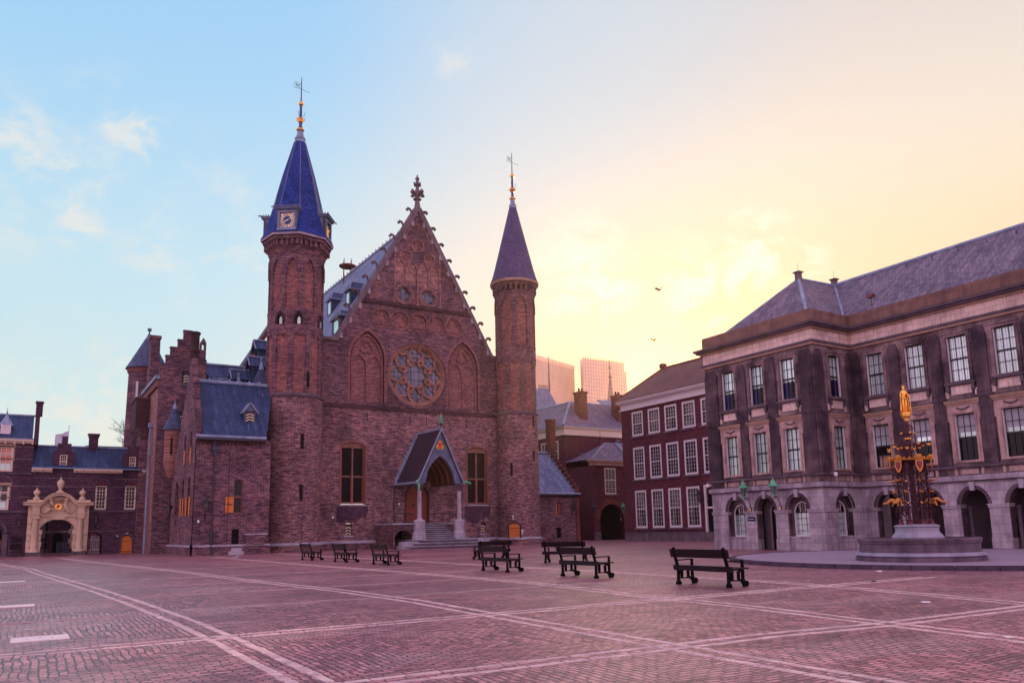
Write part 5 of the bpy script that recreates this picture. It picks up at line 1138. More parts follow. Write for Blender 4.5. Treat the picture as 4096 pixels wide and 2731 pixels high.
# ---- the sandstone portal in front of the gatehouse
pt = thing('gate_portal', 'sand-coloured baroque gate portal with two columns, urns and a gilded coat of arms', 'portal', (2.5,79.3,0))
PTT = FY(79.45)
mb = MB(); mb.plate(PTT, rect(.28,4.92,.32,3.35), [[(1.22,.32)]+[(2.55-1.33*math.cos(PI*i/16), 2.12+.98*math.sin(PI*i/16)) for i in range(17)]+[(3.88,.32)]], -.55, .0)
mb.plate(PTT, rect(.28,4.92,3.35,4.3), [], -.55, 0); mb.build('arch_wall', 'portal_stone', pt)
for u in (.86,4.26):
    mb = MB(); mb.lathe(u, 79.25, [(.42,.30),(.42,.36),(.34,.46),(.27,.56),(.255,1.5),(.23,3.0),(.24,3.05),(.29,3.12),(.29,3.18)], 20); co = mb.build('column', 'portal_stone', pt, smooth=True)
    mb = MB(); mb.tb(PTT, u-.32, u+.32, .0, .5, 3.18, 3.26); mb.tb(PTT, u-.27, u+.27, .0, .44, 3.26, 4.2); mb.tb(PTT, u-.33, u+.33, 0, .48, 3.5, 3.56); mb.tb(PTT, u-.36, u+.36, .0, .52, 4.2, 4.28); mb.build('entablature', 'portal_stone', co)
    mb = MB(); mb.tb(PTT, u-.55, u+.55, -.1, .62, 0, .31); mb.build('base', 'dark_stone', co)
mb = MB()
for s in (-1, 1):
    for z, o in ((.32,0),(.75,.05),(1.25,.0),(1.75,.05),(2.25,0),(2.75,.05)): 
        u = 2.56+s*2.12; mb.tb(PTT, u-.12-o, u+.12+o, .0, .10+o, z+.03, z+.47)
        if z < 2.2: u = 2.56+s*1.30; mb.tb(PTT, u-.10-o, u+.10+o, .0, .06+o, z+.03, z+.47)
mb.build('quoin', 'portal_stone', pt)
mb = MB()
for i in range(1, 10):
    if i == 5: continue
    a = PI*i/10; p = (2.55-1.36*math.cos(a), 2.12+1.02*math.sin(a)); q = (2.55-1.8*math.cos(a), 2.12+1.32*math.sin(a)); mb.stroke(PTT, [p, q], .33, .0, .05)
mb.tb(PTT, 2.05, 3.05, .0, .25, 3.08, 3.34); mb.tb(PTT, 1.1, 4.0, .0, .14, 3.34, 3.44); mb.build('voussoir', 'portal_stone', pt)
arc = [(2.55-1.62*math.cos(PI*i/20)**1 , 4.42+.86*math.sin(PI*i/20)) for i in range(21)]
mb = MB(); tym = [(1.0,3.44),(4.1,3.44)]+[(2.55+1.5*math.cos(PI*i/16), 4.35+.72*math.sin(PI*i/16)) for i in range(17)]; mb.solid(PTT, tym, -.1, .03); mb.build('tympanum', 'portal_stone', pt)
cor = [(-.12,4.42),(1.15,4.42)]+[(2.55+1.42*math.sin(R(-60+8*i)), 3.72+1.42*math.cos(R(-60+8*i))*1.05+.05) for i in range(16)]+[(3.95,4.42),(5.2,4.42)]
mb = MB(); mb.stroke(PTT, cor, .22, -.3, .50); mb.stroke(PTT, [(a, b+.14) for a, b in cor[:-0 or None]], .08, -.3, .62)
mb.tb(PTT, .15, 1.3, -.2, .4, 4.55, 4.78); mb.tb(PTT, 3.8, 4.95, -.2, .4, 4.55, 4.78); mb.build('cornice', 'portal_stone', pt)
def urn(u, z, s, tall):
    mb = MB()
    if tall: pr_ = [(.34,0),(.34,.28),(.16,.36),(.12,.46),(.16,.5),(.24,.75),(.31,1.05),(.27,1.22),(.12,1.36),(.05,1.42),(.09,1.5),(.04,1.6),(0,1.64)]
    else: pr_ = [(.30,0),(.30,.24),(.15,.32),(.11,.42),(.2,.5),(.31,.68),(.31,.8),(.2,.96),(.06,1.02),(.1,1.1),(.03,1.22),(0,1.24)]
    mb.lathe(u, 79.25, [(r*s, z+h*s) for r, h in pr_], 20); mb.build('urn', 'portal_stone', pt, smooth=True)
urn(.82, 4.78, .85, 0); urn(4.3, 4.78, .85, 0); urn(2.56, 5.25, .95, 1)
mb = MB()
for s in (-1, 1): # the two animals holding the shield
    X = lambda v: 2.5+s*v
    mb.tube([PTT(X(1.05),.1,3.62),PTT(X(.85),.14,3.78),PTT(X(.62),.16,4.05),PTT(X(.5),.18,4.4),PTT(X(.58),.2,4.72)], [.10,.17,.19,.17,.12], 8)
    mb.lathe(X(.62), 79.2, [(0,4.62),(.15,4.72),(.17,4.85),(.08,4.98),(0,5.0)], 8)
    mb.tube([PTT(X(.5),.2,4.35),PTT(X(.32),.24,4.28),PTT(X(.25),.24,4.4)], [.08,.06,.05], 6); mb.tube([PTT(X(.6),.2,4.05),PTT(X(.36),.24,3.95),PTT(X(.28),.24,3.8)], [.09,.07,.05], 6)
    mb.tube([PTT(X(1.0),.1,3.65),PTT(X(1.25),.12,3.8),PTT(X(1.32),.12,4.05)], [.06,.05,.03], 6)
mb.build('supporter_relief', 'portal_stone', pt, smooth=True)
mb = MB(); mb.solid(PTT, circ(2.5, 4.2, .27, 20), .03, .24); sh_ = mb.build('shield', 'gold', pt)
mb = MB(); mb.tube([PTT(2.4,.26,4.0),PTT(2.52,.27,4.2),PTT(2.45,.26,4.4)], [.06,.10,.05], 6); mb.tube([PTT(2.5,.26,4.22),PTT(2.68,.26,4.3)], .04, 5); mb.tube([PTT(2.5,.26,4.15),PTT(2.32,.26,4.22)], .04, 5); mb.build('lion_charge', 'dial_red', sh_)
mb = MB(); mb.lathe(2.5, 79.2, [(.24,4.58),(.3,4.68),(.38,4.78),(.2,4.86),(0,4.92)], 12); mb.build('crown', 'trim_sand', sh_)

g0 = onY(612, 2150, 77.); g1 = onY(700, 2150, 77.)
dg_ = thing('dark_gate', 'tall black gate in the gap between the gatehouse and the corner house', 'gate', (g0.x,77,0))
mb = MB(); mb.box(g0.x,g1.x+.6,77,77.08,.1,1.75); mb.build('gate_leaf', 'black_iron', dg_)
mb = MB(); mb.box(g0.x-.02,g0.x+.1,76.95,77.12,0,1.9); mb.box(g0.x+1.0,g0.x+1.12,76.95,77.12,0,1.9); mb.build('post', 'black_iron', dg_)
mb = MB(); [mb.tube([(g0.x+.1+.1*k,77.04,1.7),(g0.x+.1+.1*k,77.04,2.0)], .012, 4) for k in range(16)]; mb.build('spikes', 'black_iron', dg_)
# ---- what shows through the gates
ib = thing('inner_court_house', 'dark brick house with pale corner stones seen through the sandstone gate', 'building', (3,92,0))
mb = MB(); mb.plate(FY(92), rect(-6,4.6,0,8.5), [seg_arch(2.6,3.5,0,1.5,.5)], -.4, 0); mb.box(4.2,4.6,92.4,100,0,8.5); mb.build('wall', 'purple_brick', ib)
mb = MB(); [mb.box(4.15-(.18 if k % 2 else 0),4.62,91.94,92.3,k*.5+.4,k*.5+.9) for k in range(14)]; mb.build('quoin', 'portal_stone', ib)
mb = MB(); mb.box(-6,2.2,91.9,92,.0,.45); mb.box(-6,2.2,91.92,92,1.0,1.12); mb.box(1.5,1.9,91.9,92,1.5,3.0); mb.build('stone_band', 'coping_stone', ib)
mb = MB(); mb.box(2.6,3.5,92.3,92.39,0,2.0); mb.box(1.95,2.1,91.9,91.99,0,3.1); mb.build('opening', 'dark_opening', ib)
mb = MB(); mb.box(2.2,4.1,91.95,91.99,3.6,4.9); mb.build('window', 'pane_dark', ib)
mb = MB(); [mb.tube([(x,88,0),(x,88,1.1)], .025, 4) for x in [i*.14+2.9 for i in range(8)]]; tag(mb.build('barrier', 'downpipe', None), 'low barred barrier standing in the court behind the sandstone gate', 'barrier')
mb = MB(); mb.box(5.2,14,100,101,0,8.0); ob = mb.build('court_wall', 'pale_brick'); tag(ob, 'pale wall glimpsed through the small arch right of the gate', 'wall')
fe = thing('white_fence', 'white fence and gate posts glimpsed through the small side arch', 'fence', (6.6,92,0))
for i in range(9): mb = MB(); mb.box(6.0+i*.16,6.07+i*.16,91.5,91.56,.3,1.5+.1*(i % 3)); mb.build('post', 'white_paint', fe)
mb = MB(); mb.box(5.9,7.5,91.48,91.58,.15,.33); mb.box(5.9,7.5,91.48,91.58,1.2,1.28); mb.build('rail', 'white_paint', fe)
sg = thing('road_sign', 'round red no-entry sign on a post seen through the small arch', 'sign', (6.0,90,0))
mb = MB(); mb.tube([(6.02,90,0),(6.02,90,2.0)], .03, 6); mb.build('post', 'downpipe', sg)
mb = MB(); mb.solid(FY(89.95), circ(6.02, 1.85, .17, 20), 0, .02); pl = mb.build('sign_plate', 'sign_red', sg)
mb = MB(); mb.tb(FY(89.95), 5.91, 6.13, .02, .025, 1.82, 1.89); mb.build('bar', 'plaque_white', pl)
mb = MB(); mb.tb(FY(89.95), 5.9, 6.12, 0, .02, 1.48, 1.62); mb.build('sub_plate', 'plaque_white', sg)

# ================================================================== LOW HOUSE right of the round tower
LT = FY(67.0)
lo = thing('low_annex', 'low brick annex with grey slate roof and stepped end gable, right of the round tower', 'building', (47,67,0))
holes = [seg_arch(47.0,47.7,2.85,4.1,.1), seg_arch(46.98,47.6,.5,1.5,.1)]
MB().plate(LT, rect(42,49.9,0,4.85), holes, -.35, 0).build('wall', 'hall_brick', lo)
MB().box(49.45,49.9,67.35,76,0,4.85).build('wall', 'hall_brick', lo)
mb = MB(); mb.tb(LT, 42, 49.95, .0, .1, 4.7, 4.86); mb.build('cornice', 'hall_brick_dark', lo)
mb = MB(); mb.tb(LT, 42, 49.98, 0, .36, 4.87, 4.96); mb.build('soffit', 'downpipe_dark', lo)
mb = MB(); mb.slab([(42,66.62,5.0),(49.4,66.62,5.0),(49.4,71.7,9.75),(42,71.7,9.75)], .1); mb.slab([(42,77,5.0),(49.4,77,5.0),(49.4,71.7,9.75),(42,71.7,9.75)], .1); rr = mb.build('roof', 'slate_light', lo)
mb = MB(); mb.tube([(42,66.58,5.06),(49.9,66.58,5.06)], .09, 8); mb.tube([(42,71.7,9.85),(49.4,71.7,9.85)], .14, 8); [mb.box(49.25,49.42,66.9+k*.48,67.15+k*.48,5.4+k*.449,5.55+k*.449) for k in range(10)]; mb.build('lead_trim', 'lead', rr)
po = [(66.9,0),(66.9,5.9)]
for k in range(10): po += [(66.9+k*.47, 5.5+k*.44+.35),(67.37+k*.47, 5.5+k*.44+.35)]
po += [(71.6,10.6),(72.1,10.6),(72.1,9.9),(76.5,5.4),(76.5,0)]
po = [p for i, p in enumerate(po) if i == 0 or (abs(p[0]-po[i-1][0])+abs(p[1]-po[i-1][1])) > .01]
mb = MB(); mb.solid(FX(49.95), po, 0, .42); sg = mb.build('stepped_gable', 'chimney_brick', lo)
mb = MB()
for k in range(10): mb.box(49.48, 50.02, 66.86+k*.47, 67.41+k*.47, 5.5+k*.44+.35, 5.5+k*.44+.43)
mb.build('coping', 'hall_brick_dark', sg)
mb = MB(); mb.box(49.35,50.15,71.2,72.0,9.6,13.4); mb.box(49.28,50.22,71.12,72.08,13.4,13.6); mb.build('chimney', 'chimney_brick', lo)
w1 = MB().tb(LT, 47.0, 47.7, -.3, -.22, 2.85, 4.2).build('window', 'dark_opening', lo)
mb = MB(); mb.tb(LT, 47.3, 47.66, -.2, -.15, 2.9, 4.1); sh = mb.build('shutter', 'red_wood', w1)
mb = MB(); [mb.tb(LT, 46.98, 47.06, -.05, .03, 2.9+j*.2, 3.0+j*.2) for j in range(6)]; mb.build('shutter_edge', 'shutter_cream', w1)
MB().tb(LT, 46.98, 47.6, -.3, -.22, .5, 1.6).build('window', 'dark_opening', lo); MB().tb(LT, 46.9, 47.68, -.2, .05, .38, .495).build('sill', 'coping_stone', lo)

# ================================================================== BACK HOUSE (behind the annex)
bh = thing('hipped_roof_house', 'purple-red brick house with grey hipped roof, cream cornice and two tall chimneys', 'building', (60,80,0))
BT = FY(80.0); BX = FX(57.75)
MB().box(57.75, 80, 80, 100, 0, 13.2).build('wall', 'red_brick', bh)
mb = MB(); mb.box(57.55,80,79.8,100,13.2,14.1); mb.box(57.35,80,79.6,100,14.1,14.3); mb.build('cornice', 'cream_paint', bh)
mb = MB(); mb.box(57.2,80,79.5,79.62,14.3,14.45); mb.box(57.2,57.34,79.5,100,14.3,14.45); mb.build('gutter', 'lead', bh)
mb = MB(); A_=(57.2,79.5,14.4); B_=(76,79.5,14.4); C_=(76,92,14.4); D_=(57.2,96,14.4); e1=(61.8,84.2,18.3); e2=(74,84.2,18.3); e3=(61.8,96,18.3)
mb.add([A_,B_,C_,D_,e1,e2,e3], [(0,1,5,4),(0,4,6,3),(1,2,5),(4,5,2,6)]); rr = mb.build('roof', 'slate_grey', bh)
mb = MB(); mb.tube([A_,e1], .16, 6); mb.tube([e1,e2], .14, 6); mb.tube([e1,e3], .14, 6); mb.tube([e2,B_], .12, 6); mb.build('lead_trim', 'lead', rr)
for u, z0, z1 in ((60.2,11.0,13.0),(60.2,6.3,8.9)):
    mb = MB(); mb.tb(BT, u-.0, u+2.0, .0, .04, z0, z1+.2); bw_ = mb.build('blind_window', 'hall_brick_dark', bh); MB().tb(BT, u+.1, u+1.9, .04, .05, z0+.1, z1+.1).build('panel', 'red_brick', bw_); MB().tb(BT, u-.1, u+2.1, 0, .15, z0-.18, z0-.02).build('sill', 'coping_stone', bw_)
mb = MB(); mb.tb(BT, 66.0, 66.7, .0, .03, 11.4, 13.0); mb.build('window', 'pane_mid', bh)
for y in (81.4,83.9): glazing(bh, BX, rect(y,y+1.4,10.0,12.6), .02, 2, 2, .06, .16, 'cream_paint', 'pane_dark', rail=11.3)
for x in (63.3,68.1):
    mb = MB(); mb.tube([(x,79.85,14.2),(x,79.85,0)], .07, 6); mb.build('downpipe', 'downpipe_dark', bh)
for x in (61.05,67.3):
    mb = MB(); mb.box(x,x+1.1,80.8,82.2,14.6,19.0); mb.box(x-.1,x+1.2,80.7,82.3,19.0,19.25); mb.box(x-.04,x+1.14,80.76,82.24,17.0,17.15); ch = mb.build('chimney', 'chimney_brick', bh)
    mb = MB(); [mb.lathe(x+.3+.5*j, 81.5, [(.16,19.2),(.13,19.75)], 8) for j in range(2)]; mb.build('chimney_pot', 'hall_brick_dark', ch)
mb = MB(); mb.box(52,58.2,79.0,80,0,5.2); mb.box(51.5,58.3,78.9,79.2,5.2,5.55); mb.build('lower_wall', 'hall_brick_dark', bh)
mb = MB(); mb.box(50.4,57.2,77.3,77.6,0,1.55); lw_ = mb.build('forecourt_wall', 'grey_stone'); tag(lw_, 'low grey stone wall between the low annex and the passage gate', 'wall')

# ================================================================== PASSAGE HOUSE
gp = thing('passage_house', 'dark red brick passage house with one sash window over a round-arched dark gateway', 'building', (61,75,0))
QT = FY(75.0)
MB().plate(QT, rect(58.1,66.0,0,8.95), [rect(59.95,61.75,5.5,8.7), [(59.05,0)]+[(60.9-1.85*math.cos(PI*i/14),2.45+1.85*math.sin(PI*i/14)) for i in range(15)]+[(62.75,0)]], -.6, 0).build('wall', 'red_brick', gp)
MB().box(58.1,58.5,75.6,80,0,8.9).build('wall', 'red_brick', gp)
mb = MB(); mb.box(58.5,66,77.5,77.8,0,4.6); mb.build('passage', 'dark_opening', gp)
mb = MB(); [mb.tb(QT, 58.1, 66, .0, .02, 3.0+k*.55, 3.05+k*.55) for k in range(4, 10)]; mb.build('groove', 'hall_brick_dark', gp)
mb = MB(); mb.tb(QT, 57.8, 66.2, -.3, .3, 8.95, 9.4); mb.tb(QT, 57.5, 66.4, -.3, .55, 9.4, 9.65); mb.build('cornice', 'trim_sand', gp)
mb = MB(); a_=(57.6,74.5,9.65); b_=(68,74.5,9.65); c_=(68,80,9.65); d_=(57.6,80,9.65); f1=(62.0,77.3,12.0); f2=(66.5,77.3,12.0); mb.add([a_,b_,c_,d_,f1,f2], [(0,1,5,4),(1,2,5),(2,3,4,5),(3,0,4)]); rr = mb.build('roof', 'slate_grey', gp)
mb = MB(); mb.tube([a_,f1],.08,6); mb.tube([f1,f2],.1,6); mb.tube([(64.0,74.5,9.75),(63.6,77.2,12.05)],.16,6); mb.tube([a_,b_],.08,6); mb.build('lead_trim', 'lead', rr)
glazing(gp, QT, rect(59.95,61.75,5.5,8.7), -.1, 3, 5, .05, .17, 'cream_paint', 'pane_mid', rail=7.2, sill=('coping_stone',.1,.15,.2))
mb = MB()
for i in range(11): a = PI*(i+.5)/11; mb.stroke(QT, [(60.9-1.85*math.cos(a),2.45+1.85*math.sin(a)),(60.9-2.55*math.cos(a),2.45+2.45*math.sin(a))], .62, 0, .03)
mb.build('voussoir', 'chimney_brick', gp)
mb = MB(); mb.tb(QT, 58.1,59.0,0,.15,0,1.0); mb.tb(QT, 62.8,64.0,0,.15,0,1.0); mb.build('base_stone', 'coping_stone', gp)

# ================================================================== BRICK TOWN HOUSE
th = thing('brick_town_house', 'three-storey dark red brick town house with white sash windows and red tiled roof', 'building', (56,60,0))
HT = FX(56.0)
ys = [64.06,61.44,58.88,56.3,53.7]
rows = [(11.2,13.9),(6.5,10.0),(1.35,5.34)]
holes = []
for yc in ys:
    for (z0, z1) in rows:
        if yc == 53.7 and z0 < 2: continue
        holes.append(rect(yc-.92, yc+.92, z0, z1))
holes.append(rect(53.3,54.75,.0,5.4))
MB().plate(HT, rect(48,66.7,0,14.2), holes, -.35, 0).build('wall', 'red_brick', th)
MB().box(56.35,66,66.3,66.7,0,14.2).build('wall', 'red_brick', th)
k = 0
for (yc) in ys:
    for (z0, z1) in rows:
        if yc == 53.7 and z0 < 2: continue
        pn = 'pane_mid' if (k % 3) else 'pane_town'; k += 1
        if z0 < 2: pn = 'pane_town'
        wn = glazing(th, HT, rect(yc-.92,yc+.92,z0,z1), -.09, 4, 8 if z1-z0 > 3 else 6, .022, .22, 'white_paint', pn, rail=(z0+z1)/2, sill=('coping_stone',.12,.14,.18))
        iy0, iy1 = yc-.72, yc+.72
        mb = MB(); mb.ring(HT, rect(iy0,iy1,z0+.2,z1-.2), .05, -.085, -.035); mb.build('sash_frame', 'black_iron', wn)
        if k % 2 or z0 < 2: mb = MB(); mb.tb(HT, yc-.5, yc+.1, -.105, -.1, z0+.3, (z0+z1)/2-.1); mb.build('dark_gap', 'pane_dark', wn)
mb = MB(); mb.tb(HT, 48, 66.72, .0, .05, 14.2, 14.95); mb.tb(HT, 48, 66.9, -.3, .18, 14.2, 14.3); mb.build('frieze', 'white_paint', th)
mb = MB(); mb.tb(HT, 48, 66.95, -.3, .40, 14.95, 15.10); mb.tb(HT, 48, 67.1, -.3, .55, 15.10, 15.24); mb.build('cornice', 'white_paint', th)
mb = MB(); P0=(55.4,67.15,15.28); P1=(55.4,44,15.28); P2=(66.5,44,15.35); P3=(66.5,67.15,15.28); r0=(60.6,64.6,19.2); r1=(60.6,44,19.2)
mb.add([P0,P1,P2,P3,r0,r1], [(0,1,5,4),(0,4,3),(3,4,5,2)]); rr = mb.build('roof', 'red_tiles', th)
mb = MB(); mb.tube([P0,r0],.12,6); mb.tube([r0,r1],.12,6); mb.box(60.3,60.9,64.2,64.8,19.2,19.7); mb.build('ridge_tiles', 'red_brick', rr)
mb = MB(); mb.tb(HT, 48, 66.75, .0, .12, 0, .82); mb.tb(HT, 48, 66.78, .0, .16, .82, .9); mb.build('plinth', 'coping_stone', th)
mb = MB(); mb.ring(HT, rect(53.3,54.75,.02,5.38), .2, -.1, .06); mb.tb(HT, 53.4, 54.6, -.1, -.0, 3.1, 3.28); dd_ = mb.build('door', 'white_paint', th); MB().tb(HT, 53.4, 54.6, -.3, -.2, 0, 5.3).build('door_leaf', 'dark_opening', dd_)

# ================================================================== STONE PALACE: pavilion and long wing
pa = thing('stone_palace', 'soot-stained stone palace wing with projecting pavilion, tall sash windows, round arches and slate roof', 'building', (38,28,0))
pa['label'] = 'soot-stained stone palace wing with projecting corner pavilion, round arches and long slate roof'
PX, WX = 37.5, 41.0; PY0, PY1 = 27.72, 36.0
PVT, PST, WVT = FX(PX), FY(PY0), FX(WX)
def upper(T, u0, u1, centres, wing):
    """one upper front: wall, frieze, parapet, pilaster strips and window surrounds"""
    holes = []
    for c in centres:
        h = .52; holes += [rect(c-h,c+h,8.67,11.08), rect(c-h,c+h,4.5,6.95)]
    MB().plate(T, rect(u0,u1,4.2,11.6), holes, -.3, 0, rim=False).build('wall', 'sooty_stone', pa)
    for ci, c in enumerate(centres):
        h = .52
        # upper window
        mb = MB(); fr = rect(c-h-.17,c+h+.17,8.6,11.24); mb.plate(T, fr, [rect(c-h,c+h,8.67,11.08)], -.02, .08); [mb.tb(T, c+s*(h+.22)-.07, c+s*(h+.22)+.07, -.02, .05, 10.55, 11.3) for s in (-1, 1)]; mb.tb(T, c-h-.26, c+h+.26, -.02, .12, 11.24, 11.34); su = mb.build('window_surround', 'sooty_stone', pa)
        mb = MB(); mb.tb(T, c-h-.26, c+h+.26, -.02, .20, 8.48, 8.59); [mb.tb(T, c+s*(h+.12)-.08, c+s*(h+.12)+.08, -.02, .16, 8.14, 8.46) for s in (-1, 1)]; mb.build('sill', 'dark_stone', su)
        mb = MB(); mb.tb(T, c-h-.0, c+h+.0, -.02, .04, 7.98, 8.44); [mb.tb(T, c+s*(h+.24)-.09, c+s*(h+.24)+.09, -.02, .03, 7.85, 8.2) for s in (-1, 1)]; mb.build('apron', 'frieze_stone', su)
        # lower window with garland and hood
        mb = MB(); mb.plate(T, rect(c-h-.24,c+h+.24,4.42,7.42), [rect(c-h,c+h,4.5,6.95)], -.02, .07); [mb.tb(T, c+s*(h+.30)-.06, c+s*(h+.30)+.06, -.02, .05, 6.6, 7.6) for s in (-1, 1)]; mb.ring(T, rect(c-h-.12,c+h+.12,4.46,7.08), .08, .05, .11); sl2 = mb.build('window_surround', 'surround_stone', pa)
        mb = MB(); mb.stroke(T, [(c-.34+.068*i, 7.30-.12*math.sin(PI*i/10)) for i in range(11)], .07, .06, .12); mb.build('garland', 'dark_stone', sl2)
        mb = MB(); mb.tb(T, c-h-.36, c+h+.36, -.02, .18, 7.52, 7.6); mb.tb(T, c-h-.32, c+h+.32, -.02, .12, 7.42, 7.52); mb.tb(T, c-h-.38, c+h+.38, -.02, .22, 7.6, 7.66); mb.build('hood', 'trim_sand', sl2)
        mb = MB(); mb.tb(T, c-h-.38, c+h+.38, -.02, .225, 7.66, 7.69); mb.build('moss', 'moss', sl2)
        for z0, z1, typ in ((8.67,11.08,'up'),(4.5,6.95,'low')):
            pn = 'pane_pale'
            if typ == 'low': pn = 'pane_dark' if wing and ci > 0 else 'pane_curtain'
            if typ == 'low' and wing and ci == 0: pn = 'pane_dark'
            wn = glazing(pa, T, rect(c-h,c+h,z0,z1), -.19, 3, 4, .022, .05, 'black_iron', pn, rail=(z0+z1)/2)
            mb = MB(); mb.tb(T, c+h-.035, c+h-.001, -.2, -.02, z0+.01, z1-.01); mb.tb(T, c-h+.001, c-h+.035, -.2, -.02, z0+.01, z1-.01); mb.build('jamb', 'white_paint', wn)
            if typ == 'up' and not wing:
                mb = MB(); mb.tb(T, c-h+.05, c+h-.05, -.198, -.194, z0+.05, z0+1.0); dr_ = mb.build('dark_interior', 'pane_dark', wn)
                mb = MB(); mb.tb(T, c+.16, c+.34, -.194, -.19, z0+.05, z0+.95); mb.build('drape', 'blue_drape', wn)
                mb = MB(); [mb.tb(T, c-h+.1+.15*j, c-h+.2+.15*j, -.194, -.19, z0+1.0, z0+1.07) for j in range(6)]; mb.build('pelmet', 'pane_dark', wn)
            if typ == 'low' and wing:
                mb = MB(); mb.tb(T, c-h+.05, c+h-.05, -.199, -.192, z0+1.32, z1-.05); mb.build('blind', 'blind', wn)
                mb = MB(); mb.tb(T, c-h+.05, c+h-.05, -.192, -.187, z0+1.28, z0+1.5); mb.build('blind_hem', 'pane_pale', wn)
                if ci == 0: mb = MB(); mb.tb(T, c-.3, c+.35, -.199, -.193, z0+.1, z0+.7); mb.build('paper', 'trim_sand', wn)
            if typ == 'up' and wing:
                mb = MB(); [mb.tb(T, c-h+.07+.14*j, c-h+.11+.14*j, -.199, -.196, z0+.05, z1-.05) for j in range(7)]; mb.build('curtain_fold', 'curtain', wn)
def strips(T, lst):
    mb = MB()
    for a, b in lst:
        mb.tb(T, a, b, -.02, .13, 4.3, 10.95); mb.add([T(a,.13,10.95),T(b,.13,10.95),T((a+b)/2+(b-a)*.28,.13,11.35),T((a+b)/2-(b-a)*.28,.13,11.35),T(a,-.02,10.95),T(b,-.02,10.95),T((a+b)/2+(b-a)*.28,-.02,11.35),T((a+b)/2-(b-a)*.28,-.02,11.35)], [(0,1,2,3),(0,4,7,3),(1,5,6,2),(3,2,6,7)])
        mb.tb(T, a-.03, b+.03, -.02, .17, 7.7, 8.1)
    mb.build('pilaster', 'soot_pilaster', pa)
pvc = [34.05,31.8,29.5]
upper(PVT, PY0, PY1, pvc, False)
strips(PVT, [(34.95,35.95),(32.62,33.22),(30.33,30.97),(27.78,28.62)])
upper(PST, PX, WX, [39.35], False)
strips(PST, [(37.58,38.25),(40.45,41.0)])
wgc = [26.2,23.85,21.5,19.15,16.8,14.45,12.1]
upper(WVT, 9.0, PY0, wgc, True)
strips(WVT, [(c+.86, c+1.49) for c in wgc[1:]]+[(27.1,27.72)])
# frieze, cornice, parapet
def trimrun(z0, z1, ex, mat, nm, zin=0):
    mb = MB()
    mb.box(PX-ex, PX+.4, PY0-ex, PY1+ex, z0, z1); mb.box(PX+.4, WX+.4, PY0-ex, PY0+.4, z0, z1); mb.box(WX-ex, WX+.4, 8.0, PY0-ex, z0, z1)
    mb.box(PX+.4, 50, PY1-.4, PY1+ex, z0, z1)
    mb.build(nm, mat, pa)
trimrun(11.6, 11.72, .12, 'trim_sand', 'architrave'); trimrun(11.72, 11.86, .18, 'dark_stone', 'architrave'); trimrun(11.86, 12.5, .05, 'frieze_stone', 'frieze')
trimrun(12.5, 12.62, .18, 'trim_sand', 'cornice'); trimrun(12.62, 12.74, .38, 'dark_stone', 'cornice'); trimrun(12.74, 12.88, .5, 'dark_stone', 'cornice')
trimrun(12.88, 13.68, .06, 'parapet_stone', 'parapet'); 
# ledge under the first floor, string course
trimrun(4.16, 4.28, .22, 'dark_stone', 'ledge'); 
mb = MB()
for T, u0, u1 in ((PVT,PY0,PY1),(PST,PX,WX),(WVT,9,PY0)): mb.tb(T, u0, u1, -.3, .04, 3.78, 4.16)
mb.build('panel_band', 'sooty_stone', pa)
mb = MB()
for T, cs in ((PVT,pvc),(PST,[39.35]),(WVT,wgc)):
    for c in cs: 
        for s in (-1, 1): mb.tb(T, c+s*.66-.07, c+s*.66+.07, .04, .10, 3.8, 4.14); 
        mb.tb(T, c-.45, c+.45, .04, .07, 3.84, 4.1)
mb.build('relief_panel', 'surround_stone', pa)
trimrun(3.52, 3.78, .14, 'arcade_stone', 'string_course'); trimrun(3.44, 3.52, .08, 'dark_stone', 'string_course')
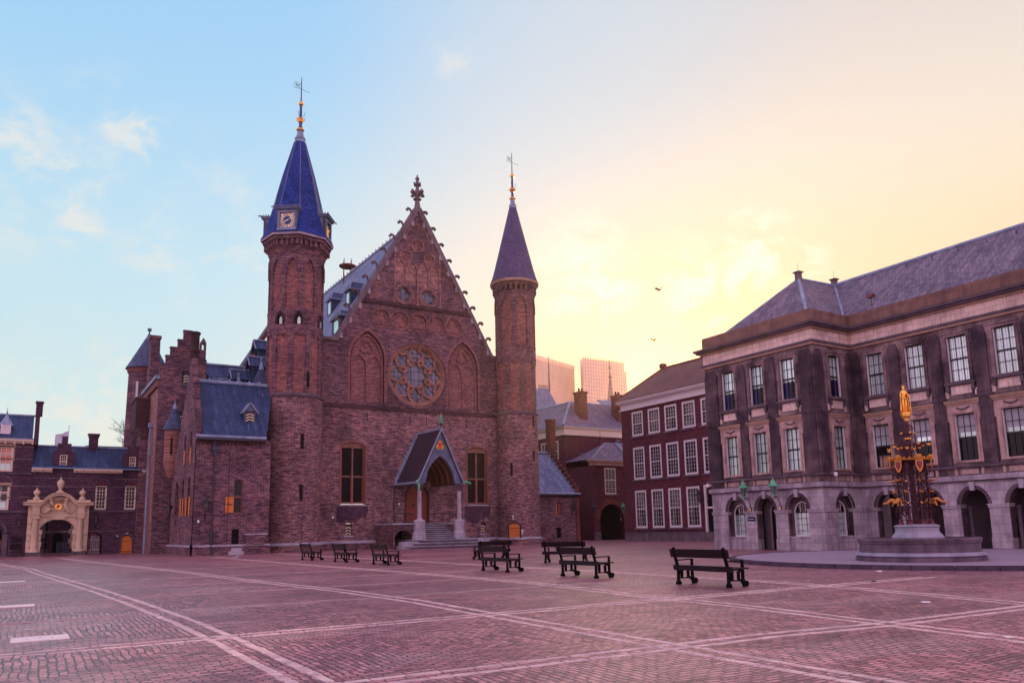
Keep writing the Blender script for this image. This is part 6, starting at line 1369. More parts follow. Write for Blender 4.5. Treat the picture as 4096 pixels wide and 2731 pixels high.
# arcaded ground floor
def arc_poly(c, hw, z0, zi, rise, n=14): return [(c-hw,z0),(c+hw,z0)]+[(c+hw*math.cos(PI*i/n), zi+rise*math.sin(PI*i/n)) for i in range(n+1)]
def ground(T, u0, u1, centres, hw, wing, doors=()):
    MB().plate(T, rect(u0,u1,0,3.44), [arc_poly(c, hw, 0, 2.24, .86) for c in centres], -.55 if not wing else -.5, 0, rim=False).build('wall', 'arcade_stone', pa)
    edges = sorted(centres)
    mb = MB(); mb2 = MB(); mb3 = MB()
    for c in centres:
        mb.stroke(T, [(c+(hw+.08)*math.cos(PI*i/18), 2.24+.95*math.sin(PI*i/18)) for i in range(19)], .15, -.1, .035)
        mb2.add([T(c-.10,-.1,3.0),T(c+.10,-.1,3.0),T(c+.15,-.1,3.44),T(c-.15,-.1,3.44),T(c-.10,.1,3.0),T(c+.10,.1,3.0),T(c+.15,.12,3.44),T(c-.15,.12,3.44)], [(4,5,6,7),(0,4,7,3),(1,5,6,2),(0,1,5,4)])
    mr = MB()
    for c in centres:
        P_ = [(c-hw,0),(c-hw,2.24)]+[(c-hw*math.cos(PI*i/14), 2.24+.86*math.sin(PI*i/14)) for i in range(1,14)]+[(c+hw,2.24),(c+hw,0)]
        for (a1,b1),(a2,b2) in zip(P_, P_[1:]): mr.add([T(a1+(c-a1)*.012,-.06,b1-.006),T(a2+(c-a2)*.012,-.06,b2-.006),T(a2+(c-a2)*.012,-.56,b2-.006),T(a1+(c-a1)*.012,-.56,b1-.006)], [(0,1,2,3)])
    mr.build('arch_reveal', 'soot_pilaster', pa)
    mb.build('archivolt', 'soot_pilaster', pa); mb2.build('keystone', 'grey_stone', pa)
    bounds = [u0]+[x for c in edges for x in (c-hw, c+hw)]+[u1]
    for i in range(0, len(bounds), 2):
        a, b = bounds[i], bounds[i+1]
        if b-a < .1: continue
        mb3.tb(T, a-.03, b+.03, -.5, .05, 2.12, 2.24); mb3.tb(T, a-.06, b+.06, -.5, .085, 2.24, 2.30)
        mb3.tb(T, a-.02, b+.02, -.5, .05, 0, .62)
    mb3.build('impost', 'arcade_stone', pa)
ground(PVT, PY0, PY1, pvc, .71, False)
ground(PST, PX, WX, [39.35], .71, False)
ground(WVT, 9.0, PY0, [26.2]+wgc[1:], .71, True)
# windows and door inside the pavilion arches
for T, c, kind in ((PVT,34.05,'w'),(PVT,31.8,'d'),(PVT,29.5,'w'),(PST,39.35,'w')):
    mb = MB()
    inner = arc_poly(c, .58, .78, 2.15, .62, 12)
    if kind == 'w':
        mb.plate(T, arc_poly(c, .9, -.0, 2.24, 1.0), [inner], -.54, -.32); mb.build('arch_infill', 'soot_pilaster', pa)
        mb = MB(); mb.tb(T, c-.70, c+.70, -.34, -.1, 0, .70); mb.tb(T, c-.70, c+.70, -.34, -.05, .70, .78); mb.build('apron', 'arcade_stone', pa)
        wn = glazing(pa, T, inner, -.48, 3, 1, .03, .07, 'white_paint', 'pane_curtain')
        mb = MB(); [mb.tb(T, c-.45, c+.45, -.47, -.44, z-.012, z+.012) for z in (1.1,1.45,1.8)]; mb.tb(T, c-.48, c+.48, -.47, -.42, 2.1, 2.16); mb.build('glazing_bar', 'black_iron', wn)
        mb = MB(); mb.plate(T, [(c-.52,2.16),(c+.52,2.16)]+[(c+.52*math.cos(PI*i/12), 2.16+.55*math.sin(PI*i/12)) for i in range(13)], [], -.47, -.465); mb.build('fanlight', 'pane_dark', wn)
        mb = MB(); [mb.stroke(T, [(c,2.18),(c+.44*math.cos(a),2.18+.46*math.sin(a))], .02, -.465, -.45) for a in (PI/4,PI/2,3*PI/4)]; mb.build('fan_bar', 'surround_stone', wn)
    else:
        mb.plate(T, arc_poly(c, .9, 0, 2.24, 1.0), [arc_poly(c-.1, .42, 0, 2.2, .5)], -1.0, -.9); mb.build('arch_infill', 'dark_stone', pa)
        mb = MB(); mb.stroke(T, [(c-.54,0),(c-.54,2.2)]+[(c-.1-.44*math.cos(PI*i/10), 2.2+.5*math.sin(PI*i/10)) for i in range(1, 10)]+[(c+.34,2.2),(c+.34,0)], .05, -.92, -.86); dr_ = mb.build('door', 'surround_stone', pa)
        MB().tb(T, c-.6, c+.4, -1.1, -1.05, 0, 2.75).build('door_leaf', 'dark_opening', dr_)
# arcade walk behind the wing arches
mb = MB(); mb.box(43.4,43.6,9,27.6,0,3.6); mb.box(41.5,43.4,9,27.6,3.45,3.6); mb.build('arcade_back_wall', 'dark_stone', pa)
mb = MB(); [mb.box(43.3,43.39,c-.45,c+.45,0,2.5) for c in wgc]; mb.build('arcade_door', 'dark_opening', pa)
mb = MB(); [mb.lathe(41.75, c+s*.62, [(.14,0),(.14,.2),(.10,.25),(.10,2.0),(.15,2.1),(.15,2.2)], 10) for c in wgc[1:] for s in (1,)]; mb.build('inner_pier', 'basin_stone', pa)
mb = MB(); mb.box(42.6,42.7,20.2,20.9,.6,1.6); mb.build('notice_board', 'dark_opening', pa)
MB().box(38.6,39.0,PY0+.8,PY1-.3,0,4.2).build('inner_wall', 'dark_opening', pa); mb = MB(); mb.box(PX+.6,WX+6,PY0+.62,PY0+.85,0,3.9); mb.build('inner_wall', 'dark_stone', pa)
MB().box(PX+.5,50,PY1-.8,PY1-.3,0,12.4).build('end_wall', 'sooty_stone', pa)
# roofs
mb = MB()
E0=(PX+.35,PY1-.35,13.3); E1=(PX+.35,PY0+.35,13.3)
q_=onX(3194,1116,41.6); rz=(41.6,q_.y,q_.z); q_=onX(3338,1143,46.9); RR=(46.9,q_.y,q_.z)
W0=(WX+.35,PY0+.35,13.3); W1=(WX+.35,8,13.3); R1=(46.9,8,18.0); R0=RR
mb.add([E0,E1,rz,W0,R0,W1,R1,(50,PY1-.35,13.3)], [(0,1,2),(1,3,4,2),(3,5,6,4),(0,2,4,7)])
rr = mb.build('roof', 'slate_grey', pa)
mb = MB(); mb.tube([E1,rz],.11,6); mb.tube([W0,R0],.09,6); mb.tube([rz,R0],.10,6); mb.tube([R0,R1],.15,6); mb.tube([E0,rz],.08,6); mb.build('lead_trim', 'lead', rr)
mb = MB()
for p in (rz, RR): mb.box(p[0]-.16,p[0]+.16,p[1]-.16,p[1]+.16,p[2]-.1,p[2]+.4); mb.box(p[0]-.24,p[0]+.24,p[1]-.24,p[1]+.24,p[2]+.4,p[2]+.48); mb.tube([(p[0],p[1],p[2]+.4),(p[0],p[1],p[2]+1.1)], .012, 4)
mb.build('ridge_block', 'coping_stone', rr)
mb = MB()
for k in range(9):
    t = .82; y = 26.5-k*1.6; mb.tube([(WX+.35+5.55*t,y,13.3+4.7*t+.03),(WX+.2+5.55*t,y,13.3+4.7*t+.18),(WX+.15+5.55*t,y,13.3+4.7*t-.05)], .02, 4)
mb.build('roof_hook', 'black_iron', rr)
mb = MB(); q = onX(3487,1190,41.7); mb.tube([(41.7,q.y,13.4),(41.6,q.y,q.z)], .02, 5); fl = mb.build('floodlight', 'black_iron'); tag(fl, 'small floodlight on a bent arm above the palace parapet', 'lamp'); 
mb = MB(); mb.box(41.45,41.75,q.y-.2,q.y+.2,q.z-.02,q.z+.18); mb.build('lamp_head', 'bronze_light', fl)
mb = MB(); mb.lathe(WX-.3, PY0-.6, [(0,4.35),(.1,4.42),(.1,4.55),(0,4.6)], 10)
mb = MB(); mb.tube([(PX+.7,PY0,4.3),(PX+.7,PY0-.35,4.25)], .02, 5); mb.lathe(PX+.7, PY0-.38, [(0,4.02),(.1,4.1),(.11,4.24),(.04,4.3)], 10); cc = mb.build('security_camera', 'plaque_white'); tag(cc, 'white dome camera on the short side of the stone pavilion', 'camera')
mb = MB(); mb.tube([(PX,PY1-.1,4.05),(PX-.3,PY1+.0,4.05)], .02, 5); mb.lathe(PX-.34, PY1, [(0,3.86),(.1,3.94),(.11,4.06),(.04,4.12)], 10); cc = mb.build('security_camera', 'plaque_white'); tag(cc, 'white dome camera at the far corner of the stone pavilion beside the brick town house', 'camera')
# sign on the pavilion pier
sg = thing('wall_sign', 'dark blue name plate with white lettering and white lower edge on the pavilion pier', 'sign', (37.45,32.85,1.8))
mb = MB(); mb.tb(PVT, 32.58, 33.12, .06, .085, 1.66, 1.97); pl = mb.build('sign_plate', 'sign_navy', sg)
mb = MB(); mb.tb(PVT, 32.58, 33.12, .06, .095, 1.61, 1.66); mb.build('lower_edge', 'plaque_white', sg)
fc = bpy.data.curves.new('lettering', 'FONT'); fc.body = 'Tweede Kamer'; fc.size = .068; fc.extrude = .002; fc.align_x = 'CENTER'; fc.align_y = 'CENTER'
fo = bpy.data.objects.new('lettering', fc); C.objects.link(fo)
bpy.context.view_layer.update()
me = bpy.data.meshes.new_from_object(fo); bpy.data.objects.remove(fo)
lo_ = bpy.data.objects.new('lettering', me); C.objects.link(lo_); me.materials.clear(); me.materials.append(M['plaque_white']); lo_.parent = sg
lo_.matrix_local = Matrix.Translation(Vector((37.41-37.45, 0, .03))) @ Matrix(((0,0,-1,0),(-1,0,0,0),(0,1,0,0),(0,0,0,1)))

# ================================================================== FOUNTAIN
fo_ = thing('fountain', 'round stone fountain basin carrying a dark wrought-iron cage tower with gilded ornaments', 'fountain', (FX0,FY0,0))
ca = FX0, FY0
def L(name, prof, mat, par=fo_, n=48, smooth=True): mb = MB(); mb.lathe(*ca, prof, n); return mb.build(name, mat, par, smooth=smooth)
L('base', [(2.10,.12),(2.10,.28),(2.04,.30)], 'basin_stone'); L('base_moulding', [(2.0,.29),(2.09,.33),(2.08,.38),(2.0,.42),(1.98,.44)], 'basin_base_stone')
mb = MB(); mb.lathe(*ca, [(1.97,.43),(1.93,.50),(1.93,.74),(1.97,.76),(1.97,.80),(1.99,.82),(1.99,.92),(1.78,.93),(1.76,.70),(0,.68)], 64); mb.build('basin', 'basin_stone', fo_, smooth=True)
mb = MB(); mb.lathe(*ca, [(0,.84),(1.765,.84)], 48); mb.build('water', 'water', fo_)
L('pedestal', [(.86,.66),(.86,.96),(.82,1.0),(.80,1.04),(.74,1.10),(.72,1.16),(.72,1.28),(.75,1.31),(.75,1.35),(.62,1.39)], 'basin_base_stone', n=16)
# cage: lower columns
mb = MB(); NC = 8
for k in range(NC):
    a = 2*PI*k/NC+.2; x, y = ca[0]+.52*math.sin(a), ca[1]-.52*math.cos(a); mb.tube([(x,y,1.4),(x,y,3.62)], .028, 6)
    a += PI/NC; x, y = ca[0]+.30*math.sin(a), ca[1]-.30*math.cos(a); mb.tube([(x,y,1.4),(x,y,3.62)], .022, 6)
mb.tube([(ca[0],ca[1],1.4),(ca[0],ca[1],5.2)], [.11,.075], 10); mb.build('cage_column', 'bronze', fo_)
mb = MB()
for k in range(NC):
    a = 2*PI*k/NC+.2; x, y = ca[0]+.52*math.sin(a), ca[1]-.52*math.cos(a); mb.lathe(x, y, [(.09,1.38),(.09,1.44),(.06,1.47),(.07,1.53),(.03,1.56)], 8)
mb.build('column_base', 'bronze_light', fo_)
random.seed(3)
def curl(mb, cx, cy, a, r0, z0, dr, dz, r=.010, flip=1):
    P = []
    for i in range(9):
        t = i/8; rr = r0+dr*math.sin(t*PI*.75); zz = z0+dz*(t-.12*math.sin(t*2*PI*1.0)*flip); P.append((cx+rr*math.sin(a+.12*math.sin(t*PI)), cy-rr*math.cos(a+.12*math.sin(t*PI)), zz))
    mb.tube(P, r, 4)
mb = MB()
for z in (1.56,2.02,2.16,2.9,2.96): 
    r = .55; mb.tube([(ca[0]+r*math.sin(2*PI*i/24), ca[1]-r*math.cos(2*PI*i/24), z) for i in range(25)], .014, 4)
for k in range(NC):
    for j, (z0, dz) in enumerate(((1.6,.42),(1.8,.3),(2.2,.35),(2.4,.3),(2.6,.35),(3.0,.3),(3.15,.42))):
        for s in (-1, 1):
            a = 2*PI*k/NC+.2+s*.14; curl(mb, *ca, a, .48, z0, .10 if j % 2 else .16, dz, .011, s); curl(mb, *ca, a+.2, .34, z0+.1, .14, dz*.8, .010, -s)
    a = 2*PI*k/NC+.2; Tn = ROT(ca[0], ca[1], a)
    for z0, z1 in ((1.62,2.0),(2.22,2.86),(3.0,3.55)):
        for s in (-1, 1):
            mb.tube([Tn(s*.0,.50,z0),Tn(s*.14,.50,z0+(z1-z0)*.3),Tn(s*.04,.50,z0+(z1-z0)*.55),Tn(s*.15,.50,z0+(z1-z0)*.8),Tn(0,.50,z1)], .011, 4)
mb.build('scrollwork', 'bronze', fo_)
def blossom(p, a, s=.07):
    mb = MB(); cx, cy, cz = p; ox, oy = math.sin(a), -math.cos(a)
    mb.lathe(cx, cy, [(0,cz-s*.5),(s*.5,cz-s*.1),(s*.45,cz+s*.5),(0,cz+s*.9)], 6)
    for k in range(5):
        b = 2*PI*k/5+a; mb.tube([(cx,cy,cz),(cx+s*.9*math.sin(b),cy+s*.9*math.cos(b),cz+s*.5),(cx+s*1.15*math.sin(b),cy+s*1.15*math.cos(b),cz+s*1.4)], [s*.22,s*.26,s*.06], 5)
    return mb
for k in range(NC):
    a = 2*PI*k/NC+.2
    for r, z, s in ((.64,2.52,.065),):
        p = (ca[0]+r*math.sin(a), ca[1]-r*math.cos(a), z)
        blossom(p, a, s).build('gilded_flower', 'dull_gilt', fo_)
for k in range(6):
    a = 2*PI*k/6+.35+PI/2*0
    Tn = ROT(ca[0], ca[1], a); mb = MB() # gilded water-spouting beasts
    if k in (1, 4, 0, 3):
        mb.tube([Tn(0,.50,2.14),Tn(0,.62,2.26),Tn(0,.76,2.27),Tn(0,.90,2.17),Tn(0,1.02,2.13)], [.03,.07,.075,.05,.03], 7); mb.tube([Tn(0,.95,2.17),Tn(0,1.03,2.14)], .045, 6)
        mb.tube([Tn(-.05,.68,2.22),Tn(-.08,.72,2.05)], .02, 5); mb.tube([Tn(.05,.68,2.22),Tn(.08,.72,2.05)], .02, 5); mb.build('gilded_spout', 'dull_gilt', fo_, smooth=True)
    mb = MB(); mb.tube([Tn(0,.50,2.92),Tn(0,.66,2.95),Tn(0,.80,2.92)], [.03,.045,.02], 6); mb.tube([Tn(-.04,.7,2.95),Tn(0,.74,3.0),Tn(.04,.7,2.95)], .018, 5); mb.build('gilded_spout', 'dull_gilt', fo_, smooth=True)
mb = MB()
for k in range(8):
    a = 2*PI*k/8+.2; Tn = ROT(ca[0], ca[1], a); mb.tb(Tn, -.035, .035, .52, .565, 2.13, 2.19); mb.tb(Tn, -.03, .03, .53, .57, 2.9, 2.96)
mb.build('gilded_collar', 'dull_gilt', fo_)
# upper ring with shields
mb = MB(); mb.lathe(*ca, [(.60,3.66),(.64,3.67),(.65,3.72),(.62,3.73),(.50,3.72),(.50,3.66),(.60,3.66)], 24); [mb.tb(ROT(ca[0],ca[1],2*PI*k/24), -.03, .03, .62, .665, 3.74, 3.77) for k in range(24)]; mb.build('ring', 'dull_gilt', fo_)
mb = MB(); mb.lathe(*ca, [(.55,3.55),(.62,3.62)], 24); mb.build('ring_soffit', 'bronze', fo_)
for k in range(6):
    a = 2*PI*k/6-.25-.35; Tn = ROT(ca[0], ca[1], a); mb = MB()
    mb.solid(lambda u, d, z: Tn(u, d, z), [(-.13,3.66),(.13,3.66),(.13,3.45),(.07,3.3),(0,3.22),(-.07,3.3),(-.13,3.45)], .66, .685); sh_ = mb.build('shield', 'dull_gilt', fo_)
    mb = MB(); mb.solid(Tn, [(-.095,3.62),(.095,3.62),(.095,3.46),(0,3.29),(-.095,3.46)], .685, .69); cf = mb.build('shield_field', 'bronze_light', sh_)
    mb = MB(); mb.tube([Tn(-.03,.695,3.38),Tn(.02,.7,3.46),Tn(-.02,.7,3.56)], .018, 5); mb.build('charge', 'sign_red', cf)
    mb = MB(); mb.lathe(*Tn(0,.67,0)[:2], [(.05,3.66),(.09,3.70),(.11,3.84),(.06,3.86)], 8); mb.build('lamp_cup', 'gold', fo_, smooth=True)
# crown of branches
mb = MB()
for k in range(10):
    a = 2*PI*k/10+.1
    for r0, dr, z0, dz in ((.10,.55,3.75,.75),(.10,.42,3.9,.5)):
        P = [(ca[0]+(r0+dr*t)*math.sin(a+.2*math.sin(3*t)), ca[1]-(r0+dr*t)*math.cos(a+.2*math.sin(3*t)), z0+dz*(1-(1-t)**2)*(1-.35*t)) for t in [i/7 for i in range(8)]]; mb.tube(P, .013, 4)
    curl(mb, *ca, a, .3, 3.75, .18, .45, .012, 1); curl(mb, *ca, a+.3, .14, 4.1, .16, .45, .011, -1)
    P = [(ca[0]+r*math.sin(a), ca[1]-r*math.cos(a), z) for r, z in ((.08,4.2),(.2,4.3),(.26,4.5),(.2,4.66),(.12,4.62),(.14,4.5))]; mb.tube(P, .012, 4)
    P = [(ca[0]+r*math.sin(a+.3), ca[1]-r*math.cos(a+.3), z) for r, z in ((.07,4.6),(.16,4.68),(.2,4.86),(.14,4.98),(.08,4.93))]; mb.tube(P, .012, 4)
mb.build('branch', 'bronze', fo_)
random.seed(5)
for k in range(10):
    a = 2*PI*k/10+.1+.2*math.sin(3)
    r = .66+random.uniform(-.04,.06); z = 4.02+random.uniform(0,.22); blossom((ca[0]+r*math.sin(a), ca[1]-r*math.cos(a), z), a, .055).build('gilded_flower', 'gold', fo_)
    if k % 2: blossom((ca[0]+.36*math.sin(a), ca[1]-.36*math.cos(a), 4.05+.06*(k % 3)), a, .05).build('gilded_flower', 'gold', fo_)
for k in range(5):
    a = 2*PI*k/5+.6; blossom((ca[0]+.24*math.sin(a), ca[1]-.24*math.cos(a), 4.66), a, .04).build('gilded_flower', 'gold', fo_)
L('gilded_collar', [(.08,4.42),(.15,4.45),(.15,4.5),(.08,4.53)], 'gold', n=10)
L('statue_plinth', [(.06,5.08),(.08,5.12),(.08,5.2),(.13,5.24),(.15,5.3),(.17,5.32),(.17,5.36),(.19,5.38),(.19,5.43)], 'gold', n=8)
# the gilded king: body as one mesh, crown, mantle and staff as parts
def skin(name, joints, edges, radii, mat, parent, sub=2):
    me = bpy.data.meshes.new(name); o = bpy.data.objects.new(name, me); C.objects.link(o); o.parent = parent
    me.from_pydata([Vector(j)-ORG[parent.name] for j in joints], edges, [])
    bpy.context.view_layer.objects.active = o
    md = o.modifiers.new('skin', 'SKIN'); 
    for i, r in enumerate(radii): me.skin_vertices[0].data[i].radius = (r, r*.85) if not isinstance(r, tuple) else r
    me.skin_vertices[0].data[0].use_root = True
    o.modifiers.new('sub', 'SUBSURF').levels = sub; o.modifiers['sub'].render_levels = sub
    dg = bpy.context.evaluated_depsgraph_get(); ev = o.evaluated_get(dg); m2 = bpy.data.meshes.new_from_object(ev); o.modifiers.clear(); o.data = m2
    for p in m2.polygons: p.use_smooth = True
    m2.materials.clear(); m2.materials.append(M[mat]); ORG[o.name] = ORG[parent.name]; return o
Zb = 5.43; Tk = ROT(ca[0], ca[1], R(-40), Zb)              # faces the camera's right
def K(u, d, z): return Tk(u, d, z)
st = thing('king_statue', 'gilded crowned figure in a long mantle standing on top of the fountain', 'statue', (ca[0],ca[1],Zb))
J = [K(0,0,.52),K(0,0,.66),K(0,.01,.78),K(0,.01,.84),K(0,.015,.92),K(-.045,.0,.50),K(-.05,.02,.27),K(-.05,.0,.03),K(-.05,.06,.02),K(.045,0,.50),K(.05,.02,.27),K(.055,.0,.03),K(.06,.06,.02),
     K(-.09,.0,.77),K(-.125,.02,.62),K(-.06,.09,.53),K(.09,.0,.77),K(.13,.03,.64),K(.17,.09,.60)]
skin('body', J, [(0,1),(1,2),(2,3),(3,4),(0,5),(5,6),(6,7),(7,8),(0,9),(9,10),(10,11),(11,12),(2,13),(13,14),(14,15),(2,16),(16,17),(17,18)], [.075,.075,.07,.03,.045,.05,.038,.026,.02,.05,.038,.026,.02,.04,.032,.02,.04,.032,.02], 'gold', st)
mb = MB(); mb.lathe(*K(0,.015,0)[:2], [(0,Zb+.83),(.035,Zb+.85),(.046,Zb+.90),(.043,Zb+.95),(.02,Zb+.98),(0,Zb+.985)], 12); mb.lathe(*K(0,.058,0)[:2], [(0,Zb+.895),(.009,Zb+.9),(0,Zb+.915)], 6); mb.build('head', 'gold', st, smooth=True)
mb = MB(); mb.lathe(*K(0,.01,0)[:2], [(.044,Zb+.945),(.048,Zb+.985),(.042,Zb+.985),(.04,Zb+.95)], 12); [mb.tube([K(.046*math.cos(a),.01+.046*math.sin(a),.98),K(.05*math.cos(a),.01+.05*math.sin(a),1.02)], [.012,.003], 5) for a in [k*PI/3 for k in range(6)]]; mb.build('crown', 'gold', st)
mb = MB(); rows_ = []
for z, r in ((.80,.085),(.70,.13),(.5,.135),(.3,.145),(.12,.15),(.02,.155)):
    rows_.append([K((r+.012*math.sin(i*2.1+z*9))*math.sin(R(70+i*22)), (r*.75+.010*math.cos(i*2.6))*math.cos(R(70+i*22)), z) for i in range(11)])
mb.add([p for r in rows_ for p in r], [(i*11+j, i*11+j+1, (i+1)*11+j+1, (i+1)*11+j) for i in range(5) for j in range(10)]); mt = mb.build('mantle', 'gold', st, smooth=True)
sm = mt.modifiers.new('thick', 'SOLIDIFY'); sm.thickness = .014
mb = MB(); mb.tube([K(.175,.095,.0),K(.17,.09,.66)], .009, 6); mb.tube([K(.145,.09,.585),K(.195,.09,.585)], .008, 6); mb.build('sword', 'gold', st)
mb = MB(); mb.tube([K(-.08,.07,.74),K(0,.09,.62),K(.08,.07,.5)], .012, 6); mb.build('belt', 'gold', st)

# ================================================================== BENCHES
def bench_side(T, z_, mbx=None):
    pass
def make_bench():
    """local frame: length along Y, looks towards +X"""
    b = thing('bench', 'x', 'bench', (0,0,0)); L_ = 2.0
    for i, y in enumerate((-.86, .86)):
        T = lambda u, d, z, y=y: (u, y+d, z)
        mb = MB() # rear post, leaning back, with rounded head and foot
        mb.solid(T, [(-.02,.0),(.08,.0),(.075,.06),(.05,.12),(.055,.42),(-.06,.80),(-.085,.93),(-.10,.96),(-.135,.95),(-.14,.90),(-.11,.78),(.0,.42),(-.005,.12)], -.035, .035)
        mb.solid(T, [(-.04,0),(.09,0),(.085,.05),(.06,.09),(-.01,.09),(-.035,.05)], -.05, .05)
        mb.build('leg', 'bench_iron', b)
        mb = MB() # front post with turned edge, curved foot and wheel
        fr = [(.50,.12),(.555,.12),(.56,.18),(.545,.22),(.562,.26),(.545,.30),(.56,.34),(.55,.39),(.55,.42),(.49,.42),(.49,.20)]
        mb.solid(T, fr, -.03, .03)
        mb.solid(T, [(.40,.17),(.50,.20),(.56,.16),(.60,.06),(.60,0),(.52,0),(.50,.07),(.46,.12),(.40,.135)], -.03, .03)
        mb.build('leg', 'bench_iron', b)
        mb = MB(); mb.solid(T, circ(.62,.075,.075,18), -.028, .028); mb.solid(T, circ(.62,.075,.03,10), -.045, .045); mb.build('wheel', 'bench_iron', b)
        mb = MB(); mb.solid(T, [(.03,.145),(.42,.145),(.42,.175),(.03,.175)], -.02, .02); mb.solid(T, [(.02,.36),(.16,.36),(.18,.40),(.38,.40),(.40,.36),(.52,.36),(.52,.43),(.0,.43)], -.03, .03)
        for u in (.145,.37): mb.solid(T, [(u-.035,.17),(u+.035,.17),(u+.04,.38),(u-.04,.38)], -.022, .022)
        mb.build('side_frame', 'bench_iron', b)
        mb = MB(); mb.solid(T, [(-.06,.635),(.50,.645),(.545,.64),(.555,.60),(.545,.56),(.555,.50),(.545,.43),(.50,.43),(.495,.52),(.50,.60),(.48,.615),(-.05,.605)], -.028, .028); mb.build('armrest', 'bench_iron', b)
    mb = MB()
    for u0, u1 in ((.03,.17),(.185,.32),(.335,.47),(.485,.60)): mb.box(u0, u1, -L_/2, L_/2, .43, .465)
    mb.box(.0,.03,-L_/2,L_/2,.365,.50); mb.build('seat', 'bench_paint', b)
    mb = MB(); T = lambda u, d, z: (u, d, z)
    mb.solid(T, [(-.085,.70),(-.05,.695),(-.10,.905),(-.135,.91)], -L_/2, L_/2); mb.solid(T, [(-.01,.39),(.03,.39),(.02,.50),(-.02,.50)], -L_/2, L_/2)
    mb.build('backrest', 'bench_paint', b)
    return b
bn = make_bench()
BG = 'dark park benches standing on the square'
spots = [(14.58,14.5,0.,'nearest bench, dark wood and iron, seen from behind left of the fountain platform'),
 (14.62,19.75,0.,'front bench of the middle pair, standing just before a violet-backed bench'),
 (14.57,24.75,0.,'front bench of the pair straight before the orange tower door'),
 (20.6,35.0,R(90),'rear bench before the orange tower door, mostly hidden by the bench in front'),
 (20.2,28.3,R(38),'violet-sheened rear bench turned away, behind the second bench from the right'),
 (14.05,34.2,0.,'dark bench left of the porch steps, nearest of the three small benches'),
 (13.85,39.0,0.,'middle one of the three small dark benches before the hall front'),
 (13.6,43.8,0.,'farthest of the three small dark benches, in front of the clock tower foot')]
for i, (x, y, a, lb) in enumerate(spots):
    o = bn if i == 0 else copy_tree(bn)
    o.location = (x, y, 0); o.rotation_euler = (0, 0, a); o['label'] = lb; o['category'] = 'bench'; o['group'] = BG

# ================================================================== LANTERNS
def make_lantern(green):
    """local frame: the wall is at y = 0, the lantern hangs at y = -0.55"""
    l = thing('wall_lantern', 'x', 'lantern', (0,0,0)); mc = 'copper_green' if green else 'black_iron'; yy = -.55
    mb = MB(); mb.lathe(0, yy, [(.09,.30),(.24,.82),(.25,.84)], 6, PI/6); mb.build('glass', 'lantern_glass', l)
    mb = MB()
    for k in range(6):
        a = PI/6+k*PI/3; mb.tube([(.095*math.sin(a),yy-.095*math.cos(a),.30),(.25*math.sin(a),yy-.25*math.cos(a),.84)], .016, 4)
    mb.lathe(0, yy, [(.12,.24),(.12,.30),(.06,.31)], 6, PI/6); mb.build('frame', mc, l)
    mb = MB(); mb.lathe(0, yy, [(.30,.83),(.31,.87),(.24,.93),(.15,1.02),(.14,1.14),(.10,1.20),(.04,1.22),(.03,1.26),(.055,1.30),(.03,1.35),(0,1.36)], 6, PI/6)
    for k in range(6): a = PI/6+k*PI/3; mb.lathe(.29*math.sin(a), yy-.29*math.cos(a), [(.035,.86),(.05,.92),(0,.96)], 5)
    mb.build('cap', mc, l, smooth=False)
    mb = MB(); mb.tube([(0,yy,.26),(0,yy,.16),(0,yy+.08,.12)], .03, 5); mb.tube([(0,yy-.05,.24),(0,0,.24)], .014, 4); mb.tube([(0,yy+.02,.12),(0,yy+.18,.20),(0,yy+.36,.10),(0,yy+.48,-.12),(0,yy+.52,-.45)], [.02,.026,.026,.024,.03], 6); mb.box(-.05,.05,-.05,.01,-.62,-.40); mb.build('bracket', 'black_iron', l)
    if green: mb = MB(); mb.box(-.03,.03,-.075,-.05,-.60,-.42); mb.tube([(0,-.16,.12),(0,-.09,-.02)], .022, 5); mb.build('gilding', 'gold', l)
    return l
lb_ = make_lantern(False); lg_ = make_lantern(True)
def put(src, first, x, y, z, a, s, lb, grp):
    o = src if first else copy_tree(src); o.location = (x,y,z); o.rotation_euler = (0,0,a); o.scale = (s,s,s); o['label'] = lb; o['group'] = grp
LGp = 'black wall lanterns on brackets'
put(lb_, True, 11.46, 62.0, 3.05, 0, .95, 'black lantern on the front of the corner house beside its downpipe', LGp)
put(lb_, False, 10.65, 69.8, 2.95, -PI/2, 1., 'black lantern on the west side of the corner house, before the dark recess', LGp)
put(lb_, False, -.34, 80.0, 2.35, 0, .8, 'black lantern left of the sandstone gate portal', LGp)
put(lb_, False, 5.5, 80.0, 2.45, 0, .8, 'black lantern right of the sandstone gate portal, above the small arch', LGp)
put(lb_, False, 48.9, 67.0, 3.1, 0, 1., 'black lantern on the low annex right of the round tower', LGp)
put(lb_, False, 57.6, 74.9, 3.0, 0, 1.1, 'black lantern left of the dark passage gateway', LGp)
put(lb_, False, 56.0, 54.9, 3.5, -PI/2, 1.1, 'black lantern on the brick town house beside its white door', LGp)
LGg = 'green copper lanterns on the stone pavilion'
put(lg_, True, 37.45, 32.85, 2.88, -PI/2, .95, 'green copper lantern left of the pavilion doorway, above the blue name plate', LGg)
put(lg_, False, 37.45, 30.62, 2.88, -PI/2, .95, 'green copper lantern right of the pavilion doorway', LGg)
put(lg_, False, 62.1, 74.9, 3.0, 0, 1.1, 'lantern with green cap right of the dark passage gateway', 'lantern with green cap at the passage')

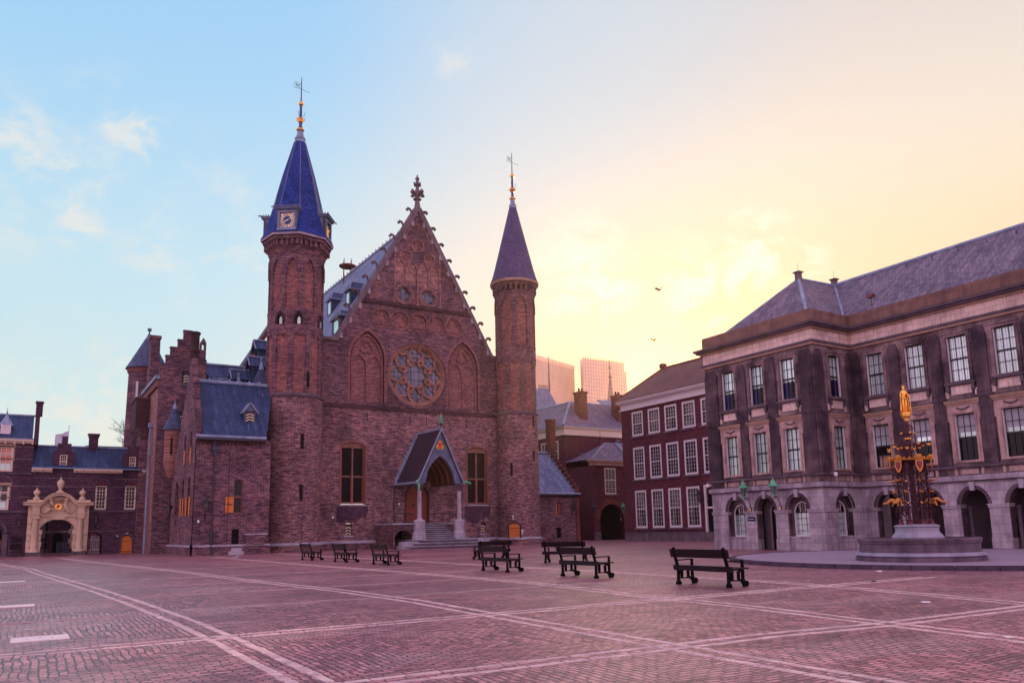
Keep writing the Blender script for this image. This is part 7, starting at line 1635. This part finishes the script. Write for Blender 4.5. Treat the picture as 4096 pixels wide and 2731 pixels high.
# ================================================================== SKYSCRAPERS, SPIRES
def hi_rise(name, lb, pts, z0, z1, nfl, per, mat_w='hazed_tower_concrete'):
    t = thing(name, lb, 'skyscraper', (pts[0][0], pts[0][1], 0))
    mb = MB(); n = len(pts); mb.add([(x,y,z) for z in (0,z1) for x, y in pts], [tuple(range(n,2*n))]+[(k,(k+1)%n,n+(k+1)%n,n+k) for k in range(n)]); mb.build('body', 'hazed_tower_glass', t)
    fr = MB(); fi = MB()
    for k in range(n):
        a, b = Vector(pts[k]), Vector(pts[(k+1) % n]); Ld = (b-a).length; tdir = (b-a)/Ld; nr = Vector((tdir.y, -tdir.x)); m = max(1, int(Ld/per))
        Tw = lambda u, d, z, a=a, tdir=tdir, nr=nr: (a.x+tdir.x*u+nr.x*d, a.y+tdir.y*u+nr.y*d, z)
        if nr.y > .3: continue
        for i in range(m+1):
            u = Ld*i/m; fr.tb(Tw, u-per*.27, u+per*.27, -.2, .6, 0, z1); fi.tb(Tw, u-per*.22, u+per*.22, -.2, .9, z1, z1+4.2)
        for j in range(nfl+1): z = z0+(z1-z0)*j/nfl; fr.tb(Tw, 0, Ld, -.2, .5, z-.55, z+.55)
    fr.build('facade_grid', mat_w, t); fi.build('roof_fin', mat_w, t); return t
a = onY(2140,1410,500); b = onY(2291,1432,520); c = onY(2312,1432,560)
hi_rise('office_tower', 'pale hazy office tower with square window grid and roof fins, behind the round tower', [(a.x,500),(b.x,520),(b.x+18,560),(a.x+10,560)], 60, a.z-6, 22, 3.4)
t2 = thing('twin_office_tower', 'hazy golden cluster of stepped office towers right of the pale tower', 'skyscraper', (390,520,0))
for (x0,y0,x1,y1,yt) in ((2322,1447,2345,1640,520),(2330,1437,2403,1640,500),(2403,1445,2445,1640,506),(2445,1450,2492,1640,512),(2485,1492,2502,1640,518)):
    p = onY(x0,y0,yt); q = onY(x1,y0,yt); k_ = 1+25/yt; mb = MB(); mb.add([(x*f,yt*f,z) for z in (0,p.z) for x, f in ((p.x,1),(q.x,1),(q.x,k_),(p.x,k_))], [(0,1,2,3),(4,5,6,7),(0,1,5,4),(1,2,6,5),(2,3,7,6),(3,0,4,7)]); o = mb.build('block', 'hazed_tower_glass', t2)
    n = max(2, int((q.x-p.x)/2.6)); fr = MB(); w_ = (q.x-p.x)/n
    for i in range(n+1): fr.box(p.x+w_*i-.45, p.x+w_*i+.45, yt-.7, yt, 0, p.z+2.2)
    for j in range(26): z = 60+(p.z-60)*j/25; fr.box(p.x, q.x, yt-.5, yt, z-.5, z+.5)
    fr.build('facade_grid', 'hazed_tower_concrete', o)
sp_ = thing('church_spire', 'slender far church spire with a cross in front of the golden towers', 'spire', (243.5,300,0))
p = onY(2442,1560,300); mb = MB(); mb.lathe(p.x, 300, [(3.2,50),(2.6,60),(1.4,67),(.5,75.5),(.35,76)], 8); mb.build('spire', 'coping_stone', sp_)
mb = MB(); mb.lathe(p.x, 300, [(.5,75),(.9,76),(.3,77),(.2,84),(0,86)], 8); mb.box(p.x-1.2,p.x+1.2,299.9,300.1,80.5,80.8); mb.build('cross', 'black_iron', sp_)
tr_ = thing('far_turret', 'far small roof with iron cresting and a spike beside the round tower', 'roof', (101.5,150,0))
p = onY(2180,1590,150); mb = MB(); mb.lathe(p.x-1.2, 150, [(5.5,24),(4.4,29),(1.9,33.6),(1.7,34)], 4, PI/4); mb.build('roof', 'slate_light', tr_)
mb = MB(); [mb.tube([(p.x-2.4+.35*k,149,33.8),(p.x-2.4+.35*k,149,34.9)], .06, 4) for k in range(8)]; mb.tube([(p.x-2.4,149,34.5),(p.x+.3,149,34.5)], .06, 4); mb.tube([(p.x+.6,149,33.4),(p.x+.6,149,42)], [.2,.05], 5); mb.build('cresting', 'black_iron', tr_)
hb = thing('far_roof', 'small far grey roof edge seen between the chimney and the brick town house', 'building', (100,120,0))
p = onY(2480,1650,120); mb = MB(); mb.box(p.x,p.x+14,120,130,0,p.z); mb.build('wall', 'trim_sand', hb); mb = MB(); mb.slab([(p.x-1,119.5,p.z+.1),(p.x+14,119.5,p.z+.1),(p.x+14,126,p.z+3.5),(p.x-1,126,p.z+3.5)], .3); mb.build('roof', 'slate_light', hb)

# ================================================================== BARE TREE, FLAGS, BIRDS, LITTER
random.seed(11)
tree = thing('bare_tree', 'leafless winter tree behind the gatehouse range, left of the stepped-gable house', 'tree', (12.2,104,0))
q = onY(500,1790,104); tree.location = (q.x+2.2,104,0); ORG[tree.name] = Vector((q.x+2.2,104,0))
mb = MB(); bx = q.x+2.2; mb.tube([(bx,104,0),(bx,104,6),(bx-.2,104,9)], [.4,.3,.22], 8); mb.build('trunk', 'bark', tree)
mb = MB()
def grow(p, d, L_, r, dep):
    if dep == 0 or r < .008: return
    e = p+d*L_; m_ = p+d*L_*.5+Vector((random.uniform(-1,1),random.uniform(-1,1),random.uniform(-.3,.6)))*L_*.08
    mb.tube([p, m_, e], [r, r*.85, r*.7], 4)
    for k in range(random.choice((2,3,3))):
        nd = (d+Vector((random.uniform(-1,1),random.uniform(-1,1),random.uniform(-.35,.75)))*.75).normalized(); grow(e if k else m_, nd, L_*random.uniform(.62,.82), r*.62, dep-1)
for k in range(7):
    d = Vector((random.uniform(-1,.5),random.uniform(-.7,.7),random.uniform(.5,1.2))).normalized(); grow(Vector((bx-.1,104,6.5+k*.4)), d, 3.0, .15, 6)
mb.build('crown', 'bark', tree)
fl = thing('flag', 'white flag blowing behind the stepped dormer above the gate', 'flag', (3,90,0))
mb = MB(); mb.tube([(3.35,92,9),(3.35,92,12.9)], .03, 5); mb.lathe(3.35,92,[(0,12.85),(.06,12.92),(0,13)],6); mb.build('pole', 'cream_paint', fl)
mb = MB(); G_ = [[(3.35-.13*i-.0, 92+.10*math.sin(i*.8+j*.4), 12.35-.28*j-.05*i+.06*math.sin(i)) for i in range(10)] for j in range(7)]
mb.add([p for r in G_ for p in r], [(j*10+i,j*10+i+1,(j+1)*10+i+1,(j+1)*10+i) for j in range(6) for i in range(9)]); mb.build('cloth', 'flag_cloth', fl, smooth=True)
fr_ = thing('far_ridge', 'low far roofline with small masts behind the gatehouse roof', 'roof', (8,100,0))
mb = MB(); mb.box(5.6,13,104,110,0,onY(430,1784,104).z); mb.build('wall', 'coping_stone', fr_)
mb = MB(); [mb.tube([(x,104,9),(x,104,13.2+.2*(i%2))], .03, 4) for i, x in enumerate((6.1,6.5,9.5))]; mb.build('mast', 'black_iron', fr_)
def bird(px, py, Y_, s, a, lb):
    p = onY(px, py, Y_); t = thing('bird', lb, 'bird', tuple(p), 'dark birds in the evening sky'); c, s_ = math.cos(a), math.sin(a)
    Tb = lambda u, d, z: (p.x+(u*c)*s, p.y+d*s, p.z+(z+u*s_)*s)
    mb = MB(); mb.tube([Tb(-.22,0,-.02),Tb(-.1,0,.0),Tb(.08,0,.0),Tb(.2,0,.03),Tb(.27,0,.03)], [.02,.055,.06,.04,.01], 6); mb.add([Tb(-.2,-.03,0),Tb(-.2,.03,0),Tb(-.36,.07,-.03),Tb(-.36,-.07,-.03)], [(0,1,2,3)]); mb.build('body', 'bird_dark', t)
    for k in (-1, 1):
        mb = MB(); W_ = [Tb(.1,k*.04,.03),Tb(.14,k*.25,.18),Tb(.02,k*.5,.38),Tb(-.08,k*.62,.34),Tb(-.06,k*.3,.12),Tb(-.08,k*.05,.02)]; mb.add(W_+[(q[0],q[1],q[2]-.012) for q in W_], [tuple(range(6)),tuple(range(11,5,-1))]+[(i,(i+1)%6,6+(i+1)%6,6+i) for i in range(6)]); mb.build('wing', 'bird_dark', t)
bird(2638,1160,48,.9,.5,'upper dark bird flying over the gap between tower and palace'); bird(2616,1361,48,.7,-.1,'lower dark bird flying below the other one, above the golden towers')
# pigeon on the paving
pg = thing('pigeon', 'grey pigeon walking on the paving in front of the corner house steps', 'pigeon', (10.75,48.2,0))
J = [(10.60,48.2,.14),(10.72,48.2,.15),(10.84,48.2,.20),(10.89,48.2,.26),(10.93,48.2,.29),(10.48,48.2,.12)]
me_ = skin('body', J, [(0,1),(1,2),(2,3),(3,4),(0,5)], [.05,.065,.05,.03,.03,.02], 'pigeon_feathers', pg)
mb = MB(); [mb.tube([(10.72,48.2+s*.03,.09),(10.73,48.2+s*.03,.0)], .008, 4) for s in (-1, 1)]; mb.tube([(10.95,48.2,.29),(10.99,48.2,.28)], [.01,.002], 4); mb.build('legs', 'red_frame', pg)
def crumple(x, y, z, s, mat, lb, seed):
    rnd = random.Random(seed); mb = MB(); mb.lathe(x, y, [(s*.6,z),(s,z+s*.12),(s*.7,z+s*.3),(0,z+s*.36)], 9)
    mb.v = [(a+rnd.uniform(-.2,.2)*s, b+rnd.uniform(-.2,.2)*s, max(z, c+rnd.uniform(-.06,.1)*s)) for a, b, c in mb.v]; tag(mb.build('litter', mat), lb, 'litter', 'scraps of litter on the square')
crumple(10.86, 5.45, .0, .07, 'litter_white', 'pale crumpled paper at the right edge of the foreground paving', 1); crumple(14.36, 8.6, .0, .08, 'litter_white', 'flat white scrap between the paving bands, right foreground', 2)
crumple(22.25, 14.7, .0, .10, 'litter_white', 'white scrap lying against the dark kerb of the fountain platform', 3); crumple(25.3, 16.3, .14, .08, 'cream_paint', 'yellowish scrap on the fountain platform before the basin', 4); crumple(18.5, 12.4, 0, .08, 'black_iron', 'small dark scrap on the paving left of the fountain', 5)

# ------------------------------------------------------------------ evening haze
mb = MB(); mb.box(-300, 900, -300, 900, -1.0, 190)
hz = mb.build('haze', 'bark', kind='stuff'); hm = bpy.data.materials.new('haze_air'); hm.use_nodes = True; n = NT(hm.node_tree)
n.nt.links.new(n.n('ShaderNodeVolumePrincipled', {'Color': (1.,.78,.55,1), 'Density': .0002, 'Anisotropy': .72}).outputs[0], n.n('ShaderNodeOutputMaterial').inputs['Volume'])
hz.data.materials.clear(); hz.data.materials.append(hm)
